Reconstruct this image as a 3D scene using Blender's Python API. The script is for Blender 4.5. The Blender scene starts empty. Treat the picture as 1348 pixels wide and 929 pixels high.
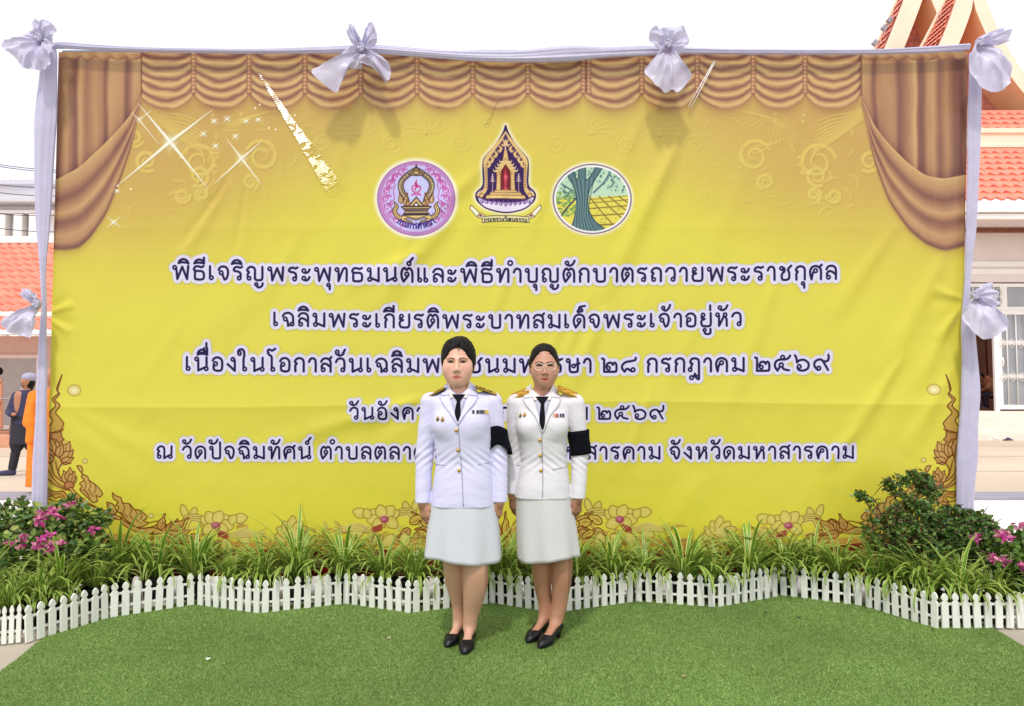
import bpy, bmesh, math, random
import numpy as np
from mathutils import Vector, Matrix
R = math.radians
random.seed(7); RNG = np.random.default_rng(7)
SC = bpy.context.scene
COL = SC.collection

# ------------------------------------------------------------------ camera, sky, sun, exposure
F = 973.0; PITCH = R(2.86); CAMH = 1.35
cam = bpy.data.cameras.new('camera'); camo = bpy.data.objects.new('camera', cam); COL.objects.link(camo)
cam.sensor_width = 36; cam.lens = 36 * F / 1348; cam.clip_end = 3000; cam.clip_start = .05
camo.location = (0, 0, CAMH); camo.rotation_euler = (R(90) + PITCH, 0, 0); SC.camera = camo
SUN_EL = R(58); SUN_AZ = R(192)          # azimuth measured clockwise from +Y: behind the camera, a little to the left
SUN_DIR = Vector((math.sin(SUN_AZ) * math.cos(SUN_EL), math.cos(SUN_AZ) * math.cos(SUN_EL), math.sin(SUN_EL)))
world = bpy.data.worlds.new('World'); SC.world = world; world.use_nodes = True
_n = world.node_tree.nodes; _l = world.node_tree.links
_sky = _n.new('ShaderNodeTexSky'); _sky.sky_type = 'NISHITA'; _sky.sun_disc = False
_sky.sun_elevation = SUN_EL; _sky.sun_rotation = SUN_AZ
_sky.air_density = 1.0; _sky.dust_density = 2.0; _sky.ozone_density = 1.0
_mx = _n.new('ShaderNodeMix'); _mx.data_type = 'RGBA'; _mx.inputs[0].default_value = .8          # high white overcast in front of the blue
_cn = _n.new('ShaderNodeTexNoise'); _cn.inputs['Scale'].default_value = 2.2; _cn.inputs['Detail'].default_value = 5
_cr = _n.new('ShaderNodeValToRGB'); _cr.color_ramp.elements[0].color = (6.9, 7.0, 7.4, 1); _cr.color_ramp.elements[1].color = (8.6, 8.6, 8.8, 1)
_l.new(_cn.outputs[0], _cr.inputs[0]); _l.new(_sky.outputs[0], _mx.inputs[6]); _l.new(_cr.outputs[0], _mx.inputs[7])
_l.new(_mx.outputs[2], _n['Background'].inputs[0]); _n['Background'].inputs[1].default_value = 0.15
sl = bpy.data.lights.new('sun', 'SUN'); so = bpy.data.objects.new('sun', sl); COL.objects.link(so)
sl.energy = 1.7; sl.angle = R(5); sl.color = (1, .96, .9)
so.rotation_euler = SUN_DIR.to_track_quat('Z', 'Y').to_euler(); so.location = (-3, -6, 12)
SC.view_settings.view_transform = 'Standard'; SC.view_settings.look = 'None'
SC.view_settings.exposure = 0.15; SC.view_settings.gamma = 1

# ------------------------------------------------------------------ helpers
def ray(px, py):
    dx = (px - 674) / F; dy = -(py - 464.5) / F
    return Vector((dx, math.cos(PITCH) - math.sin(PITCH) * dy, math.sin(PITCH) + math.cos(PITCH) * dy))
def P(px, py, Y):
    d = ray(px, py); t = Y / d.y
    return Vector((d.x * t, Y, CAMH + d.z * t))
def G(px, py, z=0.0):
    d = ray(px, py); t = (z - CAMH) / d.z
    return Vector((d.x * t, d.y * t, z))
def lin(c):
    c = np.asarray(c, dtype=np.float64) / 255.0
    return np.where(c <= .04045, c / 12.92, ((c + .055) / 1.055) ** 2.4)
def L(r, g, b): return tuple(float(v) for v in lin((r, g, b))) + (1,)

MATS = {}
def mat(name, col, rough=.6, spec=.4, var=0.0, vscale=8, bump=0.0, bscale=60, metal=0, sheen=0, trans=0.0, coat=0, detail=4, var2=None, sss=0):
    if name in MATS: return MATS[name]
    m = bpy.data.materials.new(name); m.use_nodes = True; MATS[name] = m
    nt = m.node_tree; n = nt.nodes; l = nt.links; b = n['Principled BSDF']
    b.inputs['Base Color'].default_value = col; b.inputs['Roughness'].default_value = rough
    b.inputs['Specular IOR Level'].default_value = spec; b.inputs['Metallic'].default_value = metal
    b.inputs['Sheen Weight'].default_value = sheen; b.inputs['Coat Weight'].default_value = coat
    if sss:
        b.inputs['Subsurface Weight'].default_value = sss; b.inputs['Subsurface Radius'].default_value = (.012, .005, .003)
        b.inputs['Subsurface Scale'].default_value = .6
    tc = n.new('ShaderNodeTexCoord')
    if var > 0:
        t = n.new('ShaderNodeTexNoise'); t.inputs['Scale'].default_value = vscale; t.inputs['Detail'].default_value = detail
        l.new(tc.outputs['Object'], t.inputs['Vector'])
        rp = n.new('ShaderNodeValToRGB'); c = np.array(col[:3])
        lo = c * (1 - var); hi = np.clip(c * (1 + var), 0, .95) if var2 is None else np.array(var2[:3])
        rp.color_ramp.elements[0].position = .3; rp.color_ramp.elements[1].position = .7
        rp.color_ramp.elements[0].color = (*lo, 1); rp.color_ramp.elements[1].color = (*hi, 1)
        l.new(t.outputs['Fac'], rp.inputs[0]); l.new(rp.outputs[0], b.inputs['Base Color'])
    if bump > 0:
        t2 = n.new('ShaderNodeTexNoise'); t2.inputs['Scale'].default_value = bscale; t2.inputs['Detail'].default_value = 5
        l.new(tc.outputs['Object'], t2.inputs['Vector'])
        bp = n.new('ShaderNodeBump'); bp.inputs['Strength'].default_value = bump; bp.inputs['Distance'].default_value = .01
        l.new(t2.outputs['Fac'], bp.inputs['Height']); l.new(bp.outputs[0], b.inputs['Normal'])
    if trans > 0:
        tr = n.new('ShaderNodeBsdfTranslucent'); mx = n.new('ShaderNodeMixShader'); mx.inputs[0].default_value = trans
        src = b.inputs['Base Color'].links
        if src: l.new(src[0].from_socket, tr.inputs[0])
        else: tr.inputs[0].default_value = col
        out = n['Material Output']
        l.new(b.outputs[0], mx.inputs[1]); l.new(tr.outputs[0], mx.inputs[2]); l.new(mx.outputs[0], out.inputs[0])
    return m

def tag(o, label=None, cat=None, group=None, kind=None):
    if label: o['label'] = label
    if cat: o['category'] = cat
    if group: o['group'] = group
    if kind: o['kind'] = kind
    return o
def empty(name, loc=(0, 0, 0), rz=0, label=None, cat=None, group=None):
    o = bpy.data.objects.new(name, None); COL.objects.link(o); o.location = loc; o.rotation_euler = (0, 0, rz)
    o.empty_display_size = .1
    return tag(o, label, cat, group)
def link(name, me, mats, parent=None, loc=(0, 0, 0), smooth=True):
    for m in (mats if isinstance(mats, (list, tuple)) else [mats]): me.materials.append(m)
    o = bpy.data.objects.new(name, me); COL.objects.link(o); o.location = loc
    if parent: o.parent = parent
    if smooth: me.shade_smooth()
    return o
def np_mesh(name, V, Fc, uv=None, mi=None, col=None):
    """fast mesh from numpy: V (n,3); Fc (m,k) faces of one size or list of faces"""
    me = bpy.data.meshes.new(name)
    V = np.asarray(V, dtype=np.float32)
    if isinstance(Fc, np.ndarray):
        m, k = Fc.shape
        me.vertices.add(len(V)); me.vertices.foreach_set('co', V.ravel())
        me.loops.add(m * k); me.loops.foreach_set('vertex_index', Fc.astype(np.int32).ravel())
        me.polygons.add(m); me.polygons.foreach_set('loop_start', np.arange(0, m * k, k, dtype=np.int32))
    else:
        me.from_pydata([tuple(map(float, v)) for v in V], [], [tuple(int(i) for i in f) for f in Fc])
    if mi is not None: me.polygons.foreach_set('material_index', np.asarray(mi, dtype=np.int32))
    me.update(calc_edges=True); me.validate()
    if uv is not None:
        lay = me.uv_layers.new(name='UVMap')
        li = np.zeros(len(me.loops), dtype=np.int32); me.loops.foreach_get('vertex_index', li)
        lay.data.foreach_set('uv', np.asarray(uv, dtype=np.float32)[li].ravel())
    if col is not None:
        a = me.color_attributes.new('Col', 'FLOAT_COLOR', 'POINT')
        a.data.foreach_set('color', np.asarray(col, dtype=np.float32).ravel())
    return me
def grid_faces(nu, nv, wrap=False):
    """vertices indexed i*nv+j, i along u, j along v; wrap closes j"""
    i = np.arange(nu - 1)[:, None]; j = np.arange(nv if wrap else nv - 1)[None, :]
    a = i * nv + j; b = i * nv + (j + 1) % nv; c = (i + 1) * nv + (j + 1) % nv; d = (i + 1) * nv + j
    return np.stack([a, b, c, d], -1).reshape(-1, 4)

class MB:
    """collects shapes into ONE mesh"""
    def __init__(s): s.v = []; s.f = []; s.m = []; s.cm = 0
    def add(s, V, Fs):
        o = len(s.v); s.v += [tuple(map(float, p)) for p in V]
        for f in Fs: s.f.append(tuple(int(i) + o for i in f)); s.m.append(s.cm)
    def box(s, x0, x1, y0, y1, z0, z1):
        V = [(x, y, z) for x in (x0, x1) for y in (y0, y1) for z in (z0, z1)]
        s.add(V, [(0, 1, 3, 2), (4, 6, 7, 5), (0, 4, 5, 1), (2, 3, 7, 6), (0, 2, 6, 4), (1, 5, 7, 3)])
    def obox(s, c, ax, ay, az):
        c = Vector(c); ax, ay, az = Vector(ax), Vector(ay), Vector(az)
        V = [c + ax * i + ay * j + az * k for i in (-1, 1) for j in (-1, 1) for k in (-1, 1)]
        s.add(V, [(0, 1, 3, 2), (4, 6, 7, 5), (0, 4, 5, 1), (2, 3, 7, 6), (0, 2, 6, 4), (1, 5, 7, 3)])
    def tube(s, pts, r, n=8, cap=True, flat=1.0):
        pts = [Vector(p) for p in pts]; rs = r if isinstance(r, (list, tuple)) else [r] * len(pts)
        V = []; up = Vector((0, 0, 1)); prev = None
        for i, p in enumerate(pts):
            t = (pts[min(i + 1, len(pts) - 1)] - pts[max(i - 1, 0)]).normalized()
            if prev is None:
                a = up if abs(t.z) < .9 else Vector((1, 0, 0)); u = t.cross(a).normalized()
            else: u = (prev - t * prev.dot(t)).normalized()
            prev = u; w = t.cross(u)
            for k in range(n):
                an = 2 * math.pi * k / n; V.append(p + u * (math.cos(an) * rs[i]) + w * (math.sin(an) * rs[i] * flat))
        Fs = []
        for i in range(len(pts) - 1):
            for k in range(n): Fs.append((i * n + k, i * n + (k + 1) % n, (i + 1) * n + (k + 1) % n, (i + 1) * n + k))
        if cap: Fs.append(tuple(range(n - 1, -1, -1))); Fs.append(tuple((len(pts) - 1) * n + k for k in range(n)))
        s.add(V, Fs)
    def lathe(s, prof, n=16, c=(0, 0, 0), sx=1, sy=1):
        V = []
        for r, z in prof:
            for k in range(n):
                a = 2 * math.pi * k / n; V.append((c[0] + r * math.cos(a) * sx, c[1] + r * math.sin(a) * sy, c[2] + z))
        Fs = []
        for i in range(len(prof) - 1):
            for k in range(n): Fs.append((i * n + k, i * n + (k + 1) % n, (i + 1) * n + (k + 1) % n, (i + 1) * n + k))
        Fs.append(tuple(range(n - 1, -1, -1))); Fs.append(tuple((len(prof) - 1) * n + k for k in range(n)))
        s.add(V, Fs)
    def ball(s, c, rx, ry=None, rz=None, n=12):
        ry = rx if ry is None else ry; rz = rx if rz is None else rz
        pr = [(max(.02, math.sin(math.pi * i / n)), -math.cos(math.pi * i / n)) for i in range(n + 1)]
        V = []; m = n * 2
        for r, z in pr:
            for k in range(m): V.append((c[0] + rx * r * math.cos(2 * math.pi * k / m), c[1] + ry * r * math.sin(2 * math.pi * k / m), c[2] + rz * z))
        Fs = [(i * m + k, i * m + (k + 1) % m, (i + 1) * m + (k + 1) % m, (i + 1) * m + k) for i in range(n) for k in range(m)]
        Fs.append(tuple(range(m - 1, -1, -1))); Fs.append(tuple(n * m + k for k in range(m)))
        s.add(V, Fs)
    def prism(s, poly, y0, y1):
        """polygon in x,z extruded along y"""
        n = len(poly)
        V = [(p[0], y0, p[1]) for p in poly] + [(p[0], y1, p[1]) for p in poly]
        s.add(V, [tuple(range(n)), tuple(range(2 * n - 1, n - 1, -1))] + [(k, k + n, (k + 1) % n + n, (k + 1) % n) for k in range(n)])
    def strip(s, A, B):
        n = len(A); s.add(list(A) + list(B), [(i, i + 1, n + i + 1, n + i) for i in range(n - 1)])
    def build(s, name, mats, parent=None, smooth=False, bevel=0, solid=0, loc=(0, 0, 0), subd=0, fixn=True):
        me = bpy.data.meshes.new(name); me.from_pydata(s.v, [], s.f)
        me.polygons.foreach_set('material_index', s.m); me.update()
        if fixn:
            bm = bmesh.new(); bm.from_mesh(me); bmesh.ops.recalc_face_normals(bm, faces=bm.faces); bm.to_mesh(me); bm.free()
        o = link(name, me, mats, parent, loc, smooth)
        if solid: md = o.modifiers.new('s', 'SOLIDIFY'); md.thickness = solid; md.offset = 0
        if bevel: md = o.modifiers.new('b', 'BEVEL'); md.width = bevel; md.segments = 2; md.limit_method = 'ANGLE'
        if subd: md = o.modifiers.new('d', 'SUBSURF'); md.levels = subd; md.render_levels = subd
        return o
def spline(pts, n=8):
    """Catmull-Rom through points (any dimension)"""
    p = np.asarray(pts, dtype=np.float64)
    if len(p) < 3: 
        t = np.linspace(0, 1, n + 1)[:, None]; return p[0] * (1 - t) + p[1] * t
    q = np.vstack([2 * p[0] - p[1], p, 2 * p[-1] - p[-2]]); out = []
    for i in range(len(p) - 1):
        a, b, c, d = q[i:i + 4]; t = np.linspace(0, 1, n, endpoint=False)[:, None]
        out.append(.5 * (2 * b + (c - a) * t + (2 * a - 5 * b + 4 * c - d) * t ** 2 + (3 * b - 3 * c + d - a) * t ** 3))
    return np.vstack(out + [p[-1:]])
def fbm2(x, y, seed=0, octv=4):
    """cheap smooth value noise, numpy arrays"""
    r = np.random.default_rng(seed); T = r.random((64, 64)).astype(np.float32); out = 0; a = .5; 
    for o in range(octv):
        xi = np.floor(x).astype(int); yi = np.floor(y).astype(int); fx = x - xi; fy = y - yi
        fx = fx * fx * (3 - 2 * fx); fy = fy * fy * (3 - 2 * fy)
        g = lambda i, j: T[(yi + j) % 64, (xi + i) % 64]
        out = out + a * ((g(0, 0) * (1 - fx) + g(1, 0) * fx) * (1 - fy) + (g(0, 1) * (1 - fx) + g(1, 1) * fx) * fy)
        x = x * 2.03 + 11.3; y = y * 2.03 + 5.7; a *= .5
    return out
# ------------------------------------------------------------------ the printed vinyl: artwork drawn in numpy (design units)
U0, V0, U1, V1, S = 50.0, 58.0, 1292.0, 772.0, 2.5
CW, CH = int((U1 - U0) * S), int((V1 - V0) * S)
class Canvas:
    def __init__(s):
        s.a = np.zeros((CH, CW, 3), np.float32)
        s.U, s.V = np.meshgrid(U0 + (np.arange(CW) + .5) / S, V0 + (np.arange(CH) + .5) / S)
        s.U = s.U.astype(np.float32); s.V = s.V.astype(np.float32)
    def box(s, x0, y0, x1, y1):
        i0 = max(0, int((x0 - U0) * S)); i1 = min(CW, int((x1 - U0) * S) + 2)
        j0 = max(0, int((y0 - V0) * S)); j1 = min(CH, int((y1 - V0) * S) + 2)
        if i1 <= i0 or j1 <= j0: return None
        return slice(j0, j1), slice(i0, i1)
    def blend(s, sl, al, c):
        c = np.asarray(c, np.float32) / 255
        s.a[sl] += (c - s.a[sl]) * al[..., None]
    def dist(s, pts, hw, D=None, pad=4):
        """min over segments of (distance - half width); hw scalar or per point; returns (slices, D)"""
        pts = np.asarray(pts, np.float32); n = len(pts); hw = np.broadcast_to(np.asarray(hw, np.float32), (n,))
        own = D is None
        if own:
            m = float(hw.max()) + pad
            B = s.box(pts[:, 0].min() - m, pts[:, 1].min() - m, pts[:, 0].max() + m, pts[:, 1].max() + m)
            if B is None: return None, None
            D = np.full((B[0].stop - B[0].start, B[1].stop - B[1].start), 99, np.float32); oj, oi = B[0].start, B[1].start
        else: oj = oi = 0; B = None
        for k in range(max(1, n - 1)):
            p, q = pts[k], pts[min(k + 1, n - 1)]; m = max(hw[k], hw[min(k + 1, n - 1)]) + pad
            b = s.box(min(p[0], q[0]) - m, min(p[1], q[1]) - m, max(p[0], q[0]) + m, max(p[1], q[1]) + m)
            if b is None: continue
            u = s.U[b] - p[0]; v = s.V[b] - p[1]; d = q - p; l2 = float(d @ d) + 1e-9
            t = np.clip((u * d[0] + v * d[1]) / l2, 0, 1)
            dd = np.hypot(u - t * d[0], v - t * d[1]) - (hw[k] + (hw[min(k + 1, n - 1)] - hw[k]) * t)
            bb = (slice(b[0].start - oj, b[0].stop - oj), slice(b[1].start - oi, b[1].stop - oi))
            D[bb] = np.minimum(D[bb], dd)
        return B, D
    def stroke(s, pts, w, c, al=1.0, soft=.5):
        w = np.asarray(w, np.float32) / 2
        B, D = s.dist(pts, w, pad=soft * 2 + 1)
        if B is None: return
        s.blend(B, np.clip(.5 - D / (2 * soft), 0, 1) * al, c)
    def curve(s, pts, w, c, al=1.0, soft=.5, n=6):
        p = spline(pts, n)
        if isinstance(w, (list, tuple)): w = np.interp(np.linspace(0, 1, len(p)), np.linspace(0, 1, len(w)), w)
        s.stroke(p, w, c, al, soft)
    def poly(s, pts, c, al=1.0, soft=.5, out=None, ow=.8):
        pts = np.asarray(pts, np.float32); m = soft + 2
        B = s.box(pts[:, 0].min() - m, pts[:, 1].min() - m, pts[:, 0].max() + m, pts[:, 1].max() + m)
        if B is None: return
        u = s.U[B]; v = s.V[B]; ins = np.zeros(u.shape, bool); D = np.full(u.shape, 99, np.float32)
        n = len(pts)
        for k in range(n):
            p, q = pts[k], pts[(k + 1) % n]; d = q - p; l2 = float(d @ d) + 1e-9
            t = np.clip(((u - p[0]) * d[0] + (v - p[1]) * d[1]) / l2, 0, 1)
            D = np.minimum(D, np.hypot(u - p[0] - t * d[0], v - p[1] - t * d[1]))
            if abs(d[1]) > 1e-6:
                cr = ((p[1] > v) != (q[1] > v)) & (u < (v - p[1]) / d[1] * d[0] + p[0]); ins ^= cr
        sd = np.where(ins, -D, D)
        s.blend(B, np.clip(.5 - sd / (2 * soft), 0, 1) * al, c)
        if out is not None: s.blend(B, np.clip(.5 + (ow / 2 - D) / .8, 0, 1), out)
    def ell(s, cx, cy, rx, ry, c, al=1.0, soft=.5, rot=0):
        m = max(rx, ry) + soft * 2 + 1; B = s.box(cx - m, cy - m, cx + m, cy + m)
        if B is None: return
        x = s.U[B] - cx; y = s.V[B] - cy
        if rot: x, y = x * math.cos(rot) + y * math.sin(rot), -x * math.sin(rot) + y * math.cos(rot)
        d = (np.hypot(x / rx, y / ry) - 1) * min(rx, ry)
        s.blend(B, np.clip(.5 - d / (2 * soft), 0, 1) * al, c)
    def glow(s, cx, cy, r, c, al):
        B = s.box(cx - 3 * r, cy - 3 * r, cx + 3 * r, cy + 3 * r)
        if B is None: return
        s.blend(B, al * np.exp(-((s.U[B] - cx) ** 2 + (s.V[B] - cy) ** 2) / r ** 2), c)
cv = Canvas(); U, V = cv.U, cv.V
def mixc(a, b, t): return np.asarray(a, np.float32) * (1 - t[..., None]) + np.asarray(b, np.float32) * t[..., None]
def sstep(a, b, x):
    t = np.clip((x - a) / (b - a), 0, 1); return t * t * (3 - 2 * t)

# ground colour: gold at the top fading into plain yellow
YEL = (228, 217, 80); GOLD = (214, 185, 106); BRZ = (196, 152, 92)
n1 = fbm2(U / 150, V / 120, 3, 3) - .45
t = sstep(330, 150, V + 60 * n1 + 40 * np.cos((U - 670) / 240))
img = mixc(YEL, GOLD, t * .85)
cor = sstep(300, 90, np.hypot((np.minimum(np.abs(U - 150), np.abs(U - 1190))) * .75, V - 130) + 50 * n1)
img = img * (1 - cor[..., None] * .55) + np.asarray(BRZ, np.float32) * cor[..., None] * .55
hal = np.exp(-((U - 700) / 210) ** 2 - ((V - 210) / 70) ** 2) * .35
img = img * (1 - hal[..., None]) + np.asarray((226, 205, 80), np.float32) * hal[..., None]
bl = sstep(560, 700, V) * .4; img = img * (1 - bl[..., None]) + np.asarray((228, 220, 60), np.float32) * bl[..., None]
cv.a[:] = img / 255

# tone-on-tone scrollwork under the valance
def spiral(cx, cy, r, turns=1.6, a0=0, sgn=1, k=1.0):
    th = np.linspace(0, turns * 2 * math.pi, 40); rr = r * (1 - th / th[-1] * .82) * k
    return np.stack([cx + rr * np.cos(a0 + sgn * th), cy + rr * np.sin(a0 + sgn * th)], -1)
def emboss(pts, w, al=.55):
    p = np.asarray(pts); cv.stroke(p + (1.2, 1.6), w, (165, 125, 70), al * .45, 1.2); cv.stroke(p, w, (236, 214, 112), al, .8)
for sx in (0, 1):
    f = lambda x: 1338 - x if sx else x
    for (cx, cy, r, a0, sg) in [(177, 182, 12, .5, 1), (193, 212, 15, 1, 1), (262, 214, 25, 3.4, 1), (345, 206, 22, 3.6, 1), (240, 258, 10, 0, 1), (266, 256, 9, 2, 1), (262, 232, 14, 2, -1), (330, 240, 11, 1, -1)]:
        p = spiral(cx, cy, r, 1.7, a0, sg); p[:, 0] = [f(x) for x in p[:, 0]]; emboss(p, 1 + 4.6 * np.sin(np.linspace(.25, 1, 40) * math.pi) * np.linspace(1, .5, 40), .62)
    for k in range(9):     # acanthus sprays
        q = spline([(186 + k * 2, 134 + k * 3), (215 + 3 * k, 148 + k * 4.5), (240 + 3 * k, 152 + 6 * k), (262 + k, 160 + 6.5 * k)], 6)
        q[:, 0] = [f(x) for x in q[:, 0]]; emboss(q, [1 + 2 * math.sin(math.pi * i / (len(q) - 1)) for i in range(len(q))], .5)
    for k in range(9):
        q = spline([(300 + k * 1.5, 168), (312 + 4 * k, 158 - k), (330 + 6 * k, 160 - 2 * k), (344 + 8 * k, 172 - 4 * k)], 6)
        q[:, 0] = [f(x) for x in q[:, 0]]; emboss(q, 1.4, .32)
    for k in range(8):
        q = spline([(312 + 1.5 * (k - 4), 146 + abs(k - 4)), (309 + 3 * (k - 4), 168), (305 + 6 * (k - 4), 190)], 5); q[:, 0] = [f(x) for x in q[:, 0]]; emboss(q, 1.4, .35)
    for (cx, cy) in [(280, 152), (281, 160), (318, 150), (318, 159), (284, 218), (286, 207), (282, 227)]:
        cv.ell(f(cx), cy, 2.4, 2.4, (232, 208, 120), .6, .8)
    for (ox, oy) in [(470, 178), (560, 176)]:
        for k in range(7):
            an = math.pi * (.05 + .15 * k)
            q = spline([(ox, oy), (ox + 14 * math.cos(an), oy - 12 * math.sin(an)), (ox + 30 * math.cos(an + .25), oy - 22 * math.sin(an + .25))], 5); q[:, 0] = [f(x) for x in q[:, 0]]; emboss(q, 1.8, .33)
        for sg in (-1, 1):
            q = spiral(ox + sg * 46, oy + 12, 13, 1.5, 0, sg); q[:, 0] = [f(x) for x in q[:, 0]]; emboss(q, 1.8, .38)
    for (cx, cy, r) in [(228, 300, 30), (420, 230, 24), (470, 250, 18), (395, 262, 16)]:
        p = spiral(cx, cy, r, 1.8, 1, -1); p[:, 0] = [f(x) for x in p[:, 0]]; emboss(p, np.linspace(2, .8, 40), .22)

rs_ = np.random.default_rng(17)
for sx in (0, 1):          # finer leaf curls filling the upper corners
    for k in range(46):
        x0, y0 = rs_.uniform(180, 470), rs_.uniform(150, 275); a0 = rs_.uniform(0, 6.28); ln = rs_.uniform(12, 30); tw = rs_.uniform(-1.6, 1.6)
        p = np.array([(x0 + ln * t_ * math.cos(a0 + tw * t_), y0 + .8 * ln * t_ * math.sin(a0 + tw * t_)) for t_ in np.linspace(0, 1, 12)])
        if sx: p[:, 0] = 1338 - p[:, 0]
        al = .42 * max(0, 1 - abs(x0 - 260) / 260); emboss(p, .6 + 3.2 * np.sin(np.linspace(0, 1, 12) * math.pi) ** .8, al)
# curtain valance: swags between beaded pleats
DK = np.array((120, 78, 72), np.float32); MD = np.array((178, 132, 98), np.float32); LT = np.array((220, 184, 124), np.float32)
def cloth(v):
    v = np.clip(v, 0, 1)[..., None]
    return np.where(v < .5, DK + (MD - DK) * (v * 2), MD + (LT - MD) * (v * 2 - 1)) / 255
PL = [182, 255, 328, 401.5, 475, 549, 622.5, 695, 768, 845, 918, 991.5, 1060, 1133]
for a, b in zip(PL[:-1], PL[1:]):
    B = cv.box(a - 8, 60, b + 8, 168); u, v = U[B], V[B]
    s_ = (u - a) / (b - a); sag = np.clip(1 - (2 * s_ - 1) ** 2, 0, 1); sag = sag ** .8
    yb = 124 + 20 * sag; wob = (fbm2(u / 26 + a, v / 14, int(a), 2) - .4) * 5
    tt = (v - 66 - 12 * sag + wob) / (58 + 8 * sag)
    ph = tt * 4.9 + .35 * (fbm2(u / 18 + b, v / 11, int(b), 2) - .45); fr = ph - np.floor(ph)
    sh = np.where(fr < .55, .25 + .95 * np.sin(fr / .55 * math.pi / 2) ** 1.3, 1.2 - 1.05 * (fr - .55) / .45)
    sh = .02 + .84 * sh - .42 * (1 - np.clip(sag * 3.2, 0, 1)) + (fbm2(u / 8, v / 8, 5, 2) - .45) * .12
    sh -= .35 * sstep(84, 66, v)
    inside = sstep(yb + 1, yb - 1, v) * ((u >= a) & (u <= b))
    shad = np.exp(-np.clip(v - yb, 0, 99) / 7) * .6 * ((u >= a) & (u <= b)) * (v > yb)
    cv.blend(B, shad, (150, 100, 72))
    cv.a[B] += (cloth(sh) - cv.a[B]) * inside[..., None]
for x in PL[1:-1] + [775]:
    cv.stroke([(x, 66), (x, 122)], 7, (158, 106, 86), .9, 1)
    for k in range(11): cv.ell(x, 71 + k * 5, 2.6, 2.2, (206, 156, 112), .8, .8); cv.ell(x - .6, 70.3 + k * 5, 1.2, .9, (236, 198, 140), .8, .6)
cv.stroke([(772, 66), (772, 122)], 1.2, (110, 64, 56), .8)

# side curtains
def curtain(xs, yu, yl, foldx, foldv, edge, header, dark):
    B = cv.box(min(xs) - 14, 60, max(xs) + 14, 345); u, v = U[B], V[B]
    xd = np.linspace(min(xs) - 30, max(xs) + 30, 600); kr = np.hanning(61); kr /= kr.sum(); sm = lambda q: np.convolve(np.pad(np.interp(xd, xs, q), 30, mode='edge'), kr, 'valid')
    YU = np.interp(u, xd, sm(yu)); YL = np.interp(u, xd, sm(yl))
    ins = (u > min(xs) - 14 if edge > 0 else u < max(xs) + 14)
    xe = max(xs) if edge > 0 else min(xs)
    body = (u <= xe + .5) if edge > 0 else (u >= xe - .5)
    n = (fbm2(u / 9, v / 40, 9, 3) - .45) * .18
    lean = (v - 70) * .035 * (1 - np.clip(np.abs(u - xe) / 120, 0, 1)) * edge
    val = np.interp(u + lean + (fbm2(u / 40, v / 60, 4, 2) - .45) * 6, foldx, foldv) + n
    val -= .35 * np.exp(-np.clip(YU - v, 0, 99) / 9)
    cv.a[B] += (cloth(val) - cv.a[B]) * (body * sstep(YU + 1, YU - 1, v))[..., None]
    tt = np.clip((v - YU) / np.maximum(YL - YU, 3), 0, 1)
    fv = np.interp(tt, [0, .04, .16, .30, .36, .50, .62, .68, .80, .90, .96, 1], [.95, .8, .62, .15, .35, .82, .2, .3, .75, .62, .2, .05]) + n * .8
    fv -= .25 * sstep(40, 0, np.abs(u - xe)) * sstep(160, 190, v)
    cv.blend(B, np.exp(-np.clip(v - YL, 0, 99) / 5) * .55 * body * (v > YL), (150, 108, 66))
    cv.a[B] += (cloth(fv) - cv.a[B]) * (body * sstep(YU - 1, YU + 1, v) * sstep(YL + 1.6, YL - 1.6, v))[..., None]
    sc = 75 + 4 * np.abs(np.sin((u - xe) * math.pi / 20))       # gathered header
    hv = .75 - .5 * np.exp(-np.abs(v - sc) / 1.8) + .1 * np.sin((u - xe) * math.pi / 10)
    cv.a[B] += (cloth(hv) - cv.a[B]) * (body * sstep(sc + 1.5, sc, v))[..., None]
    cv.stroke([(xe, 70), (xe, 126)], 1.6, (110, 66, 50), .8, .8)
curtain([54, 66, 84, 104, 120, 140, 160, 175, 186], [246, 240, 232, 221, 206, 187, 166, 147, 127], [322, 328, 330, 327, 312, 282, 232, 186, 130],
        [54, 70, 76, 88, 96, 100, 106, 114, 126, 135, 140, 146, 163, 168, 172, 178, 186], [.3, .1, .3, .75, .3, .12, .8, .38, .66, .5, .15, .72, .62, .15, .3, .78, .7], 1, 1, 0)
curtain([1134, 1149, 1170, 1197, 1219, 1243, 1274, 1290], [127, 163, 190, 217, 232, 236, 230, 224], [131, 208, 266, 304, 322, 331, 323, 314],
        [1134, 1143, 1149, 1154, 1170, 1176, 1182, 1196, 1204, 1208, 1213, 1220, 1228, 1236, 1246, 1256, 1266, 1275, 1290], [.75, .6, .12, .5, .62, .5, .15, .55, .9, .2, .12, .6, .72, .25, .6, .2, .1, .55, .6], -1, 1, 0)

# sparkles
def star(cx, cy, arms, w):
    cv.glow(cx, cy, w * 1.9, (240, 248, 220), .7)
    for dx, dy in arms:
        p = np.array([(cx + dx * t, cy + dy * t) for t in np.linspace(0, 1, 8)])
        cv.stroke(p + (.8, 1.2), np.linspace(w, .4, 8), (150, 120, 90), .4, 1); cv.stroke(p, np.linspace(w, .4, 8), (252, 250, 232), .95, .7)
star(224, 187, [(56, -42), (-42, -50), (-70, 58), (50, 62)], 4.6)
star(318, 209, [(26, -22), (-20, -26), (-36, 34), (26, 34)], 3)
star(183, 158, [(16, -12), (-10, -10), (26, 32)], 1.6)
for (x, y, r) in [(150, 293, 9), (282, 160, 4), (299, 157, 4.6), (268, 177, 4.6), (324, 160, 3.6), (310, 180, 3.8), (340, 158, 3.4), (284, 193, 4), (154, 252, 2.4)]:
    star(x, y, [(r, -r * .8), (-r, -r * .8), (-r, r * .8), (r, r * .8)], 1.5)
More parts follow.
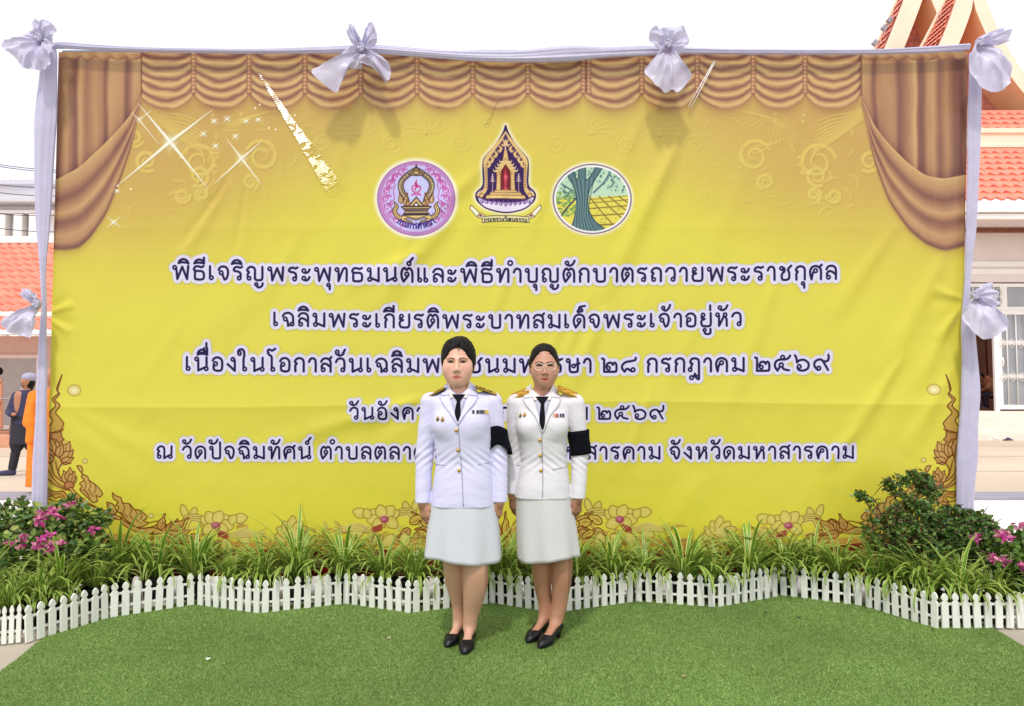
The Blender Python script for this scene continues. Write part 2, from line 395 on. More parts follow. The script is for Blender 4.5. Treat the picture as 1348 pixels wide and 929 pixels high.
for (x, y) in [(342, 138), (336, 143), (388, 152), (383, 158), (354, 169), (363, 171), (172, 249), (155, 245)]: cv.ell(x, y, 1.3, 1.3, (252, 246, 220), 1)

# bubbles
for (x, y, rx, ry) in [(98, 513, 8, 6.4), (112, 606, 2.4, 2.2), (199, 678, 2.4, 2.2), (1229, 512, 8, 6.4), (1216, 605, 2.4, 2.2)]:
    cv.ell(x, y, rx + 1.4, ry + 1.4, (176, 150, 60), .9); cv.ell(x, y, rx, ry, (226, 212, 130), 1); cv.ell(x, y, rx * .55, ry * .5, (240, 232, 178), 1, 1)

# ---- bottom ornament: red band, kanok flames, flowers
RED = (122, 22, 26); OUT = (116, 62, 24)
cv.poly([(50, 676), (66, 672), (150, 708), (240, 722), (1060, 724), (1180, 706), (1270, 672), (1292, 676), (1292, 772), (50, 772)], RED)
cv.poly([(120, 700), (330, 713), (560, 706), (690, 704), (800, 706), (1010, 713), (1230, 700), (1230, 708), (1010, 722), (800, 717), (690, 714), (560, 717), (330, 722), (120, 708)], (204, 158, 72), .95, 1.2)
for k in range(34):
    x = 180 + k * 29.5; p = spline([(x - 13, 722), (x - 11, 733), (x, 744), (x + 11, 733), (x + 13, 722)], 4); cv.stroke(p, 1.6, (186, 134, 66), .9); cv.stroke(p + (0, -5), 1.0, (150, 60, 44), .8); cv.ell(x + 14.7, 724, 3, 4.5, (196, 146, 70), .9)
FL = np.array((203, 160, 92), np.float32)
def flame(bx, by, ang, ln, wd, curl=1, fill=None, ow=1.3):
    """one kanok leaf: a flame with a flicked tip"""
    c, s_ = math.cos(ang), math.sin(ang)
    wd = wd * .74; left = [(0, -.15), (.14, -.42), (.33, -.5), (.52, -.4), (.68, -.2), (.8, -.18), (.9, -.2), (1, -.02)]
    right = [(.9, .02), (.8, .0), (.7, .1), (.6, .3), (.5, .34), (.47, .22), (.38, .42), (.2, .44), (0, .15)]
    p = spline([(x * ln, y * wd * curl) for x, y in left + right], 4)
    q = np.stack([bx + p[:, 0] * c - p[:, 1] * s_, by + p[:, 0] * s_ + p[:, 1] * c], -1)
    cv.poly(q, fill if fill is not None else FL, .92, .6, OUT, ow)
    cv.curve([(bx + ln * .06 * c, by + ln * .06 * s_), (bx + ln * .3 * c - s_ * wd * .12, by + ln * .3 * s_ + c * wd * .12), (bx + ln * .6 * c, by + ln * .6 * s_)], [.6, 1.1, .4], OUT, .75); cv.ell(bx + ln * .3 * c, by + ln * .3 * s_, wd * .22, wd * .22, (166, 112, 70), .35, wd * .2)
def kanok(side):
    T = lambda pts: [((x / 3.274 if side > 0 else 1327 - x / 3.274), 460 + y / 3.274) for x, y in pts]
    def shape(pts, fill=FL, al=.8, n=4, w=1.35):
        p = spline(T(pts) + T(pts[:1]), n); cv.poly(p, fill, al, .7, OUT, w)
    def line(pts, w=1.25, c=OUT): cv.curve(T(pts), w, c, .95, .6)
    def leaf(bx, by, tx, ty, w, cu=.25):
        dx, dy = tx - bx, ty - by; n_ = (-dy, dx)
        q = [(0, 0), (.2, .5 * w), (.5, .55 * w), (.78, .22 * w + cu * .3), (1, cu * .2), (.82, -.12 * w + cu * .2), (.55, -.45 * w), (.2, -.45 * w)]
        shape([(bx + dx * u_ + n_[0] * v_, by + dy * u_ + n_[1] * v_) for u_, v_ in q], w=1.25); line([(bx + dx * .1, by + dy * .1), (bx + dx * .4 + n_[0] * .08, by + dy * .4 + n_[1] * .08), (bx + dx * .72, by + dy * .72)], .8)
    dark = (176, 118, 70)
    shape([(200, 350), (235, 360), (265, 350), (272, 380), (300, 400), (318, 440), (300, 490), (262, 500), (262, 545), (300, 560), (325, 580), (300, 605), (260, 600), (200, 545)], (196, 150, 84), .55, 3, .01)
    shape([(268, 106), (245, 165), (252, 185), (228, 212), (242, 240), (212, 275), (228, 305), (200, 345), (215, 372), (235, 352), (262, 345), (277, 318), (270, 305), (258, 290), (242, 268), (262, 240), (240, 215), (258, 190), (250, 172)], dark, .55, 4, 1.5)
    shape([(200, 352), (240, 356), (262, 350), (276, 340), (264, 354), (268, 376), (276, 385), (250, 400), (232, 382), (212, 392), (200, 380)], dark, .7)
    for q in ((258, 468, 298, 392, .55), (262, 478, 315, 428, .5), (266, 486, 317, 460, .5), (240, 455, 240, 385, .5), (226, 458, 213, 376, .5), (250, 462, 264, 398, .5), (212, 474, 203, 420, .8), (222, 486, 204, 448, .8)): leaf(*q)
    for q in ([(200, 470), (222, 500), (232, 535), (262, 562), (285, 572)], [(200, 500), (215, 530), (245, 570), (282, 596)], [(200, 548), (235, 578), (275, 598), (300, 604)], [(306, 488), (275, 486), (256, 505), (252, 530), (262, 552)], [(240, 480), (246, 510), (256, 540)]): line(q, 1.5)
    for q in ((292, 572, 270, 520, .6), (298, 568, 298, 505, .55), (306, 572, 330, 545, .7), (300, 575, 318, 520, .5)): leaf(*q)
    cv.ell(*T([(298, 582)])[0], 7, 5.4, OUT); cv.ell(*T([(298, 582)])[0], 5.6, 4.2, (190, 128, 80))
    line([(306, 598), (335, 630), (370, 658), (430, 690), (520, 726)], 5.4); line([(306, 598), (335, 630), (370, 658), (430, 690), (520, 726)], 3, (212, 172, 96))
    shape([(332, 498), (350, 500), (357, 518), (352, 532), (378, 545), (384, 560), (410, 578), (432, 600), (443, 620), (430, 634), (414, 626), (421, 650), (400, 656), (375, 632), (352, 612), (345, 600), (354, 586), (343, 576), (362, 560), (350, 546), (358, 535), (342, 518)])
    for q in ([(362, 560), (372, 580), (365, 600), (385, 625)], [(384, 562), (392, 585), (384, 602), (402, 630)], [(410, 580), (414, 600), (405, 616)], [(345, 600), (370, 610), (390, 640)]): line(q, 1.0)
    shape([(485, 615), (505, 630), (522, 636), (530, 658), (558, 662), (578, 685), (602, 690), (630, 712), (632, 726), (618, 735), (640, 746), (600, 764), (560, 748), (535, 722), (524, 702), (506, 696), (513, 676), (500, 668), (510, 655), (490, 640), (487, 626)])
    for q in ([(530, 660), (538, 680), (532, 700), (550, 720)], [(558, 664), (568, 690), (560, 712), (580, 735)], [(580, 686), (592, 708), (584, 725), (605, 745)], [(602, 692), (612, 712), (606, 730)], [(515, 700), (540, 728), (575, 752)]): line(q, 1.0)
    shape([(462, 655), (488, 664), (502, 690), (498, 708), (478, 704), (466, 682)]); line([(468, 664), (482, 685), (496, 704)], .9)
    shape([(204, 590), (222, 606), (246, 610), (272, 608), (292, 630), (296, 656), (272, 668), (256, 652), (268, 640), (258, 632), (240, 640), (224, 628), (204, 632)], dark, .6); line([(204, 612), (230, 622), (256, 618), (276, 632), (278, 650)], 1.0)
    line([(204, 640), (260, 655), (330, 650), (390, 668), (440, 692), (500, 730)], 1.5); line([(204, 660), (250, 690), (300, 672), (350, 676), (420, 706)], 1.3); cv.ell(*T([(302, 655)])[0], 4, 4, (222, 150, 110), .8, 1)
    shape([(520, 722), (560, 752), (610, 768), (660, 760), (700, 742), (735, 775), (700, 790), (640, 792), (580, 780), (530, 750)], (200, 152, 84), .8)
    for q in ([(640, 745), (690, 737), (720, 760), (736, 792)], [(600, 770), (660, 765), (700, 780)]): line(q, 1.4)
    c_ = T([(762, 752)])[0]
    p = spiral(c_[0], c_[1], 8, 1.4, 0, side); cv.stroke(p, 2.2, OUT); 
    for q in ((735, 790, 762, 725, .5), (745, 795, 800, 740, .4), (750, 800, 820, 770, .4), (720, 790, 735, 735, .4)): leaf(*q)
kanok(1); kanok(-1)
def petal(cx, cy, a, ln, wd, c, o=(134, 110, 44)):
    p = spline([(0, 0), (.25, -.42), (.65, -.5), (.95, -.16), (1, .04), (.85, .3), (.5, .46), (.2, .3), (0, 0)], 4) * (ln, wd)
    q = np.stack([cx + p[:, 0] * math.cos(a) - p[:, 1] * math.sin(a), cy + p[:, 0] * math.sin(a) + p[:, 1] * math.cos(a)], -1)
    cv.poly(q, c, 1, .6, o, .9)
    cv.stroke([(cx + math.cos(a) * ln * .15, cy + math.sin(a) * ln * .15), (cx + math.cos(a) * ln * .7, cy + math.sin(a) * ln * .7)], wd * .25, (238, 226, 140), .5, 2)
def blossom(cx, cy, m=1, r=1.3):
    for a, ln in ((-2.7, 17), (-2.2, 16), (-.5, 17), (.1, 18), (-1.2, 15), (2.6, 16), (.7, 15)):
        a2 = a if m > 0 else math.pi - a; petal(cx, cy, a2, ln * r, 12 * r, (222, 202, 96))
    cv.ell(cx, cy + 1, 4.6 * r, 3.6 * r, (166, 60, 92), .95, 1); cv.ell(cx - 1, cy, 2.6 * r, 1.8 * r, (206, 130, 150), .9, 1)
    cv.poly([(cx + m * 2, cy + 6), (cx + m * 14 * r, cy + 9 * r), (cx + m * 12 * r, cy + 15 * r), (cx + m * 3, cy + 12 * r)], (160, 62, 52), .9, 1)
def spray(x, y, m):
    """flower head with leaves, then scrolling stem"""
    P_ = lambda dx, dy: (x + m * dx, y + dy)
    for dx, dy, a, ln in ((-24, -8, -1.9, 20), (-18, -8, -1.2, 16), (-30, 4, 2.6, 18)): petal(*P_(dx, dy), a if m > 0 else math.pi - a, ln, 10, (214, 196, 90))
    for k in range(4): cv.curve([P_(-32 + 3 * k, 4 + k), P_(-26 + 3 * k, -10 + k * 2), P_(-10, -12 + 3 * k), P_(2, -6 + 2 * k)], [1, 3, 3, 1], (226, 208, 110)); cv.curve([P_(-33 + 3 * k, 5 + k), P_(-27 + 3 * k, -11 + k * 2), P_(-10, -14 + 3 * k), P_(2, -7 + 2 * k)], .9, (140, 108, 40))
    for dx, dy, a, ln in ((-46, 8, -.6, 30), (-52, 12, .1, 26), (-40, 16, .5, 24), (-60, 6, -1.2, 22), (-20, 14, .6, 20)): flame(*P_(dx, dy), a if m > 0 else math.pi - a, ln, 15, m, (206, 166, 88))
    blossom(x + m * 14, y, m)
    for dx, dy, a, ln in ((2, 20, .9, 22), (24, 18, 1.2, 20), (-12, 18, 1.6, 20), (40, 12, .5, 22)): petal(*P_(dx, dy), a if m > 0 else math.pi - a, ln, 15, (224, 208, 104))
    petal(x + m * 36, y - 6, (-.2 if m > 0 else math.pi + .2), 20, 14, (222, 204, 98)); petal(x + m * 34, y, (-1.2 if m > 0 else math.pi + 1.2), 14, 12, (220, 200, 92))
    for k in range(4): cv.curve([P_(30, 12 + 2 * k), P_(50, 6 + 3 * k), P_(66, 10 + 2 * k), P_(80, 4 + 5 * k)], [1, 3, 2, .6], (224, 206, 120), .9); cv.curve([P_(30, 13.5 + 2 * k), P_(50, 7.5 + 3 * k), P_(66, 11.5 + 2 * k), P_(80, 5.5 + 5 * k)], .8, (150, 118, 50), .8)
rb_ = np.random.default_rng(23)
for k in range(150):
    x0, y0 = rb_.uniform(225, 1100), rb_.uniform(693, 716); a0 = rb_.uniform(-2.9, -.2); ln = rb_.uniform(8, 22); tw = rb_.uniform(-2.2, 2.2)
    p = np.array([(x0 + ln * t_ * math.cos(a0 + tw * t_), y0 + .7 * ln * t_ * math.sin(a0 + tw * t_)) for t_ in np.linspace(0, 1, 10)])
    cv.stroke(p + (.5, .8), .8 + 3.4 * np.sin(np.linspace(0, 1, 10) * math.pi), (158, 116, 52), .7, .7); cv.stroke(p, .4 + 2.6 * np.sin(np.linspace(0, 1, 10) * math.pi), [(214, 186, 92), (226, 206, 110), (206, 164, 84)][k % 3], .9, .6)
for cx, mm in ((270, 1), (520, -1), (802, 1), (1052, -1)): spray(cx, 690 if cx in (270, 1052) else 682, mm)
for cx in (385, 948):
    for k in range(7):
        a = math.pi * (-1 + k / 6); petal(cx, 706, a, 24 if k != 3 else 28, 14, (220, 200, 96))
    cv.ell(cx, 700, 6, 6, (228, 210, 120), 1)
for m, cx in ((1, 540), (-1, 792)):       # scrolls meeting in the middle
    for (dx, dy, a, ln, wd) in ((0, 4, -30, 26, 16), (14, 2, 10, 26, 16), (30, 8, -30, 26, 16), (44, 10, 5, 24, 14), (10, 14, 30, 26, 12), (34, 16, 15, 26, 12)):
        flame(cx + m * dx, 684 + dy, R(a) if m > 0 else math.pi - R(a), ln, wd, m, (218, 194, 84))
for k in range(-3, 4): flame(666 + k * 9, 706, R(-90 + k * 16), 34 - abs(k) * 3, 14, 1 if k >= 0 else -1, (216, 186, 84))
# ------------------------------------------------------------------ lettering: a looped Thai alphabet drawn as strokes (body height 10)
GL = {}
def g(ch, w, *st): GL[ch] = (w, st)
ARC = [(0.2, 7.2), (1.4, 9.2), (3.6, 10), (6.0, 9.2)]
g('ก', 7.2, [(.7, 0), (.7, 4.4), (1.7, 5.9), (.3, 7.2), (1.6, 9.3), (3.9, 10), (6.3, 9.2), (7.2, 7), (7.2, 3), (7.2, 0)])
g('ค', 8.6, [(3.1, 5.9), (2.0, 3.6), (1.3, 0)], [(1.3, 0), (.5, 3), (.2, 6), (1.6, 9), (4.4, 10), (7.4, 9), (8.6, 6.4), (8.6, 0)], (4.4, 6.5, 1.4))
g('ด', 8.4, [(5.2, 4.6), (3.4, 2.2), (1.6, 0)], [(1.6, 0), (.5, 2.6), (.1, 5.8), (1.4, 8.8), (4.2, 10), (7.2, 9), (8.4, 6.4), (8.4, 0)], (4.2, 5.5, 1.4))
g('ต', 8.4, [(5.2, 4.6), (3.4, 2.2), (1.6, 0)], [(1.6, 0), (.5, 2.6), (.1, 5.8), (1, 8.8), (2.6, 10), (4.2, 8.7), (5.8, 10), (7.6, 9), (8.4, 6.4), (8.4, 0)], (4.2, 5.5, 1.4))
g('ศ', 8.6, [(3.1, 5.9), (2.0, 3.6), (1.3, 0)], [(1.3, 0), (.5, 3), (.2, 6), (1.6, 9), (4.4, 10), (7.4, 9), (8.6, 6.4), (8.6, 0)], [(7.2, 9.0), (9.2, 10.9)], (4.4, 6.5, 1.4))
g('ถ', 7.6, [(1.0, 2.2), (.9, 4.4), (1.9, 5.9), (.5, 7.2), (1.8, 9.3), (4.1, 10), (6.6, 9.2), (7.6, 7), (7.6, 0)], (2.0, 1.35, 1.3))
g('ภ', 7.6, [(1.7, 2.2), (1.6, 4.4), (2.3, 5.9), (.9, 7.2), (2.0, 9.3), (4.3, 10), (6.7, 9.2), (7.6, 7), (7.6, 0)], (.7, 1.35, 1.3))
g('ฎ', 7.8, [(1.6, 2.4), (1.9, 4.4), (2.6, 5.9), (1.0, 7.0), (2.0, 9.3), (4.3, 10), (6.9, 9.2), (7.8, 7), (7.8, -5.6), (6.8, -5.6), (4.8, -3.4), (4.6, -1.6)], [(3.4, -3.6), (4.8, -2.6), (6, -3.2)], (.9, 1.5, 1.3), (2.0, -4.6, 1.35))
g('ฒ', 12.6, [(2.6, 8.9), (3.6, 7.4), (1.4, 5.4), (1.2, 0), (6.2, 3.4), (6.2, 10)], [(6.2, 9), (8.4, 10), (9.6, 8), (9.6, 2.4)], [(11.6, 2.6), (12.2, 4), (12.2, 10)], (1.4, 8.65, 1.2), (10.6, 1.4, 1.3))
g('ณ', 12.6, [(1.0, 2.2), (.9, 4.4), (1.9, 5.9), (.5, 7.2), (1.6, 9.3), (3.4, 10), (5.4, 9.2), (6.2, 7), (6.2, 0), (9.8, 2.2), (10.6, 2.5)], [(11.6, 2.6), (12.2, 4), (12.2, 10)], (2.0, 1.35, 1.3), (11.4, 1.4, 1.3))
g('น', 9.6, [(2.3, 8.0), (2.5, 6.5), (2.5, 0), (7.6, 2.3)], [(8.7, 2.7), (9.0, 4), (9.0, 10)], (1.3, 8.65, 1.3), (8.7, 1.4, 1.3))
g('ม', 9, [(2.4, 8.0), (2.6, 6.5), (2.4, 2.6)], [(2.9, 2.3), (8.9, 0), (8.9, 10)], (1.4, 8.65, 1.3), (1.9, 1.4, 1.35))
g('ห', 8.8, [(2.3, 8.0), (2.5, 6.5), (2.5, 0), (5.4, 5.6), (6.4, 7.6)], [(7.2, 7.4), (8.4, 5.4), (8.6, 3), (8.6, 0)], (1.3, 8.65, 1.3), (7.3, 8.65, 1.3))
g('ท', 9, [(2.3, 8.0), (2.5, 6.5), (2.5, 0), (5.2, 7.0), (6.6, 9.6), (8.2, 9.6), (8.9, 7.8), (8.9, 0)], (1.3, 8.65, 1.3))
g('พ', 12.0, [(2.3, 8.0), (2.7, 6.5), (3.4, 0), (7.2, 9.2), (11.0, 0), (11.9, 10)], (1.3, 8.65, 1.3))
g('บ', 8.8, [(2.2, 8.0), (2.5, 6.5), (2.5, 1.6), (3.8, .1), (7.4, .1), (8.7, 1.6), (8.7, 10)], (1.3, 8.65, 1.3))
g('ป', 8.8, [(2.2, 8.0), (2.5, 6.5), (2.5, 1.6), (3.8, .1), (7.4, .1), (8.7, 1.6), (8.7, 13.6)], (1.3, 8.65, 1.3))
g('ษ', 9.4, [(2.2, 8.0), (2.5, 6.5), (2.5, 1.6), (3.8, .1), (7.4, .1), (8.7, 1.6), (8.7, 10)], [(6.6, 5.0), (8, 6), (10, 6.6)], (1.3, 8.65, 1.3), (5.5, 4.6, 1.25))
g('ย', 8.4, [(1.1, 7.6), (1.0, 6.4), (3.4, 5.6), (1.2, 4.6), (.7, 2.6), (1.6, .4), (3.6, 0), (6.6, 0), (8.2, 1.6), (8.2, 10)], (2.1, 8.65, 1.3))
g('ธ', 8.2, [(7.8, 10), (6, 9.2), (4, 9.8), (1.6, 9.6), (.3, 7.8), (1.2, 6.5), (4, 6.3), (6.8, 6.0), (8, 4.4), (8, 1.4), (6.6, 0), (2.4, 0), (1.2, .9), (1.2, 6.4)])
g('ร', 6.4, [(6.8, 10), (5.2, 9.2), (3.6, 9.8), (1.4, 9.4), (.3, 7.8), (1.2, 6.7), (3.6, 6.3), (5.4, 5.2), (5.8, 3), (5.6, 2)], (4.6, 1.4, 1.35))
g('จ', 7.8, [(3.3, 4.2), (4.0, 2.0), (4.9, .1), (6.4, .9), (7.5, 4.2), (7.4, 7.4), (6, 9.4), (3.6, 10), (1.4, 9.2), (.2, 7.4)], (2.2, 5.2, 1.35))
g('ฉ', 8.6, [(3.4, 4.4), (4.2, 3), (4.4, 0), (6.4, 1.2)], [(8.4, 2.2), (8.5, 4), (8.2, 7.4), (6.4, 9.5), (3.8, 10), (1.4, 9.2), (.2, 7.4)], (2.2, 5.2, 1.35), (7.7, 1.4, 1.3))
g('ง', 6.4, [(5.4, 8.4), (5.9, 6.8), (5.9, 0), (.3, 5.0)], (4.4, 8.65, 1.3))
g('ช', 8.6, [(1.9, 7.5), (3.9, 6.4), (2.0, 4.4), (1.6, 2.4), (2.6, .1), (6, .1), (7.6, 1.4), (7.6, 5.6), (6.6, 7.4), (7.6, 9), (9.2, 10.6)], [(2.6, 9.2), (3.8, 8.4), (3.9, 6.4)], (1.5, 8.65, 1.3))
g('ล', 7.8, [(1.1, 2.4), (.7, 4.0), (2.2, 5.9), (4.6, 5.6), (7.4, 3.6)], [(.3, 7.4), (1.6, 9.3), (4, 10), (6.6, 9.2), (7.7, 6.8), (7.7, 0)], (1.9, 1.4, 1.35))
g('ส', 7.8, [(1.1, 2.4), (.7, 4.0), (2.2, 5.9), (4.6, 5.6), (7.4, 3.6)], [(.3, 7.4), (1.6, 9.3), (4, 10), (6.6, 9.2), (7.7, 6.8), (7.7, 0)], [(6.4, 9.0), (8.4, 11)], (1.9, 1.4, 1.35))
g('ว', 6.8, [(.2, 7.2), (1.5, 9.3), (3.8, 10), (6, 9.2), (6.8, 6.8), (6.8, 3), (6.6, 2)], (5.6, 1.4, 1.35))
g('า', 5.4, [(.2, 7.2), (1.3, 9.3), (3, 10), (4.7, 9.2), (5.4, 7), (5.4, 0)])
g('อ', 7.6, [(1.2, 5.2), (.9, 3), (1.3, .8), (3.2, 0), (5.6, 0), (7.2, 1), (7.6, 4.4), (7.4, 7.6), (5.8, 9.5), (3.6, 10), (1.5, 9.3), (.3, 7.6)], (2.4, 5.2, 1.4))
g('ญ', 12.8, [(1.0, 2.2), (.9, 4.4), (1.9, 5.9), (.5, 7.2), (1.6, 9.3), (3.6, 10), (5.8, 9.2), (6.6, 7), (6.6, 1.6), (7.8, .1), (11, .1), (12.3, 1.6), (12.3, 10)], [(7.9, -4.2), (9.0, -5.4), (11, -5.2), (12.4, -3.8), (12.6, -2.4)], (2.0, 1.35, 1.3), (7.7, -3.2, 1.1))
g('ะ', 6.2, [(1.9, 6.2), (3.4, 6.0), (5.0, 6.8), (6.0, 8.6)], [(1.9, .5), (3.4, .3), (5.0, 1.1), (6.0, 2.9)], (1.5, 7.6, 1.35), (1.5, 1.9, 1.35))
g('เ', 3.2, [(.7, 10), (.7, 2.2)], (1.7, 1.4, 1.35))
g('แ', 8.0, [(.7, 10), (.7, 2.2)], [(5.5, 10), (5.5, 2.2)], (1.7, 1.4, 1.35), (6.5, 1.4, 1.35))
g('โ', 5.0, [(2.6, 2.2), (2.6, 8), (2.4, 11), (.4, 12.6), (-.6, 14.4), (.6, 15.6), (3, 14.8), (5.4, 16.2)], (3.5, 1.4, 1.35))
g('ใ', 4.4, [(2.4, 2.2), (2.4, 9), (3.0, 12), (2.4, 14.6), (.6, 15.6), (-1.4, 14.8), (-1.9, 13.4)], (3.3, 1.4, 1.35), (-.8, 12.9, 1.1))
g('ำ', 5.4, [(.2, 7.2), (1.3, 9.3), (3, 10), (4.7, 9.2), (5.4, 7), (5.4, 0)], (-2.6, 14.2, 1.7))
g(' ', 5.2)
g('๒', 11.4, [(0, 10.2), (1.2, 9.8), (1.6, 8.4), (1.6, .2), (9.8, .2), (11.2, 1.4), (11.2, 5.4), (10.2, 6.9), (9.2, 6.6), (8.4, 5.4), (7.4, 6.8), (6, 7), (4.4, 6.4), (3.5, 4.6), (3.6, 3.2)], (5.0, 2.9, 1.3))
g('๘', 11, [(11.1, 10.6), (10.4, 8.9), (7, 8.1), (3.2, 7.4), (.7, 5.3), (.3, 2.8), (2.2, .2), (3.6, 2), (4.8, 2.3), (6.2, 1.5), (7.4, .5)], (8.9, 1.6, 1.4))
g('๕', 12, [(2.2, .2), (.3, 3.4), (.8, 6.6), (3.6, 8.4), (8.4, 8.6), (11.0, 9.8), (12.2, 11.4)], [(2.2, .2), (4.1, 3.1)], [(6.0, 3.0), (7.4, 1.2), (11.2, .3)], (6.3, 10.2, 1.35), (5.2, 4.4, 1.5))
g('๖', 11, [(0, 11.6), (1, 9.6), (1.6, 6.2), (3.6, 7.8), (7.4, 8.0), (10.6, 5.4), (10, 1.6), (6.4, 0), (3, .6), (2, 2.2)], (3.3, 3.1, 1.35))
g('๙', 11.6, [(3, .4), (.5, 3), (.5, 6.2), (3, 8.0), (6, 8.0), (8, 5.4), (11.0, .3)], [(6.8, 7.0), (8.6, 6.8), (10.6, 7.2), (11.5, 9), (11.4, 11.6)], (3.8, 1.7, 1.35))
DOME = [(-7.6, 12.0), (-6.4, 14.0), (-3.8, 15.0), (-1.2, 14.0), (0, 12.0), (-2, 12.5), (-5.5, 12.6), (-7.6, 12.0)]
UP = {'ิ': [DOME], 'ี': [DOME, [(-.1, 12.2), (-.1, 16.4)]], 'ื': [DOME, [(-.1, 12.2), (-.1, 16.0)], [(-2.6, 13.4), (-2.6, 16.0)]],
      'ั': [[(-5.4, 12.8), (-3.6, 12.2), (-1.2, 13.2), (.4, 15.8)], (-5.6, 14.2, 1.25)], '็': [[(-4.8, 13.2), (-3.0, 12.2), (-1.6, 12.8), (-2.0, 14.2), (-4.2, 14.6), (-3.4, 16.0), (0.4, 16.6)], (-4.6, 12.6, .9)],
      '์': [[(-1.9, 14.6), (-1.0, 15.6), (.6, 17.6)], (-2.4, 13.4, 1.3)], '่': [[(-.6, 12.4), (-.6, 16.0)]], '้': [[(-4.6, 13.2), (-2.6, 12.4), (-.2, 14.2), (.8, 16.8)], (-4.6, 14.6, 1.1)]}
DOWN = {'ุ': [[(-.4, -3.6), (-.4, -6.2)], (-1.4, -3.0, 1.1)], 'ู': [[(-5.0, -4.2), (-4.6, -5.6), (-2.2, -6.2), (-.4, -5.2), (-.4, -2.2)], (-5.0, -3.0, 1.1)]}
def layout(txt):
    """returns list of (kind, data) strokes in glyph units and total width"""
    x = 0; out = []; right = 0; had = False; last = ''
    def put(st, ox, oy):
        for q in st:
            if isinstance(q, tuple):
                th = np.linspace(0, 2 * math.pi, 15); out.append((np.stack([ox + q[0] + q[2] * np.cos(th), oy + q[1] + q[2] * np.sin(th)], -1), 1.35))
            elif len(q) == 2: out.append((np.array(q, float) + (ox, oy), 1.75))
            else: out.append((corner_spline(q) + (ox, oy), 1.75))
    for ch in txt:
        if ch in UP:
            tone = ch in '่้์็'
            put(UP[ch], right - (2.6 if last == 'ป' else 0), (3.9 if (had and tone) else 0)); had = had or not tone
        elif ch in DOWN: put(DOWN[ch], right, 0)
        else:
            w, st = GL[ch]; put(st, x, 0); right = x + w; x += w + (0 if ch == ' ' else 4.0); had = False; last = ch
    return out, x - 4.0
def corner_spline(q):
    """straight where the pen turns a sharp corner, smooth elsewhere"""
    q = [np.array(p, float) for p in q]; cut = [0]
    for i in range(1, len(q) - 1):
        a = q[i] - q[i - 1]; b = q[i + 1] - q[i]
        if (a @ b) / (np.linalg.norm(a) * np.linalg.norm(b) + 1e-9) < .05: cut.append(i)
    cut.append(len(q) - 1); parts = []
    for i, j in zip(cut[:-1], cut[1:]): parts.append(spline(q[i:j + 1], 5))
    return np.vstack(parts)
MASKS = []       # what becomes a part of the banner: (name, label, box, mask)
def text_line(txt, x0, x1, yb, u, sag=0, border=2.55):
    st, w = layout(txt); kx = (x1 - x0) / w
    B = cv.box(x0 - 12, yb - 26 * u, x1 + 12, yb + 13 * u)
    Db = np.full((B[0].stop - B[0].start, B[1].stop - B[1].start), 99, np.float32)
    for p, wd in st:
        X = x0 + p[:, 0] * kx; mid = (X - (x0 + x1) / 2) / ((x1 - x0) / 2)
        Y = yb - p[:, 1] * u + sag * (1 - mid ** 2)
        b, d = cv.dist(np.stack([X, Y], -1), wd * u / 2, pad=border * u + 3)
        if b is None: continue
        j0 = max(b[0].start, B[0].start); j1 = min(b[0].stop, B[0].stop); i0 = max(b[1].start, B[1].start); i1 = min(b[1].stop, B[1].stop)
        t = Db[j0 - B[0].start:j1 - B[0].start, i0 - B[1].start:i1 - B[1].start]
        np.minimum(t, d[j0 - b[0].start:j1 - b[0].start, i0 - b[1].start:i1 - b[1].start], out=t)
    bw = border * u
    cv.blend(B, np.clip(.5 - (Db - bw - .5) / 2.2, 0, 1) * .75, (186, 184, 190))
    cv.blend(B, np.clip(.5 - (Db - bw + .3) / 1.0, 0, 1), (226, 220, 248))
    cv.blend(B, np.clip(.5 - Db / .7, 0, 1), (16, 3, 66))
    MASKS.append(('lettering', None, B, Db < bw))
text_line('พิธีเจริญพระพุทธมนต์และพิธีทำบุญตักบาตรถวายพระราชกุศล', 228, 1100.5, 367.6, 1.74, 4)
text_line('เฉลิมพระเกียรติพระบาทสมเด็จพระเจ้าอยู่หัว', 360, 975, 429.0, 1.70, 3)
text_line('เนื่องในโอกาสวันเฉลิมพระชนมพรรษา ๒๘ กรกฎาคม ๒๕๖๙', 245, 1091, 486.6, 1.74, 2.5)
text_line('วันอังคารที่ ๒๘ กรกฎาคม ๒๕๖๙', 461, 873, 550.8, 1.50, 0)
text_line('ณ วัดปัจฉิมทัศน์ ตำบลตลาด อำเภอเมืองมหาสารคาม จังหวัดมหาสารคาม', 207, 1123, 602.2, 1.56, 1)
def small_text(txt, path, u, c, w=1.7, al=1.0):
    """lettering along a path: path(s in 0..1) -> point, normal angle"""
    st, W_ = layout(txt)
    for p, wd in st:
        q = []
        for x, y in p:
            (px, py), (nx, ny) = path(x / W_); q.append((px + nx * y * u, py + ny * y * u))
        cv.stroke(q, wd * u * w / 1.75, c, al, .35)

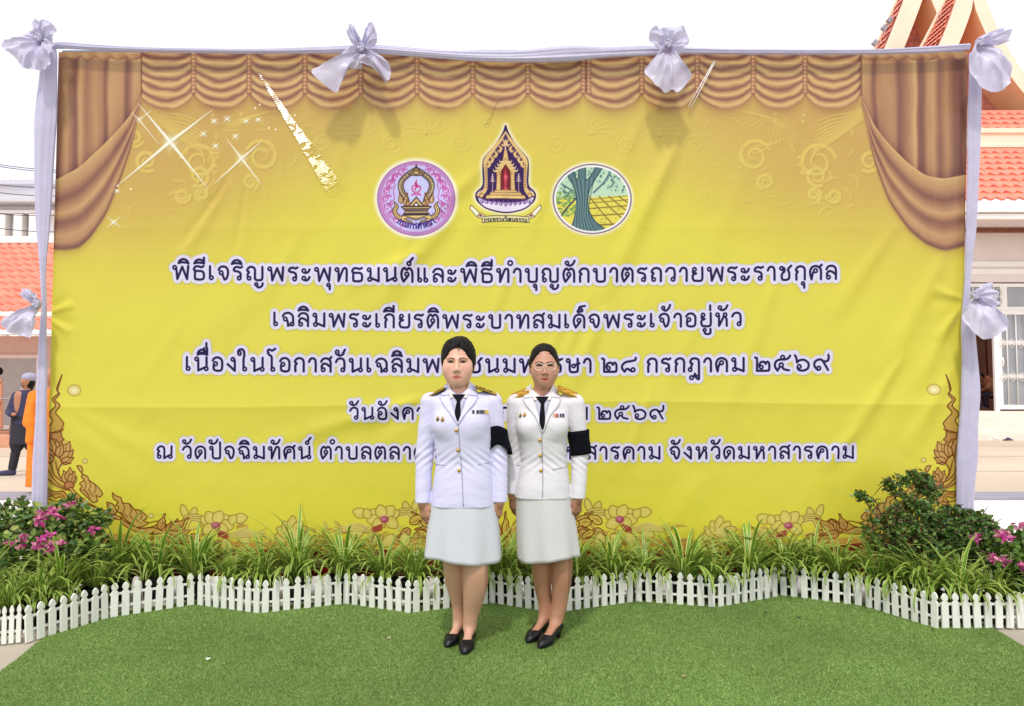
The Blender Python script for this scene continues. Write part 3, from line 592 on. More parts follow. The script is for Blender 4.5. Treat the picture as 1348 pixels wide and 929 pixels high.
# ---- emblem one: round seal with a throne
cx, cy = 548.0, 262.0
cv.ell(cx, cy, 55.5, 53.5, (250, 246, 226), .9, 2.4); cv.ell(cx, cy, 51.5, 49.5, (166, 112, 176)); cv.ell(cx, cy, 49.8, 47.8, (196, 140, 202))
cv.ell(cx, cy, 47.6, 45.7, (176, 120, 186)); cv.ell(cx, cy, 46.6, 44.8, (206, 160, 214)); cv.ell(cx, cy, 45.4, 43.6, (202, 198, 250), 1, .8)
MG = (186, 52, 146)
for m in (-1, 1):
    X = lambda x: cx + m * (cx - x)
    cv.curve([(X(524), 228), (X(512), 242), (X(505), 258), (X(504), 272), (X(509), 284), (X(519), 291)], [1, 4, 6, 6, 4, 1], (214, 120, 190), .55, 1.2)
    for k in range(9):
        a = -1.05 + k * .27; bx = X(cx - 41 * math.cos(a)); by = cy + 39 * math.sin(a)
        ca = -math.sin(a) * .6; 
        for q in (0, 1):
            p = [(bx, by + 3), (bx - m * (2 + 2 * q), by - 1), (bx - m * (1 + 3 * q), by - 5), (bx - m * (5 + 3 * q), by - 6 + 2 * q), (bx - m * (6 + 2 * q), by - 10 + 3 * q)]
            cv.curve(p, [.6, 1.5, 1.3, 1.1, .5], MG, .95)
        cv.ell(bx - m * 2, by, 1.6, 1.3, (236, 190, 226)); cv.curve([(bx + m * 2, by + 3), (bx + m * 2.6, by - 2), (bx, by - 5)], [.5, 1.3, .5], MG)
    cv.curve([(X(519.5), 229), (X(517), 236), (X(520), 244), (X(518), 252), (X(519), 262), (X(514), 268), (X(516), 276), (X(513), 282), (X(521), 290)], .9, MG)
DKB = (58, 42, 52); GD = (222, 190, 122); BR = (120, 96, 74)
arch = lambda m, o=0: spline([(cx - m * .2, 224 - o), (cx - m * 9, 229 - o * .8), (cx - m * 18, 237 - o * .3), (cx - m * (20.5 + o), 245), (cx - m * (18.5 + o), 253), (cx - m * (14 + o * .8), 261), (cx - m * (11.5 + o * .5), 270)], 6)
for m in (-1, 1):
    cv.stroke(arch(m), 7.6, DKB); cv.stroke(arch(m), 5.8, BR); 
    p = arch(m, 1.4)
    for k in range(4, len(p), 2): cv.ell(p[k][0], p[k][1], 1.1, .9, (240, 226, 180))
    cv.stroke(arch(m, -1.6), 1.0, (168, 140, 96))
cv.poly(spline([(cx - 11, 230), (cx - 4, 225), (cx, 219), (cx + 4, 225), (cx + 11, 230), (cx, 232)], 4), (150, 120, 76), 1, .5, DKB, 1)
cv.poly([(cx - 5, 226), (cx + 5, 226), (cx, 231)], GD, 1, .5, DKB, .8); cv.stroke([(cx, 217), (cx, 222)], 1.4, DKB)
cv.poly(spline([(cx, 233), (cx - 8, 236), (cx - 13, 243), (cx - 12, 252), (cx - 8, 260), (cx - 7, 268), (cx + 7, 268), (cx + 8, 260), (cx + 12, 252), (cx + 13, 243), (cx + 8, 236), (cx, 233)], 5), (204, 206, 250), 1)
cv.curve([(cx + .4, 237), (cx - .6, 242), (cx + .4, 245)], [.6, 3.2, 4], (190, 40, 120)); cv.curve([(cx - 5, 246), (cx - 5.6, 250), (cx - 2, 253.4), (cx + 3, 253), (cx + 5.6, 249), (cx + 4.6, 246), (cx + 1, 247), (cx - 2, 248.6), (cx - 1, 250.6)], 1.5, (196, 50, 130)); cv.curve([(cx - 5, 245.6), (cx, 244.6), (cx + 5, 245.8)], 1.3, (196, 50, 130)); cv.curve([(cx - 5.6, 257.4), (cx - 3, 255.4), (cx, 257), (cx + 3, 255.4), (cx + 5.6, 257.4)], 2, (206, 80, 160))
cv.poly([(cx - 10, 272), (cx, 260), (cx + 10, 272)], GD, 1, .5, DKB, 1.6); cv.poly([(cx - 5, 271), (cx, 265.5), (cx + 5, 271)], DKB, 1); cv.ell(cx, 270, 2, 1.6, (244, 238, 226))
for m in (-1, 1):
    for (x, y, a, ln) in ((15, 271, -100, 17), (10, 271, -70, 8), (20, 268, -80, 14)):
        flame(cx + m * x, y, R(a) if m > 0 else math.pi - R(a), ln, 8, m, np.array((226, 206, 150)), 1.1)
    p = spline([(cx + m * 29, 266), (cx + m * 26, 272), (cx + m * 28.5, 278), (cx + m * 25, 285), (cx + m * 16, 290), (cx + m * 6, 294)], 6)
    cv.stroke(p, np.interp(np.linspace(0, 1, len(p)), [0, .25, .7, 1], [1.5, 6.4, 6.2, 3]), DKB); cv.stroke(p, np.interp(np.linspace(0, 1, len(p)), [0, .25, .7, 1], [.4, 4, 4, 1.4]), GD); cv.stroke(p, .7, (120, 92, 60))
    cv.curve([(cx + m * 5, 294), (cx + m * 8, 291), (cx + m * 11, 293)], 2.4, (136, 120, 110))
for (y0, y1, w0, w1, c) in ((272, 274.6, 20, 19, DKB), (273, 275, 19, 17, GD), (275.5, 278.4, 17, 15, BR), (278.8, 281.2, 15, 16, (200, 168, 108)), (281.6, 284, 17, 18, DKB), (284, 288, 18, 19, GD)):
    cv.poly([(cx - w0, y0), (cx + w0, y0), (cx + w1, y1), (cx - w1, y1)], c, 1, .5, DKB, .7)
cv.poly(spline([(cx - 19, 284), (cx - 10, 286), (cx, 289.5), (cx + 10, 286), (cx + 19, 284), (cx + 17, 289), (cx + 10, 287.5), (cx, 291), (cx - 10, 287.5), (cx - 17, 289), (cx - 19, 284)], 4), GD, 1, .5, DKB, .8)
for m in (-1, 1): cv.curve([(cx + m * 16, 285), (cx + m * 19, 288), (cx + m * 15, 291)], [1, 3, 1.6], GD)
cv.ell(cx, 294.5, 1.8, 1.8, (120, 130, 190)); cv.ell(cx, 294.5, .8, .8, (220, 220, 250))
def arcp(s):
    a = R(212 + s * (328 - 212)) ; rx, ry = 41.5, 41.0
    c, q = math.cos(a), -math.sin(a)
    return (cx + rx * c, cy - 1.5 + ry * q), (-c, -q)
def arc_text(s):
    a = R(127 - s * 74); c, q = math.cos(a), math.sin(a)
    return (cx + 41.5 * c, cy + 40 * q), (-c, -q)
small_text('กรมการศาสนา', arc_text, .66, (46, 20, 120), 2.3)
Bx = cv.box(cx - 57, cy - 55, cx + 57, cy + 55); MASKS.append(('emblem', 'round lilac seal with a gold throne', Bx, np.hypot((U[Bx] - cx) / 54.5, (V[Bx] - cy) / 52.5) < 1))

# ---- emblem two: purple bell-shaped shrine
cx = 665.6
half = [(0, 166), (3.5, 176), (12, 190), (24, 204), (29, 212), (29.5, 226), (29, 240), (31, 247), (38, 254), (38.5, 261), (34, 268), (22, 276), (0, 280)]
out_ = spline([(cx + x, y) for x, y in half] + [(cx - x, y) for x, y in half[-2:0:-1]] + [(cx, 166)], 4)
cv.stroke(np.vstack([out_, out_[:1]]), 8, (250, 246, 234), .8, 3); cv.poly(out_, (246, 240, 250), 1, .5, (44, 18, 74), 2.2)
h2 = [(0, 168), (3, 178), (11, 192), (23, 206), (27.5, 213), (28, 228), (27.5, 242), (32, 250), (36, 256), (35, 261), (22, 265), (0, 266)]
cv.poly(spline([(cx + x, y) for x, y in h2] + [(cx - x, y) for x, y in h2[-2:0:-1]] + [(cx, 168)], 4), (50, 16, 86), 1, .5)
GO = (226, 190, 126); DG = (150, 100, 50)
for m in (-1, 1):
    cv.curve([(cx, 174), (cx + m * 6, 184), (cx + m * 16, 197), (cx + m * 26, 212), (cx + m * 26, 226), (cx + m * 25.5, 240), (cx + m * 27, 250), (cx + m * 34, 258)], [1.5, 4, 5, 6, 4, 3.6, 5, 8], GO)
    for k, (x, y) in enumerate([(4, 184), (9, 192), (15, 199), (20, 206), (24, 212)]):
        cv.curve([(cx + m * x, y), (cx + m * (x - 3), y + 4), (cx + m * (x - 1), y + 8), (cx + m * (x + 2), y + 6)], [1, 4, 3, 1], GO); cv.ell(cx + m * (x - .4), y + 3.4, 1.1, 1.1, DG)
    for k in range(9): cv.ell(cx + m * (26 - .1 * k), 218 + k * 3.6, .9, 1.1, DG)
    cv.curve([(cx + m * 29, 262), (cx + m * 34, 260), (cx + m * 33, 255), (cx + m * 29, 256)], 1.2, DG)
    # parasols
    cv.stroke([(cx + m * 17.2, 231), (cx + m * 17.2, 255)], 1, (210, 170, 160)); 
    for k, w in enumerate((1.4, 2.2, 3.0, 3.8)): cv.poly([(cx + m * 17.2 - w, 231 + k * 2.8), (cx + m * 17.2, 228.6 + k * 2.8), (cx + m * 17.2 + w, 231 + k * 2.8)], (226, 206, 196), 1)
    cv.poly([(cx + m * 14, 256), (cx + m * 17.2, 251), (cx + m * 20.4, 256)], (206, 160, 130), 1)
cv.curve([(cx, 182), (cx - .3, 196), (cx, 206)], [.6, 2, 3.6], (236, 206, 190)); cv.poly([(cx - 4, 212), (cx - 1.6, 198), (cx + 1.6, 198), (cx + 4, 212)], GO, 1, .5, DG, .6)
cv.poly([(cx - 12, 226), (cx - 5, 214), (cx, 209), (cx + 5, 214), (cx + 12, 226), (cx + 11, 252), (cx - 11, 252)], GO, 1, .5, DG, .7)
for m in (-1, 1):
    for k in range(4): cv.curve([(cx + m * (4 + 2.6 * k), 213 + 4 * k), (cx + m * (7 + 2.6 * k), 214 + 4 * k), (cx + m * (8.4 + 2.6 * k), 211 + 4 * k)], [2.4, 1.8, .6], (240, 214, 150))
    cv.stroke([(cx + m * 8.4, 226), (cx + m * 8.4, 250)], 1, DG); cv.poly([(cx + m * 7, 252), (cx + m * 7, 230), (cx + m * 11, 230), (cx + m * 12.5, 252)], GO, 1, .4, DG, .5)
cv.poly([(cx - 6, 251), (cx - 6, 226), (cx, 217), (cx + 6, 226), (cx + 6, 251)], (120, 18, 34), 1, .5, (70, 20, 30), .8)
cv.curve([(cx, 223), (cx - .4, 229), (cx, 236), (cx, 250)], [.6, 2, 3.4, 1.2], (214, 70, 90)); cv.ell(cx, 234, 2.6, 3.2, (220, 90, 100)); cv.poly([(cx - 4, 251), (cx, 245), (cx + 4, 251)], (206, 80, 90), 1)
for (y0, y1, w) in ((251, 254, 14), (254, 257.5, 20), (257.5, 262, 25)): cv.poly([(cx - w, y0), (cx + w, y0), (cx + w + 1.4, y1), (cx - w - 1.4, y1)], GO, 1, .5, DG, .7)
for k in (-2, -1, 1, 2): cv.stroke([(cx + k * 8 - 2.6, 260), (cx + k * 8 + 2.6, 260)], 1.4, (250, 226, 150))
lot = [(cx - 37, 259), (cx - 24, 264.5), (cx, 266.5), (cx + 24, 264.5), (cx + 37, 259), (cx + 34, 268), (cx + 22, 276), (cx, 280), (cx - 22, 276), (cx - 34, 268)]
cv.poly(spline(lot + [lot[0]], 4), (240, 230, 252), 1, .5, (50, 18, 86), 1.4)
for k in range(-5, 6):
    x = cx + k * 6.2; yy = 265.5 - abs(k) * .5
    cv.curve([(x - 2.6, yy), (x - 1.8, yy + 4), (x, yy + 6.4 - abs(k) * .3), (x + 1.8, yy + 4), (x + 2.6, yy)], 1.0, (110, 70, 150)); cv.curve([(x, yy + 1), (x + .6, yy + 4)], 1.2, (60, 24, 100))
for m in (-1, 1):      # ribbon
    cv.poly([(cx + m * 46, 270), (cx + m * 38, 277), (cx + m * 34, 282), (cx + m * 38, 286), (cx + m * 42, 281), (cx + m * 47, 275)], (250, 244, 220), 1, .6, (80, 70, 60), .8)
    cv.poly([(cx + m * 34, 281), (cx + m * 27, 284), (cx + m * 29, 290), (cx + m * 38, 286)], (240, 228, 190), 1, .5, (70, 56, 50), .8); cv.ell(cx + m * 33, 284.5, 2, 1.6, (120, 40, 30))
rb = [(cx - 30, 286), (cx - 15, 284.6), (cx, 284), (cx + 15, 284.6), (cx + 30, 286), (cx + 31, 294), (cx + 15, 292.2), (cx, 291.6), (cx - 15, 292.2), (cx - 31, 294)]
cv.poly(rb, (236, 224, 170), 1, .5, (80, 70, 56), .9)
small_text('กระทรวงวัฒนธรรม', lambda s: ((cx - 28 + 56 * s, 291.6 + 1.2 * (2 * s - 1) ** 2), (0, -1)), .40, (30, 24, 24), 2.3)
Bx = cv.box(cx - 52, 160, cx + 52, 300)
MASKS.append(('emblem', 'purple and gold bell shaped emblem over a ribbon', Bx, ((np.abs(U[Bx] - cx) < np.interp(V[Bx], [162, 200, 214, 245, 256, 270, 284, 290, 298], [1, 24, 33, 34, 42, 44, 48, 42, 32])))))

# ---- emblem three: oval seal with a tree over rice fields
cx, cy = 779.5, 262.5
cv.ell(cx, cy, 54.5, 49, (250, 246, 230), .9, 2.2); cv.ell(cx, cy, 52, 46.2, (120, 92, 122)); cv.ell(cx, cy, 50.2, 44.6, (250, 248, 250)); 
Bx = cv.box(cx - 130, cy - 90, cx + 180, cy + 120); keep = cv.a[Bx].copy()
inn = np.clip(.5 - (np.hypot((U[Bx] - cx) / 47.6, (V[Bx] - cy) / 42.2) - 1) * 42 / 1.0, 0, 1)
cv.blend(Bx, np.ones_like(inn), (196, 226, 196)); 
cv.poly([(cx - 60, 263), (cx + 60, 257), (cx + 60, 320), (cx - 60, 320)], (234, 218, 92), 1)
for q in range(7):
    y = 262 + q * q * 1.3 + q * 3; cv.stroke([(cx - 20, y + 3), (cx + 50, y - 4 + q)], .8 + .25 * q, (110, 92, 40), .9)
for q in range(6): cv.curve([(cx - 4 + q * 13, 259), (cx + 8 + q * 16, 274), (cx + 30 + q * 22, 300)], 1.4, (110, 92, 40), .9)
rr = np.random.default_rng(5)
for q in range(90): x, y = rr.uniform(cx - 8, cx + 44), rr.uniform(264, 300); cv.ell(x, y, 1.2, .6, (170, 160, 50), .7)
for q in range(420):
    x, y = rr.uniform(cx - 50, cx + 50), rr.uniform(218, 262)
    if y > 236 + 18 * math.sin((x - cx) / 22) and x > cx - 18: continue
    c = [(92, 132, 128), (62, 104, 104), (150, 196, 178), (176, 214, 190)][rr.integers(4)]; cv.ell(x, y, rr.uniform(1, 2.2), rr.uniform(.7, 1.4), c, .9, .4, rr.uniform(0, 3))
for q in range(120): x, y = rr.uniform(cx - 48, cx - 22), rr.uniform(252, 285); cv.ell(x, y, 1.8, 1.0, [(120, 160, 84), (84, 128, 84), (170, 196, 100)][rr.integers(3)], .9)
TR = (88, 122, 128); TD = (44, 66, 74)
tr = [(cx - 30, 306), (cx - 24, 290), (cx - 21, 272), (cx - 21, 258), (cx - 25, 244), (cx - 33, 230), (cx - 26, 226), (cx - 19, 238), (cx - 17, 222), (cx - 9, 222), (cx - 8, 238), (cx + 2, 226), (cx + 8, 216), (cx + 14, 220), (cx + 4, 236), (cx - 3, 250), (cx - 6, 262), (cx - 4, 278), (cx + 4, 292), (cx + 18, 304), (cx + 10, 308)]
cv.poly(spline(tr + [tr[0]], 3), TR, 1, .6, TD, 1.3)
for q in range(12): x = cx - 22 + q * 1.6; cv.curve([(x - 1 + q * .9, 306), (x, 286), (x + 1, 266), (x + (q - 6) * 1.4, 236)], .9, (TD if q % 2 else (132, 160, 160)), .75)
cv.curve([(cx + 2, 254), (cx + 16, 240), (cx + 24, 226)], 2.4, TR); cv.curve([(cx - 22, 262), (cx - 36, 278), (cx - 42, 288)], 2, TD); cv.curve([(cx - 26, 252), (cx - 38, 244)], 2.2, TR)
cv.a[Bx] = keep + (cv.a[Bx] - keep) * inn[..., None]
MASKS.append(('emblem', 'oval seal with a blue green tree over yellow rice fields', cv.box(cx - 56, cy - 51, cx + 56, cy + 51), np.hypot((U[cv.box(cx - 56, cy - 51, cx + 56, cy + 51)] - cx) / 53.5, (V[cv.box(cx - 56, cy - 51, cx + 56, cy + 51)] - cy) / 48) < 1))
# ------------------------------------------------------------------ materials used by many things
M_WHITE_CLOTH = mat('white_satin', L(212, 208, 232), rough=.34, spec=.5, var=.05, vscale=14, bump=.25, bscale=30, trans=.3, sheen=.3)
def image_material():
    im = bpy.data.images.new('banner_print', CW, CH)
    a = np.ones((CH, CW, 4), np.float32); p = np.clip(cv.a, 0, 1)
    grain = (fbm2(U * 1.1, V * 1.1, 12, 2) - .4) * .02
    lnr = np.where(p <= .04045, p / 12.92, ((p + .055) / 1.055) ** 2.4) * PRINT_GAIN
    lnr = np.clip(lnr + grain[..., None] * lnr, 0, .9)
    p = np.where(lnr <= .0031308, lnr * 12.92, 1.055 * lnr ** (1 / 2.4) - .055)
    a[..., :3] = p; im.pixels.foreach_set(np.ascontiguousarray(a[::-1]).ravel()); im.update(); im.pack()
    m = bpy.data.materials.new('printed_vinyl'); m.use_nodes = True; n = m.node_tree.nodes; l = m.node_tree.links
    t = n.new('ShaderNodeTexImage'); t.image = im; t.extension = 'EXTEND'; t.interpolation = 'Linear'; b = n['Principled BSDF']
    uvn = n.new('ShaderNodeUVMap'); uvn.uv_map = 'UVMap'; l.new(uvn.outputs[0], t.inputs[0]); l.new(t.outputs[0], b.inputs['Base Color'])
    b.inputs['Roughness'].default_value = .17; b.inputs['Specular IOR Level'].default_value = .26
    tc = n.new('ShaderNodeTexCoord')
    no = n.new('ShaderNodeTexNoise'); no.inputs['Scale'].default_value = 3.5; no.inputs['Detail'].default_value = 6; l.new(tc.outputs['Object'], no.inputs['Vector'])
    no.inputs['Distortion'].default_value = .6
    bp = n.new('ShaderNodeBump'); bp.inputs['Strength'].default_value = .16; bp.inputs['Distance'].default_value = .03; l.new(no.outputs['Fac'], bp.inputs['Height']); l.new(bp.outputs[0], b.inputs['Normal'])
    return m
PRINT_GAIN = .85
BY = 5.12                                # distance of the banner
M_PRINT = image_material()
FOLDS = [  # (x0,y0,x1,y1, width, height m): soft tension folds, most of them pulled from where the cloth is tied
    (905, 160, 790, 400, 11, .016), (800, 400, 745, 520, 10, .010), (885, 200, 840, 300, 16, .010), (1000, 180, 900, 420, 16, .006),
    (640, 215, 520, 330, 13, .014), (610, 270, 480, 410, 15, .016), (560, 330, 450, 380, 12, .010), (700, 200, 610, 330, 14, .008),
    (1185, 290, 1085, 430, 12, .010), (1250, 320, 1160, 500, 13, .012), (1262, 400, 1200, 520, 10, .010), (1190, 465, 1110, 590, 10, .014), (1255, 480, 1190, 600, 11, .012), (1130, 560, 1080, 620, 9, .009),
    (300, 235, 235, 330, 6, -.008), (325, 235, 308, 340, 5, -.008), (290, 260, 230, 350, 8, .006), (88, 535, 250, 625, 14, .006), (75, 545, 190, 640, 16, .005),
    (560, 520, 455, 560, 10, .012), (480, 545, 400, 570, 12, .008), (860, 500, 820, 620, 8, .007), (920, 420, 850, 560, 14, .006), (1010, 420, 930, 600, 16, .005), (540, 300, 500, 420, 10, .006),
    (66, 412, 100, 400, 5, .010), (64, 420, 95, 440, 5, .010), (1270, 395, 1225, 380, 6, .010), (1268, 402, 1230, 450, 6, .010), (680, 330, 640, 440, 8, .006), (720, 250, 690, 330, 8, .006),
    (470, 110, 430, 300, 9, .005), (490, 110, 520, 260, 8, .005), (860, 120, 800, 260, 9, .006), (1060, 90, 1030, 300, 10, .004), (250, 90, 300, 260, 10, .004), (740, 420, 690, 560, 9, .007), (780, 380, 730, 500, 7, .006), (1040, 330, 960, 520, 10, .006), (400, 300, 330, 420, 12, .006), (240, 420, 180, 520, 12, .004), (620, 90, 600, 200, 8, .004),
    (440, 560, 300, 600, 16, .004), (930, 620, 880, 700, 18, .006), (350, 350, 250, 470, 26, .005), (150, 330, 110, 470, 24, .004)]
def wrinkle(u, v):
    u = np.asarray(u, np.float32); v = np.asarray(v, np.float32); w = np.zeros_like(u)
    for x0, y0, x1, y1, wd, h in FOLDS:
        dx, dy = x1 - x0, y1 - y0; l2 = dx * dx + dy * dy; t = ((u - x0) * dx + (v - y0) * dy) / l2
        tc = np.clip(t, 0, 1); d = ((u - x0) * dy - (v - y0) * dx) / math.sqrt(l2)
        env = np.clip(1 - np.abs(tc * 2 - 1) ** 2.5, 0, 1) * np.exp(-(np.clip(np.abs(t - .5) - .5, 0, 9) * 5) ** 2)
        ww = wd * (.5 + .8 * tc); w += h * env * (np.exp(-(d / ww) ** 2) - .45 * np.exp(-((d - 2 * ww) / (1.3 * ww)) ** 2))
    cr = 531 + (u - 670) * -.004 + 3 * np.sin(u / 160); w += .010 * np.exp(-np.abs(v - cr) / 16) * (1 - .6 * np.exp(-((u - 660) / 120) ** 2))     # the sheet was folded flat
    w += .0022 * np.exp(-np.abs(u - 768) / 5) + .002 * np.exp(-np.abs(v - 300) / 8)
    w += .012 * (fbm2(u / 120, v / 170, 21, 3) - .45) + .004 * (fbm2(u / 30 + v / 60, v / 70, 22, 3) - .45)
    return w
def design(x, z):
    """plane point -> artwork units"""
    dx = x / BY; dz = (z - CAMH) / BY; c, s_ = math.cos(PITCH), math.sin(PITCH)
    yc = c + s_ * dz; return 674 + F * dx / yc, 464.5 - F * (-s_ + c * dz) / yc
ZT = P(674, 69, BY).z; ZB = .082
def banner_grid(u, v):
    """artwork units -> world points on the wrinkled sheet"""
    dx = (u - 674) / F; dy = -(v - 464.5) / F; ry = math.cos(PITCH) - math.sin(PITCH) * dy; rz = math.sin(PITCH) + math.cos(PITCH) * dy
    return np.stack([dx / ry * BY, np.full_like(u, BY) - wrinkle(u, v), CAMH + rz / ry * BY], -1)
banner = empty('printed_banner', (0, BY, 0), 0, 'huge yellow printed vinyl backdrop with printed curtains and purple lettering', 'banner')
nx, nz = 1000, 620
zs = np.linspace(ZB, ZT, nz); fz_ = np.linspace(0, 1, nz)
xl = P(60, 755, BY).x * (1 - fz_) + P(77, 70, BY).x * fz_; xr = P(1264, 755, BY).x * (1 - fz_) + P(1274, 70, BY).x * fz_; xs = np.array([xl[-1], xr[-1]])
X = xl[None, :] + (xr - xl)[None, :] * np.linspace(0, 1, nx)[:, None]; Z = np.repeat(zs[None, :], nx, 0); uu, vv = design(X, Z)
Vb = np.stack([X, -wrinkle(uu, vv), Z], -1).reshape(-1, 3)
UVb = np.stack([(uu - U0) / (U1 - U0), 1 - (vv - V0) / (V1 - V0)], -1).reshape(-1, 2)
link('vinyl_sheet', np_mesh('vinyl_sheet', Vb, grid_faces(nx, nz), UVb), M_PRINT, banner)
for (x0, y0, x1, y1, w0, w1) in ((338, 93, 441, 250, 1.5, 14), (654, 133, 640, 166, 1.0, 4.5)):      # ripple strips added over the sheet, shaped to mirror the sun as streaks
    nu_, nv_ = int((abs(x1 - x0) + 2.4 * w1) * 4.2), int((y1 - y0 + 2 * w1) * 4.6)
    u, v = np.meshgrid(np.linspace(min(x0, x1) - 1.2 * w1, max(x0, x1) + 1.2 * w1, nu_), np.linspace(y0 - w1 * .4, y1 + w1, nv_), indexing='ij')
    dx, dy = x1 - x0, y1 - y0; l2 = dx * dx + dy * dy; t = ((u - x0) * dx + (v - y0) * dy) / l2; d = ((u - x0) * dy - (v - y0) * dx) / math.sqrt(l2)
    brk = fbm2(u / 7 + v / 16, v / 5.0, 41, 3); wd = (w0 + (w1 - w0) * np.clip(t, 0, 1)) * (.75 + .5 * brk)
    band = np.clip(1.5 - 1.5 * np.abs(d / wd) ** 4, 0, 1) * sstep(-.02, .03, t) * sstep(1.04, .96, t) * (1 - sstep(.50, .60, brk) * sstep(.35, .7, t))
    lam = .011; q = (-.107 * u + .37 * v) * .00526 / .385 / lam; q = q - np.floor(q)
    h_ = band * .385 * lam * np.where(q < .9, q, .9 * (1 - (q - .9) / .1))
    pts = banner_grid(u, v); pts[..., 1] -= BY + .0012 + h_; keep_ = band > .02
    idx = np.arange(u.size).reshape(u.shape); cell = keep_[:-1, :-1] | keep_[1:, :-1] | keep_[:-1, 1:] | keep_[1:, 1:]
    fs = np.stack([idx[:-1, :-1], idx[:-1, 1:], idx[1:, 1:], idx[1:, :-1]], -1)[cell]; us, inv = np.unique(fs, return_inverse=True)
    link('glare_ripple', np_mesh('glare_ripple', pts.reshape(-1, 3)[us], inv.reshape(-1, 4), np.stack([(u - U0) / (U1 - U0), 1 - (v - V0) / (V1 - V0)], -1).reshape(-1, 2)[us]), M_PRINT, banner)

for nm, lab, B, mk in MASKS:
    st = 5 if nm == 'lettering' else 4
    u = U[B][::st, ::st]; v = V[B][::st, ::st]; k = mk[::st, ::st]
    cell = k[:-1, :-1] | k[1:, :-1] | k[:-1, 1:] | k[1:, 1:]
    h, w_ = u.shape; pts = banner_grid(u.astype(np.float64), v.astype(np.float64)); pts[..., 1] -= BY + .0012
    idx = np.arange(h * w_).reshape(h, w_); fs = np.stack([idx[:-1, :-1], idx[1:, :-1], idx[1:, 1:], idx[:-1, 1:]], -1)[cell]
    us, inv = np.unique(fs, return_inverse=True)
    o = link(nm, np_mesh(nm, pts.reshape(-1, 3)[us], inv.reshape(-1, 4), np.stack([(u - U0) / (U1 - U0), 1 - (v - V0) / (V1 - V0)], -1).reshape(-1, 2)[us]), M_PRINT, banner)
    if lab: o['label'] = lab
M_STEEL = mat('galvanised_pipe', L(150, 152, 156), rough=.4, metal=.8, var=.1)
for x in (P(70, 400, BY).x, P(1266, 400, BY).x, 0.4):
    b = MB(); b.tube([(x, .06, 0), (x, .06, ZT + .02)], .022, 10); b.build('frame_post', M_STEEL, banner, True)
b = MB(); b.tube([(xs[0], .06, ZT + .02), (xs[-1], .06, ZT + .02)], .02, 10); b.build('top_bar', M_STEEL, banner, True)

# ------------------------------------------------------------------ white cloth along the frame and its bows
def cloth_tube(name, rows, Y, label, horizontal, k=5, amp=.16, depth=.45):
    """rows: (position, edge a, edge b) in photo units along the cloth"""
    rows = np.array(rows, float); t = np.linspace(0, len(rows) - 1, 110); r = np.stack([np.interp(t, np.arange(len(rows)), rows[:, i]) for i in range(3)], -1)
    for _ in range(3): r[1:-1] = (r[:-2] + 2 * r[1:-1] + r[2:]) / 4
    n = 56; Vv = []
    for i, (p, a, b) in enumerate(r):
        A = P(p, a, Y) if horizontal else P(a, p, Y); Bq = P(p, b, Y) if horizontal else P(b, p, Y)
        c = (A + Bq) / 2; h = (Bq - A) / 2; hw = h.length
        for q in range(n):
            th = 2 * math.pi * q / n
            f = 1 + amp * math.sin(k * th + .05 * i + math.sin(i * .11)) + amp * .6 * math.sin((k * 2 + 1) * th - .07 * i + 1.3)
            e = max(.05, 1 + amp * .25 * math.sin(i * .35))
            Vv.append(c + h * (math.cos(th) * min(1.02, .9 + .12 * f)) * e + Vector((0, -1, 0)) * math.sin(th) * f * max(.018, hw * depth))
    me = np_mesh(name, Vv, grid_faces(len(r), n, True)); o = link(name, me, M_WHITE_CLOTH)
    return tag(o, label, 'drape', 'white cloth drapes round the banner')
cloth_tube('cloth_drape', [(60, 58, 66), (82, 56, 64), (130, 60, 67), (200, 64, 69), (340, 66, 71), (430, 62, 71), (470, 60, 70), (500, 60, 71), (560, 65, 76), (620, 67, 81), (680, 68, 82), (750, 60, 82), (800, 63, 76), (840, 61, 74), (900, 63, 71), (960, 65, 72), (1050, 66, 72), (1150, 66, 72), (1230, 61, 70), (1276, 58, 66)], 5.06, 'long white cloth swag running along the top edge of the yellow banner', True)
cloth_tube('cloth_drape', [(66, 54, 74), (84, 53, 75), (105, 52, 75), (160, 46, 74), (230, 45, 70), (300, 48, 65), (360, 53, 60), (402, 56, 61), (440, 52, 61), (480, 50, 62), (540, 47, 61.5), (600, 44, 62), (660, 42, 62), (752, 40, 62)], 5.07, 'greyish white hanging cloth down the left edge of the banner', False, 4)
cloth_tube('cloth_drape', [(70, 1276, 1292), (90, 1276, 1293), (115, 1275, 1292), (160, 1274, 1291), (230, 1273, 1289), (300, 1272, 1285), (350, 1271, 1279), (392, 1268, 1276), (430, 1265, 1283), (480, 1266, 1288), (520, 1266, 1290), (560, 1262, 1288), (600, 1260, 1287), (640, 1259, 1283), (752, 1257, 1280)], 5.07, 'bright white hanging cloth down the right edge of the banner', False, 4)
_a, _b = np.meshgrid(np.arange(128), np.arange(64)); CR = fbm2(_a / 9.0, _b / 11.0, 77, 3) - .45
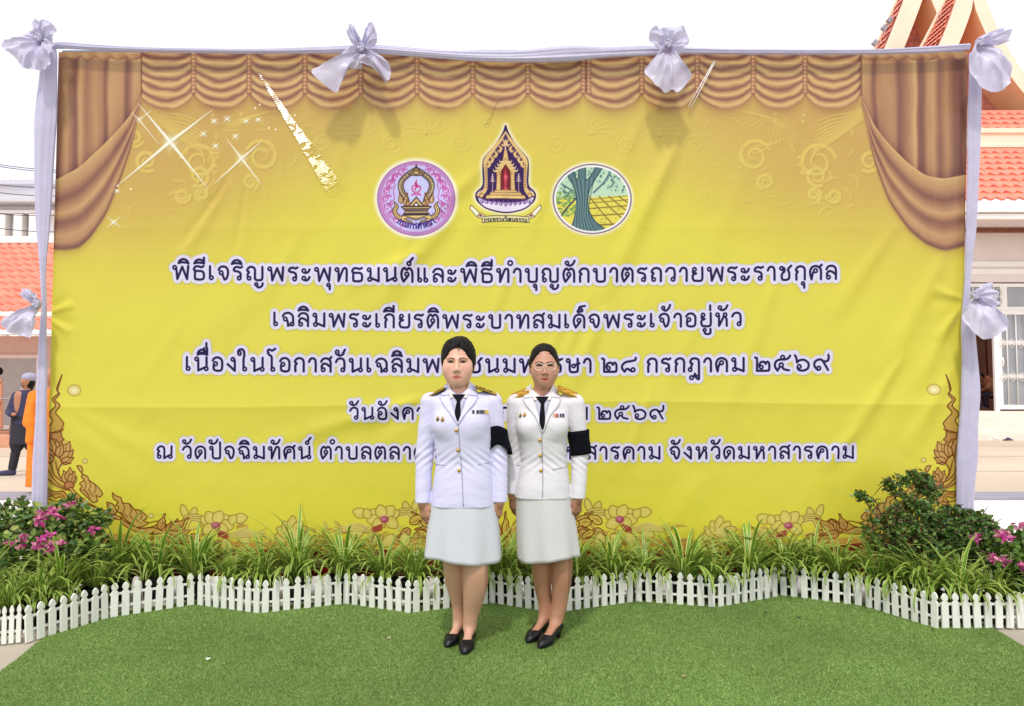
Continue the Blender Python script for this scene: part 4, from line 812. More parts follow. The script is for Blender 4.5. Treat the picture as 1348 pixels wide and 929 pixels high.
def fan(name, knot, bd, parent, base, lift=.05, pleats=6, amp=.016, seed=0, puff=.03):
    """a gathered sheet spreading from the knot to a wavy hem"""
    bd = spline(bd, 6); nt, nr = 84, 16
    t = np.linspace(0, len(bd) - 1, nt); bx = np.interp(t, np.arange(len(bd)), bd[:, 0]); by = np.interp(t, np.arange(len(bd)), bd[:, 1])
    rg = np.random.default_rng(seed); ph = rg.uniform(0, 6); Vv = []
    for j in range(nr):
        r = .06 + .94 * j / (nr - 1)
        for i in range(nt):
            s_ = i / (nt - 1); x = knot[0] + (bx[i] - knot[0]) * r; y = knot[1] + (by[i] - knot[1]) * r
            pl = math.sin(pleats * 2 * math.pi * s_ + ph + .8 * math.sin(r * 3 + ph)) + .5 * math.sin(pleats * 3.7 * math.pi * s_ + ph * 2 + r * 2.0)
            d = lift * min(1, r * 2.2) + puff * math.sin(math.pi * s_) * math.sin(min(1, r * 1.1) * math.pi * .75) + amp * pl * (r ** .7) 
            d += .010 * math.sin(r * 9 + s_ * 14 + ph) * r + .042 * r ** .5 * (CR[int(r * 60) % 64, int(s_ * 120) % 128])
            q = P(x, y, base); Vv.append((q.x, q.y - d - .02, q.z))
    me = np_mesh(name, Vv, grid_faces(nr, nt)); o = link(name, me, M_WHITE_CLOTH, parent)
    md = o.modifiers.new('d', 'SUBSURF'); md.levels = 1; md.render_levels = 1
    o.matrix_parent_inverse = parent.matrix_world.inverted() if False else Matrix.Translation(-parent.location)
    return o
def bow(label, knot, loops, tails, Y=5.05):
    k = P(*knot, Y); root = empty('cloth_bow', (k.x, Y, k.z), 0, label, 'bow', 'white cloth bows tied to the banner frame')
    for i, l_ in enumerate(loops): fan('loop', knot, l_, root, Y, .05, 5, .014, i + 3, .05)
    for i, l_ in enumerate(tails): fan('tail', knot, l_, root, Y, .075, 4, .014, i + 11, .05)
    b = MB(); b.ball((0, -.08, 0), .026, .028, .03, 8); 
    for q in range(4):
        a = q * 1.6; b.tube([(.02 * math.cos(a + s_) * .9, -.085 - .02 * math.sin(s_ * .5), .022 * math.sin(a + s_)) for s_ in np.linspace(0, 2.4, 8)], .009, 6)
    b.build('knot', M_WHITE_CLOTH, root, True)
bow('crumpled white bow at the top left corner with a loop flopping outward', (62, 58), [[(52, 56), (50, 46), (58, 36), (66, 39), (72, 36), (79, 40), (85, 47), (80, 58), (70, 62)], [(58, 48), (40, 52), (20, 62), (15, 71), (30, 82), (40, 96), (50, 98), (58, 92), (60, 70)]], [[(56, 66), (55, 100), (66, 103), (76, 100), (82, 80), (78, 62)]])
bow('white bow with two split pointed tails on the top edge, left of the emblems', (479, 71), [[(470, 70), (461, 53), (467, 41), (473, 50), (480, 62)], [(480, 64), (484, 46), (493, 39), (498, 50), (500, 60), (494, 71), (484, 72)]], [[(464, 70), (441, 92), (417, 106), (447, 131), (455, 118), (461, 102), (470, 100), (480, 95)], [(476, 92), (490, 95), (505, 110), (512, 118), (518, 112), (517, 98), (508, 85), (490, 72)]])
bow('white bow with a bell shaped pleated tail on the top edge, right of the emblems', (876, 66), [[(864, 72), (855, 64), (852, 52), (858, 45), (866, 47), (872, 47), (884, 44), (895, 46), (903, 62), (898, 70), (892, 78), (884, 74)]], [[(868, 70), (858, 85), (845, 100), (850, 112), (858, 124), (866, 128), (873, 132), (880, 128), (888, 131), (900, 118), (904, 109), (893, 95), (889, 80), (884, 70)]])
bow('shaded bluish white bow at the top right corner in front of the temple gable', (1279, 64), [[(1274, 62), (1283, 54), (1305, 48), (1316, 50), (1318, 60), (1310, 66), (1295, 70), (1284, 74)]], [[(1272, 66), (1265, 85), (1267, 110), (1276, 128), (1300, 130), (1308, 125), (1316, 115), (1313, 95), (1304, 75), (1288, 68)]])
bow('small white bow halfway down the left edge in front of the red roof', (59, 403), [[(54, 404), (42, 396), (41, 388), (47, 383), (54, 386), (61, 393), (62, 402)]], [[(55, 405), (40, 412), (25, 420), (20, 432), (28, 440), (45, 444), (58, 446), (60, 420), (59, 408)]])
bow('white bow halfway down the right edge with a pointed tail over the glass doors', (1273, 391), [[(1273, 386), (1284, 378), (1292, 375), (1295, 384), (1302, 392), (1302, 402), (1293, 408), (1283, 404), (1276, 396)]], [[(1270, 394), (1258, 410), (1256, 424), (1264, 440), (1278, 448), (1290, 447), (1306, 438), (1313, 431), (1302, 415), (1288, 405), (1277, 395)]])
b = MB()
for (x0, y0, x1, y1) in ((940, 81, 906, 141), (941.5, 81, 909.5, 143)):
    A = P(x0, y0, BY - .03); Bq = P(x1, y1, BY - .03); b.tube([A, (A + Bq) / 2 + Vector((0, .004, 0)), Bq], .0035, 6)
tag(b.build('tie_string', mat('white_string', L(245, 240, 240), rough=.6), None, True), 'pair of thin white strings slanting over the printed valance right of the bell shaped bow', 'string')
# ------------------------------------------------------------------ ground
def sheet(name, poly, z, m, thick=0):
    b = MB(); b.add([(p[0], p[1], z) for p in poly], [tuple(range(len(poly)))]); o = b.build(name, m); o['kind'] = 'structure'; return o
M_CONC = mat('grey_concrete', L(176, 166, 150), rough=.85, var=.14, vscale=1.6, bump=.25, bscale=40, detail=8)
M_COURT = mat('pale_court', L(206, 186, 164), rough=.85, var=.1, vscale=.35, bump=.2, bscale=6, detail=10)
M_PALE = mat('sunlit_tone_paving', L(232, 226, 216), rough=.8, var=.05, vscale=1.2, bump=.15, bscale=20)  # pale tone stands in for sunlight falling on this floor strip
M_KERB = mat('grey_kerb', L(150, 146, 156), rough=.85, var=.1, vscale=3, bump=.2, bscale=30)
M_EARTH = mat('far_ground', L(200, 186, 166), rough=.9, var=.12, vscale=.05)
sheet('ground', [(-900, -300), (900, -300), (900, 1500), (-900, 1500)], -.012, M_EARTH)
sheet('court', [(-60, 9.2), (60, 9.2), (60, 60), (-60, 60)], -.004, M_COURT)
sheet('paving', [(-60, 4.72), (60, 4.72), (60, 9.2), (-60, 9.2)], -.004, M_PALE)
sheet('floor', [(-30, -14), (30, -14), (30, 4.72), (-30, 4.72)], -.004, M_CONC)
b = MB(); b.box(-60, 60, 9.2, 9.75, -.02, .03); o = b.build('kerb', M_KERB, bevel=.01); o['kind'] = 'structure'
# court joints: pale and dark expansion bands
b = MB()
for y in (12.4, 15.2, 18.0): b.box(-60, 60, y, y + .16, -.003, .001)
o = b.build('court_joint', mat('court_joint', L(190, 170, 150), rough=.9, var=.1, vscale=1)); o['kind'] = 'structure'
# artificial turf
FENCE = [((-14, 850), (24, 846)), ((38.5, 845), (138, 815)), ((150, 812.5), (251, 797)), ((264, 797), (337.5, 807)), ((349, 806.5), (445, 796)), ((456, 795), (537, 806.5)),
         ((548, 806), (638, 795)), ((648, 794), (733, 807)), ((749, 804), (829, 793)), ((841, 792), (937, 799)), ((949, 798.5), (1020, 786)), ((1032, 784), (1130, 797)), ((1144, 800), (1230.5, 826.5)), ((1244.5, 827), (1344, 827))]
turf = [(-1.0, 2.0)]
edge_px = [(-60, 925), (0, 884), (22, 868), (48, 846), (66, 834)]
tp = [G(x, y) for x, y in edge_px] + [G(x, y) + Vector((0, .12, 0)) for (a, c) in FENCE[1:13] for (x, y) in (a, c)] + [G(x, y) for x, y in [(1300, 822), (1330, 840), (1349, 852), (1420, 905), (1500, 1000)]]
poly = [(p.x, p.y) for p in tp] + [(2.4, .4), (2.0, -1.6), (-2.2, -1.6), (-2.6, .4)]
M_TURF = mat('turf_base', L(104, 130, 64), rough=.9, var=.3, vscale=90, bump=.6, bscale=240)
sheet('turf_mat', poly, 0.004, M_TURF)
def in_poly(x, y, pl):
    r = np.zeros(x.shape, bool); n = len(pl)
    for i in range(n):
        (x0, y0), (x1, y1) = pl[i], pl[(i + 1) % n]
        if y0 != y1: r ^= ((y0 > y) != (y1 > y)) & (x < (x1 - x0) * (y - y0) / (y1 - y0) + x0)
    return r
rg = np.random.default_rng(2); N = 620000
tx = rg.uniform(-3.3, 3.3, N); ty = 2.55 + (4.95 - 2.55) * rg.random(N) ** 1.15
k = in_poly(tx, ty, poly); tx, ty = tx[k], ty[k]; N = len(tx)
a = rg.uniform(0, 2 * math.pi, N); h = rg.uniform(.004, .009, N); w = rg.uniform(.0012, .0022, N) * 1.3; ln = rg.normal(0, .0055, (N, 2))
c, s_ = np.cos(a) * w, np.sin(a) * w
Vt = np.stack([np.stack([tx - c, ty - s_, np.full(N, .004)], -1), np.stack([tx + c, ty + s_, np.full(N, .004)], -1), np.stack([tx + ln[:, 0], ty + ln[:, 1], .004 + h], -1)], 1).reshape(-1, 3)
pat = fbm2(tx * 2.2 + 9, ty * 2.2, 8, 3)
cA = lin((144, 172, 92)); cB = lin((118, 148, 70)); cC = lin((168, 190, 116)); q = rg.random(N)[:, None]
base = np.where(q < .62, cA, np.where(q < .9, cB, cC)) * (.74 + .55 * pat)[:, None] * rg.uniform(.9, 1.1, N)[:, None]
colr = np.repeat(np.concatenate([base, np.ones((N, 1))], 1), 3, 0)
def attr_mat(name, rough=.6, spec=.3, trans=.25):
    m = bpy.data.materials.new(name); m.use_nodes = True; n = m.node_tree.nodes; l = m.node_tree.links; b = n['Principled BSDF']
    at = n.new('ShaderNodeAttribute'); at.attribute_name = 'Col'; l.new(at.outputs['Color'], b.inputs['Base Color'])
    b.inputs['Roughness'].default_value = rough; b.inputs['Specular IOR Level'].default_value = spec
    if trans:
        tr = n.new('ShaderNodeBsdfTranslucent'); mx = n.new('ShaderNodeMixShader'); mx.inputs[0].default_value = trans
        l.new(at.outputs['Color'], tr.inputs[0]); l.new(b.outputs[0], mx.inputs[1]); l.new(tr.outputs[0], mx.inputs[2]); l.new(mx.outputs[0], n['Material Output'].inputs[0])
    return m
M_BLADE = attr_mat('turf_blade', .55, .3, .2)
o = link('turf_grass', np_mesh('turf_grass', Vt, np.arange(3 * N).reshape(-1, 3), col=colr), M_BLADE, smooth=False); tag(o, 'short green artificial grass covering the front floor', 'grass', kind='stuff')

for k, (px, py, c, lb) in enumerate([(274, 870, (236, 230, 214), 'tiny pale petal lying on the left part of the turf'), (512, 842, (206, 196, 170), 'tiny beige scrap on the turf left of the flat black shoes'), (1008, 808, (60, 50, 34), 'small dark dry leaf on the turf near the fence at right'), (1052, 815, (72, 60, 40), 'small brown dry leaf on the turf under the right fence'), (1228, 831, (84, 70, 44), 'brown dry leaf at the foot of the rightmost fence corner'), (900, 893, (150, 140, 90), 'tiny yellowish leaf on the right foreground turf')]):
    p = G(px, py); b = MB(); a_ = k * 1.1; q = [(math.cos(a_ + t) * .011 * (1.5 if abs(math.sin(t)) < .5 else .7), math.sin(a_ + t) * .011, .004 + .003 * math.cos(2 * t)) for t in np.linspace(0, 6.28, 8, endpoint=False)]
    b.add([(0, 0, .008)] + q, [(0, i + 1, (i + 1) % 8 + 1) for i in range(8)]); o = b.build('fallen_leaf', mat('leaf_litter_%d' % k, L(*c), rough=.8), loc=(p.x, p.y, .010), solid=.0012); tag(o, lb, 'leaf')
# ------------------------------------------------------------------ white picket fence: fourteen small panels set in a zigzag
M_FENCE = mat('white_plastic', L(236, 236, 226), rough=.45, spec=.3, var=.07, vscale=9, bump=.1, bscale=60)
ORD = ['first', 'second', 'third', 'fourth', 'fifth', 'sixth', 'seventh', 'eighth', 'ninth', 'tenth', 'eleventh', 'twelfth', 'thirteenth', 'fourteenth', 'fifteenth', 'sixteenth', 'seventeenth', 'eighteenth', 'nineteenth', 'twentieth', 'twenty-first', 'twenty-second', 'twenty-third', 'twenty-fourth', 'twenty-fifth', 'twenty-sixth', 'twenty-seventh', 'twenty-eighth', 'twenty-ninth', 'thirtieth', 'thirty-first', 'thirty-second', 'thirty-third', 'thirty-fourth', 'thirty-fifth', 'thirty-sixth']
FH = .2
pk = [(-.5, 0), (.5, 0), (.5, .70), (.42, .735), (.28, .76), (.28, .785), (.44, .82), (.47, .855), (.40, .91), (.22, .965), (0, 1.0), (-.22, .965), (-.40, .91), (-.47, .855), (-.44, .82), (-.28, .785), (-.28, .76), (-.42, .735), (-.5, .70)]
b = MB(); b.prism([(x * .0405, z * FH) for x, z in pk], -.006, .006); PICK = b.build('picket', M_FENCE, bevel=.003)
picket_me = PICK.data; bpy.data.objects.remove(PICK)
for i, (a, c) in enumerate(FENCE):
    A, C = G(*a), G(*c); d = C - A; ln = d.length; ang = math.atan2(d.y, d.x)
    side = 'leftmost' if i == 0 else ('rightmost' if i == 13 else None)
    root = empty('picket_fence', (A.x, A.y, .004), ang, ('white picket fence panel, %s of the zigzag row' % side) if side else 'white picket fence panel, %s from the left in the zigzag row' % ORD[i], 'fence', 'white picket fence panels edging the turf')
    root.rotation_euler = (random.uniform(-.05, .03), 0, ang)
    n = 5 if i == 0 else 8; pit = ln / (n - 1)
    for k in range(n):
        o = bpy.data.objects.new('picket', picket_me); COL.objects.link(o); o.parent = root; o.location = (k * pit, random.uniform(-.001, .001), 0); o.rotation_euler = (random.uniform(-.02, .02), random.uniform(-.028, .028), 0); o.scale = (min(1, pit / .058), 1, random.uniform(.97, 1.015))
        md = o.modifiers.new('b', 'BEVEL'); md.width = .0035; md.segments = 2
    for z in (.052, .124):
        b = MB(); b.box(-pit * .42, ln + pit * .42, .0065, .0135, z, z + .015); b.build('rail', M_FENCE, root, bevel=.002)

# ------------------------------------------------------------------ striped grassy plants in black pots
def uv_stripe_mat():
    m = bpy.data.materials.new('striped_leaf'); m.use_nodes = True; n = m.node_tree.nodes; l = m.node_tree.links; b = n['Principled BSDF']
    uv = n.new('ShaderNodeUVMap'); uv.uv_map = 'UVMap'; sx = n.new('ShaderNodeSeparateXYZ'); l.new(uv.outputs[0], sx.inputs[0])
    rp = n.new('ShaderNodeValToRGB'); e = rp.color_ramp.elements
    e[0].position = .0; e[0].color = L(208, 212, 116); e[1].position = 1; e[1].color = L(208, 212, 116)
    for p, cc in ((.13, L(206, 212, 112)), (.22, L(86, 130, 38)), (.5, L(116, 162, 54)), (.78, L(82, 126, 36)), (.87, L(208, 214, 114))): q = e.new(p); q.color = cc
    l.new(sx.outputs[0], rp.inputs[0])
    no = n.new('ShaderNodeTexNoise'); no.inputs['Scale'].default_value = 6; tc = n.new('ShaderNodeTexCoord'); l.new(tc.outputs['Object'], no.inputs['Vector'])
    hs = n.new('ShaderNodeHueSaturation'); mr = n.new('ShaderNodeMapRange'); mr.inputs[3].default_value = .75; mr.inputs[4].default_value = 1.35; l.new(no.outputs[0], mr.inputs[0]); l.new(mr.outputs[0], hs.inputs['Value']); l.new(rp.outputs[0], hs.inputs['Color'])
    l.new(hs.outputs[0], b.inputs['Base Color']); b.inputs['Roughness'].default_value = .42; b.inputs['Specular IOR Level'].default_value = .4
    tr = n.new('ShaderNodeBsdfTranslucent'); mx = n.new('ShaderNodeMixShader'); mx.inputs[0].default_value = .22; l.new(hs.outputs[0], tr.inputs[0]); l.new(b.outputs[0], mx.inputs[1]); l.new(tr.outputs[0], mx.inputs[2]); l.new(mx.outputs[0], n['Material Output'].inputs[0])
    return m
M_STRIPE = uv_stripe_mat(); M_POT = mat('black_plastic_pot', L(24, 24, 26), rough=.5, var=.2); M_SOIL = mat('dark_soil', L(52, 40, 30), rough=1, var=.3, vscale=60)
def strappy(seed, nb=58):
    rg = random.Random(seed); Vv, Fs, UV = [], [], []
    for k in range(nb):
        az = rg.uniform(0, 2 * math.pi); f = k / nb; L_ = rg.uniform(.30, .50) * (1 - .2 * f); el = R(rg.uniform(56, 86) - 34 * f * f); droop = rg.uniform(2.0, 3.8) * (.55 + .8 * f)
        wd = rg.uniform(.0095, .0155); r0 = rg.uniform(.004, .03); x, z = r0, .0; n = 9; pts = []
        tw = rg.uniform(-.5, .5)
        for i in range(n + 1):
            t = i / n; pts.append((x, z)); e2 = el - droop * t * t * .9; x += math.cos(e2) * L_ / n; z += math.sin(e2) * L_ / n
        ca, sa = math.cos(az), math.sin(az); o = len(Vv)
        for i, (px, pz) in enumerate(pts):
            t = i / n; w = wd * (min(1, .55 + t * 2.2) * (1 - t ** 2.4) + .03); side = Vector((-sa, ca, 0)); rad = Vector((ca, sa, 0)); cx = rad * px + Vector((0, 0, pz)) + side * (tw * px * .25)
            for q, fold in ((-1, 0.0), (0, -.35), (1, 0.0)):
                p = cx + side * (w * q) + Vector((0, 0, 1)) * (w * fold); Vv.append(p); UV.append((.5 + .5 * q, t))
        for i in range(n):
            for q in range(2): Fs.append((o + i * 3 + q, o + i * 3 + q + 1, o + i * 3 + q + 4, o + i * 3 + q + 3))
    me = np_mesh('leaves', Vv, np.array(Fs), UV); return me
LEAF_ME = []
for s_ in range(5):
    me = strappy(40 + s_, 72 + 5 * s_); me.materials.append(M_STRIPE); me.shade_smooth(); LEAF_ME.append(me)
b = MB(); b.lathe([(.066, 0), (.07, 0), (.086, .13), (.093, .13), (.093, .148), (.083, .148), (.08, .13)], 20); b.cm = 1; b.lathe([(.001, .128), (.081, .13)], 20); po = b.build('pot', [M_POT, M_SOIL], smooth=True); pot_me = po.data; bpy.data.objects.remove(po)
# (photo x of the base, distance, height factor)
PLANTS = [(-8, 4.30, 1.0), (24, 4.22, .78), (58, 4.32, .8), (88, 4.45, 1.0), (133, 4.62, .88), (163, 4.86, 1.22), (212, 4.88, 1.08), (262, 4.90, 1.12), (312, 4.82, .8), (352, 4.80, .9), (396, 4.86, 1.18), (456, 4.92, 1.12), (508, 4.84, .95), (548, 4.78, .9), (596, 4.86, 1.0), (640, 4.9, 1.0), (664, 4.84, 1.05), (706, 4.82, .95), (758, 4.86, .92), (803, 4.86, .96), (846, 4.88, .88), (898, 4.84, 1.14), (938, 4.82, .85), (982, 4.92, 1.12), (1028, 5.0, 1.0), (1066, 4.96, .9), (1100, 4.88, .92), (1150, 4.74, 1.0), (1178, 4.64, .9), (1212, 4.52, .95), (1256, 4.42, .95), (1300, 4.40, .8)]
for i, (px, Y, s_) in enumerate(PLANTS):
    x = (px - 674) / F * Y
    root = empty('striped_plant', (x, Y, 0), random.uniform(0, 6.28), 'grassy plant with yellow striped leaves behind the white fence, %s from the left' % ORD[i], 'plant', 'striped grassy plants along the fence')
    o = bpy.data.objects.new('leaves', LEAF_ME[i % 5]); COL.objects.link(o); o.parent = root; o.location = (0, 0, .12); o.scale = (s_ * .98, s_ * .98, s_); o.rotation_euler = (0, 0, random.uniform(0, 6.28))
    o = bpy.data.objects.new('pot', pot_me); COL.objects.link(o); o.parent = root

# ------------------------------------------------------------------ leafy shrubs
def leaf_cloud(name, pts, size, cols, mtl, parent=None, shape='leaf', up=.35, seed=1, jit=.25):
    """many small folded leaves at given points (world), one mesh"""
    rg = np.random.default_rng(seed); n = len(pts); pts = np.asarray(pts)
    T = np.array([(0, 0, 0), (.33, .30, .06), (.38, 0, -.03), (.33, -.30, .06), (.72, .22, .03), (.74, 0, -.05), (.72, -.22, .03), (1, 0, -.08)])
    Fq = np.array([(0, 1, 2, 2), (0, 2, 3, 3), (1, 4, 5, 2), (2, 5, 6, 3), (4, 7, 5, 5), (5, 7, 6, 6)])
    d = rg.normal(size=(n, 3)); d[:, 2] = d[:, 2] * .6 + up; d /= np.linalg.norm(d, axis=1)[:, None]
    r = rg.normal(size=(n, 3)); s_ = np.cross(d, r); s_ /= np.linalg.norm(s_, axis=1)[:, None]; u = np.cross(d, s_); fl = np.sign(u[:, 2]) ; fl[fl == 0] = 1; u *= fl[:, None]
    sc = size * rg.uniform(1 - jit, 1 + jit, n)
    Vv = pts[:, None, :] + sc[:, None, None] * (T[None, :, 0, None] * d[:, None] + T[None, :, 1, None] * s_[:, None] + T[None, :, 2, None] * u[:, None])
    Fs = []; F3 = [[f[0], f[1], f[2]] if f[2] == f[3] else list(f) for f in Fq]
    tri = np.array([(0, 1, 2), (0, 2, 3), (1, 4, 5), (1, 5, 2), (2, 5, 6), (2, 6, 3), (4, 7, 5), (5, 7, 6)])
    fa = (np.arange(n)[:, None, None] * 8 + tri[None]).reshape(-1, 3)
    cols = lin(np.array(cols)); ci = rg.integers(0, len(cols), n); cc = cols[ci] * rg.uniform(.75, 1.25, n)[:, None]
    cc = np.repeat(np.concatenate([np.clip(cc, 0, 1), np.ones((n, 1))], 1), 8, 0)
    return link(name, np_mesh(name, Vv.reshape(-1, 3), fa, col=cc), mtl, parent, smooth=False)
M_LEAF = attr_mat('shrub_leaf', .4, .45, .2); M_BRACT = attr_mat('petal', .6, .2, .35); M_STEM = mat('woody_stem', L(86, 70, 48), rough=.9, var=.25, vscale=30)
def shrub(name, base, clumps, n, size, cols, label, cat, seed, flowers=None, pcols=None):
    rg = np.random.default_rng(seed); base = Vector(base); root = empty(name, base, 0, label, cat)
    pts = []; b = MB()
    for (c, r) in clumps:
        c = Vector(c); m_ = int(n * r ** 2 / sum(q[1] ** 2 for q in clumps))
        v = rg.normal(size=(m_, 3)); v /= np.linalg.norm(v, axis=1)[:, None]; v *= (rg.random(m_) ** .45)[:, None] * r * np.array([1, .85, .8])
        kk = fbm2(v[:, 0] * 14 + c.x * 9 + 30, v[:, 2] * 14 + 30, seed, 2) > .33
        pts.append((np.array(c - base) + v)[kk])
        mid = base.lerp(c, .5) + Vector((rg.uniform(-.04, .04), rg.uniform(-.04, .04), .02)); b.tube([(0, 0, 0), mid - base, c - base], [.012, .008, .004], 6)
        for q in range(5):
            e = c - base + Vector(rg.normal(size=3)) * r * .6; b.tube([c - base, (c - base + e) / 2 + Vector((0, 0, .01)), e], [.004, .003, .0015], 5)
    b.build('stem', M_STEM, root, True)
    leaf_cloud('foliage', np.vstack(pts), size, cols, M_LEAF, root, seed=seed)
    if flowers:
        for (c, r) in flowers:
            c = Vector(c) - base; m_ = int(30 * (r / .04) ** 2) + 9; v = rg.normal(size=(m_, 3)); v /= np.linalg.norm(v, axis=1)[:, None]; v *= (rg.random(m_) ** .5)[:, None] * r
            leaf_cloud('flower', np.array(c) + v, .030, pcols, M_BRACT, root, seed=seed + m_, up=.1)
    return root
GR1 = [(84, 116, 48), (108, 138, 56), (62, 92, 40), (134, 156, 72), (172, 182, 100), (74, 108, 50)]
PINK = [(206, 84, 160), (224, 120, 180), (188, 60, 136), (226, 160, 176)]
def pc(x, y, Y): return P(x, y, Y)
shrub('bougainvillea', (P(60, 740, 4.72).x, 4.72, .05), [(pc(x, y, Y), r) for x, y, Y, r in [(10, 700, 4.7, .17), (40, 690, 4.8, .17), (70, 690, 4.75, .17), (100, 690, 4.8, .17), (122, 685, 4.86, .12), (30, 730, 4.55, .18), (75, 735, 4.6, .18), (115, 725, 4.7, .16), (-25, 715, 4.6, .2), (0, 745, 4.5, .16), (28, 662, 4.85, .06), (8, 672, 4.8, .07), (95, 664, 4.9, .07)]], 5200, .042, GR1, 'green bougainvillea bush with magenta flowers at the left end of the fence', 'bush', 5,
      [(pc(x, y, Y - .1), r) for x, y, Y, r in [(70, 672, 4.6, .030), (78, 680, 4.6, .02), (49, 685, 4.55, .032), (57, 677, 4.6, .022), (30, 707, 4.5, .028), (13, 713, 4.5, .014), (65, 703, 4.5, .018), (53, 711, 4.46, .018), (49, 719, 4.46, .022), (67, 721, 4.46, .028), (79, 714, 4.46, .016), (124, 696, 4.66, .018), (92, 663, 4.8, .02), (27, 719, 4.5, .016)]], PINK)
shrub('bougainvillea', (P(1335, 760, 4.5).x, 4.5, .05), [(pc(x, y, Y), r) for x, y, Y, r in [(1330, 740, 4.45, .14), (1350, 715, 4.5, .14), (1312, 725, 4.6, .12), (1345, 760, 4.4, .14), (1370, 740, 4.4, .18), (1318, 765, 4.45, .1)]], 1500, .046, GR1[:3] + [(110, 130, 64)], 'sparse bougainvillea with pink flowers behind the right end of the fence', 'bush', 9,
      [(pc(x, y, Y - .1), r) for x, y, Y, r in [(1345, 692, 4.5, .03), (1325, 705, 4.45, .032), (1319, 703, 4.45, .024), (1308, 735, 4.4, .026), (1321, 737, 4.4, .028), (1284, 708, 4.6, .02), (1347, 745, 4.4, .02)]], PINK)
shrub('leafy_shrub', (P(1225, 760, 4.8).x, 4.82, .05), [(pc(x, y, Y), r) for x, y, Y, r in [(1168, 634, 4.85, .07), (1185, 640, 4.84, .09), (1208, 634, 4.84, .10), (1220, 648, 4.84, .09), (1152, 658, 4.8, .055), (1134, 652, 4.8, .05), (1160, 676, 4.8, .09), (1190, 668, 4.8, .12), (1215, 680, 4.75, .14), (1180, 690, 4.75, .13), (1200, 712, 4.7, .16), (1240, 700, 4.7, .15), (1255, 680, 4.8, .10), (1275, 690, 4.75, .11), (1290, 685, 4.75, .08), (1265, 715, 4.65, .14), (1295, 712, 4.65, .11), (1230, 735, 4.65, .17), (1168, 715, 4.75, .12), (1290, 740, 4.6, .13), (1150, 700, 4.82, .08), (1304, 695, 4.7, .06)]], 11500, .030,
      [(72, 102, 44), (92, 124, 54), (58, 86, 38), (116, 146, 68), (104, 88, 56), (82, 114, 50)], 'dark green small leaved shrub leaning against the lower right of the banner', 'bush', 13)
# ------------------------------------------------------------------ temple hall at the right
M_WALL = mat('cream_wall', L(232, 220, 216), rough=.8, var=.05, vscale=1.5, bump=.1, bscale=12)
M_TRIM = mat('white_trim', L(244, 240, 236), rough=.6, var=.03, vscale=2)
M_CREAM = mat('cream_board', L(246, 222, 198), rough=.7, var=.05, vscale=1.5)
M_TILE = mat('orange_roof_tile', L(234, 138, 114), rough=.55, var=.14, vscale=2.4, spec=.4, detail=6)
M_TYMP = mat('carved_gable_panel', L(206, 130, 116), rough=.7, var=.35, vscale=7)
M_GLASS = mat('window_glass', L(150, 152, 158), rough=.08, spec=.8, var=.12, vscale=1.2)
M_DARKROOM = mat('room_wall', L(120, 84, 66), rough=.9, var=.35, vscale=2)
M_WOODP = mat('brown_wood', L(128, 72, 46), rough=.5, var=.25, vscale=8)
def X(px, Y): return (px - 674) / F * Y / (math.cos(PITCH))
def xz(px, py, Y): p = P(px, py, Y); return p.x, p.z
hall = empty('temple_hall', (17, 21.5, 0), 0, 'cream temple hall with orange tiled roofs, tall gables and white glass doors', 'temple')
def hb(name, m, parts, bevel=0, parent=None):
    b = MB()
    for q in parts: b.box(*q)
    o = b.build(name, m, None, bevel=bevel); o.parent = parent or hall; o.matrix_parent_inverse = Matrix.Translation(-Vector((17, 21.5, 0))); return o
YF = 21.6; XL = 10.6; XR = 23.5
fz = P(0, 541, 21).z; g0 = -.004
st = []
for i in range(4):
    z1 = fz * (i + 1) / 4.0; st.append((XL - .5, XR, 20.1 + .34 * i, 21.6, fz * i / 4 - (.02 if i == 0 else 0) + (.001 * i), z1 - (.0 if i < 3 else 0)))
hb('steps', mat('pale_step', L(238, 222, 208), rough=.7, var=.06, vscale=2), [(a, b_, 20.05 + .33 * i, 23.0 + .01 * i, (fz * i / 4 if i else -.02), fz * (i + 1) / 4) for i, (a, b_, *_r) in enumerate(st)], .012)
zt = lambda py: P(0, py, YF).z
xd0, xd1 = X(1262, YF), X(1312, YF)           # open doorway
Hz = zt(268)
hb('wall', M_WALL, [(XL, xd0, YF, YF + .25, fz, Hz), (xd0 - .0, XR, YF, YF + .25, zt(372), Hz)], 0)
hb('wall_moulding', M_TRIM, [(XL - .05, XR, YF - .08, YF + .02, zt(352), zt(345)), (XL - .05, XR, YF - .05, YF + .02, zt(362), zt(355))], .01)
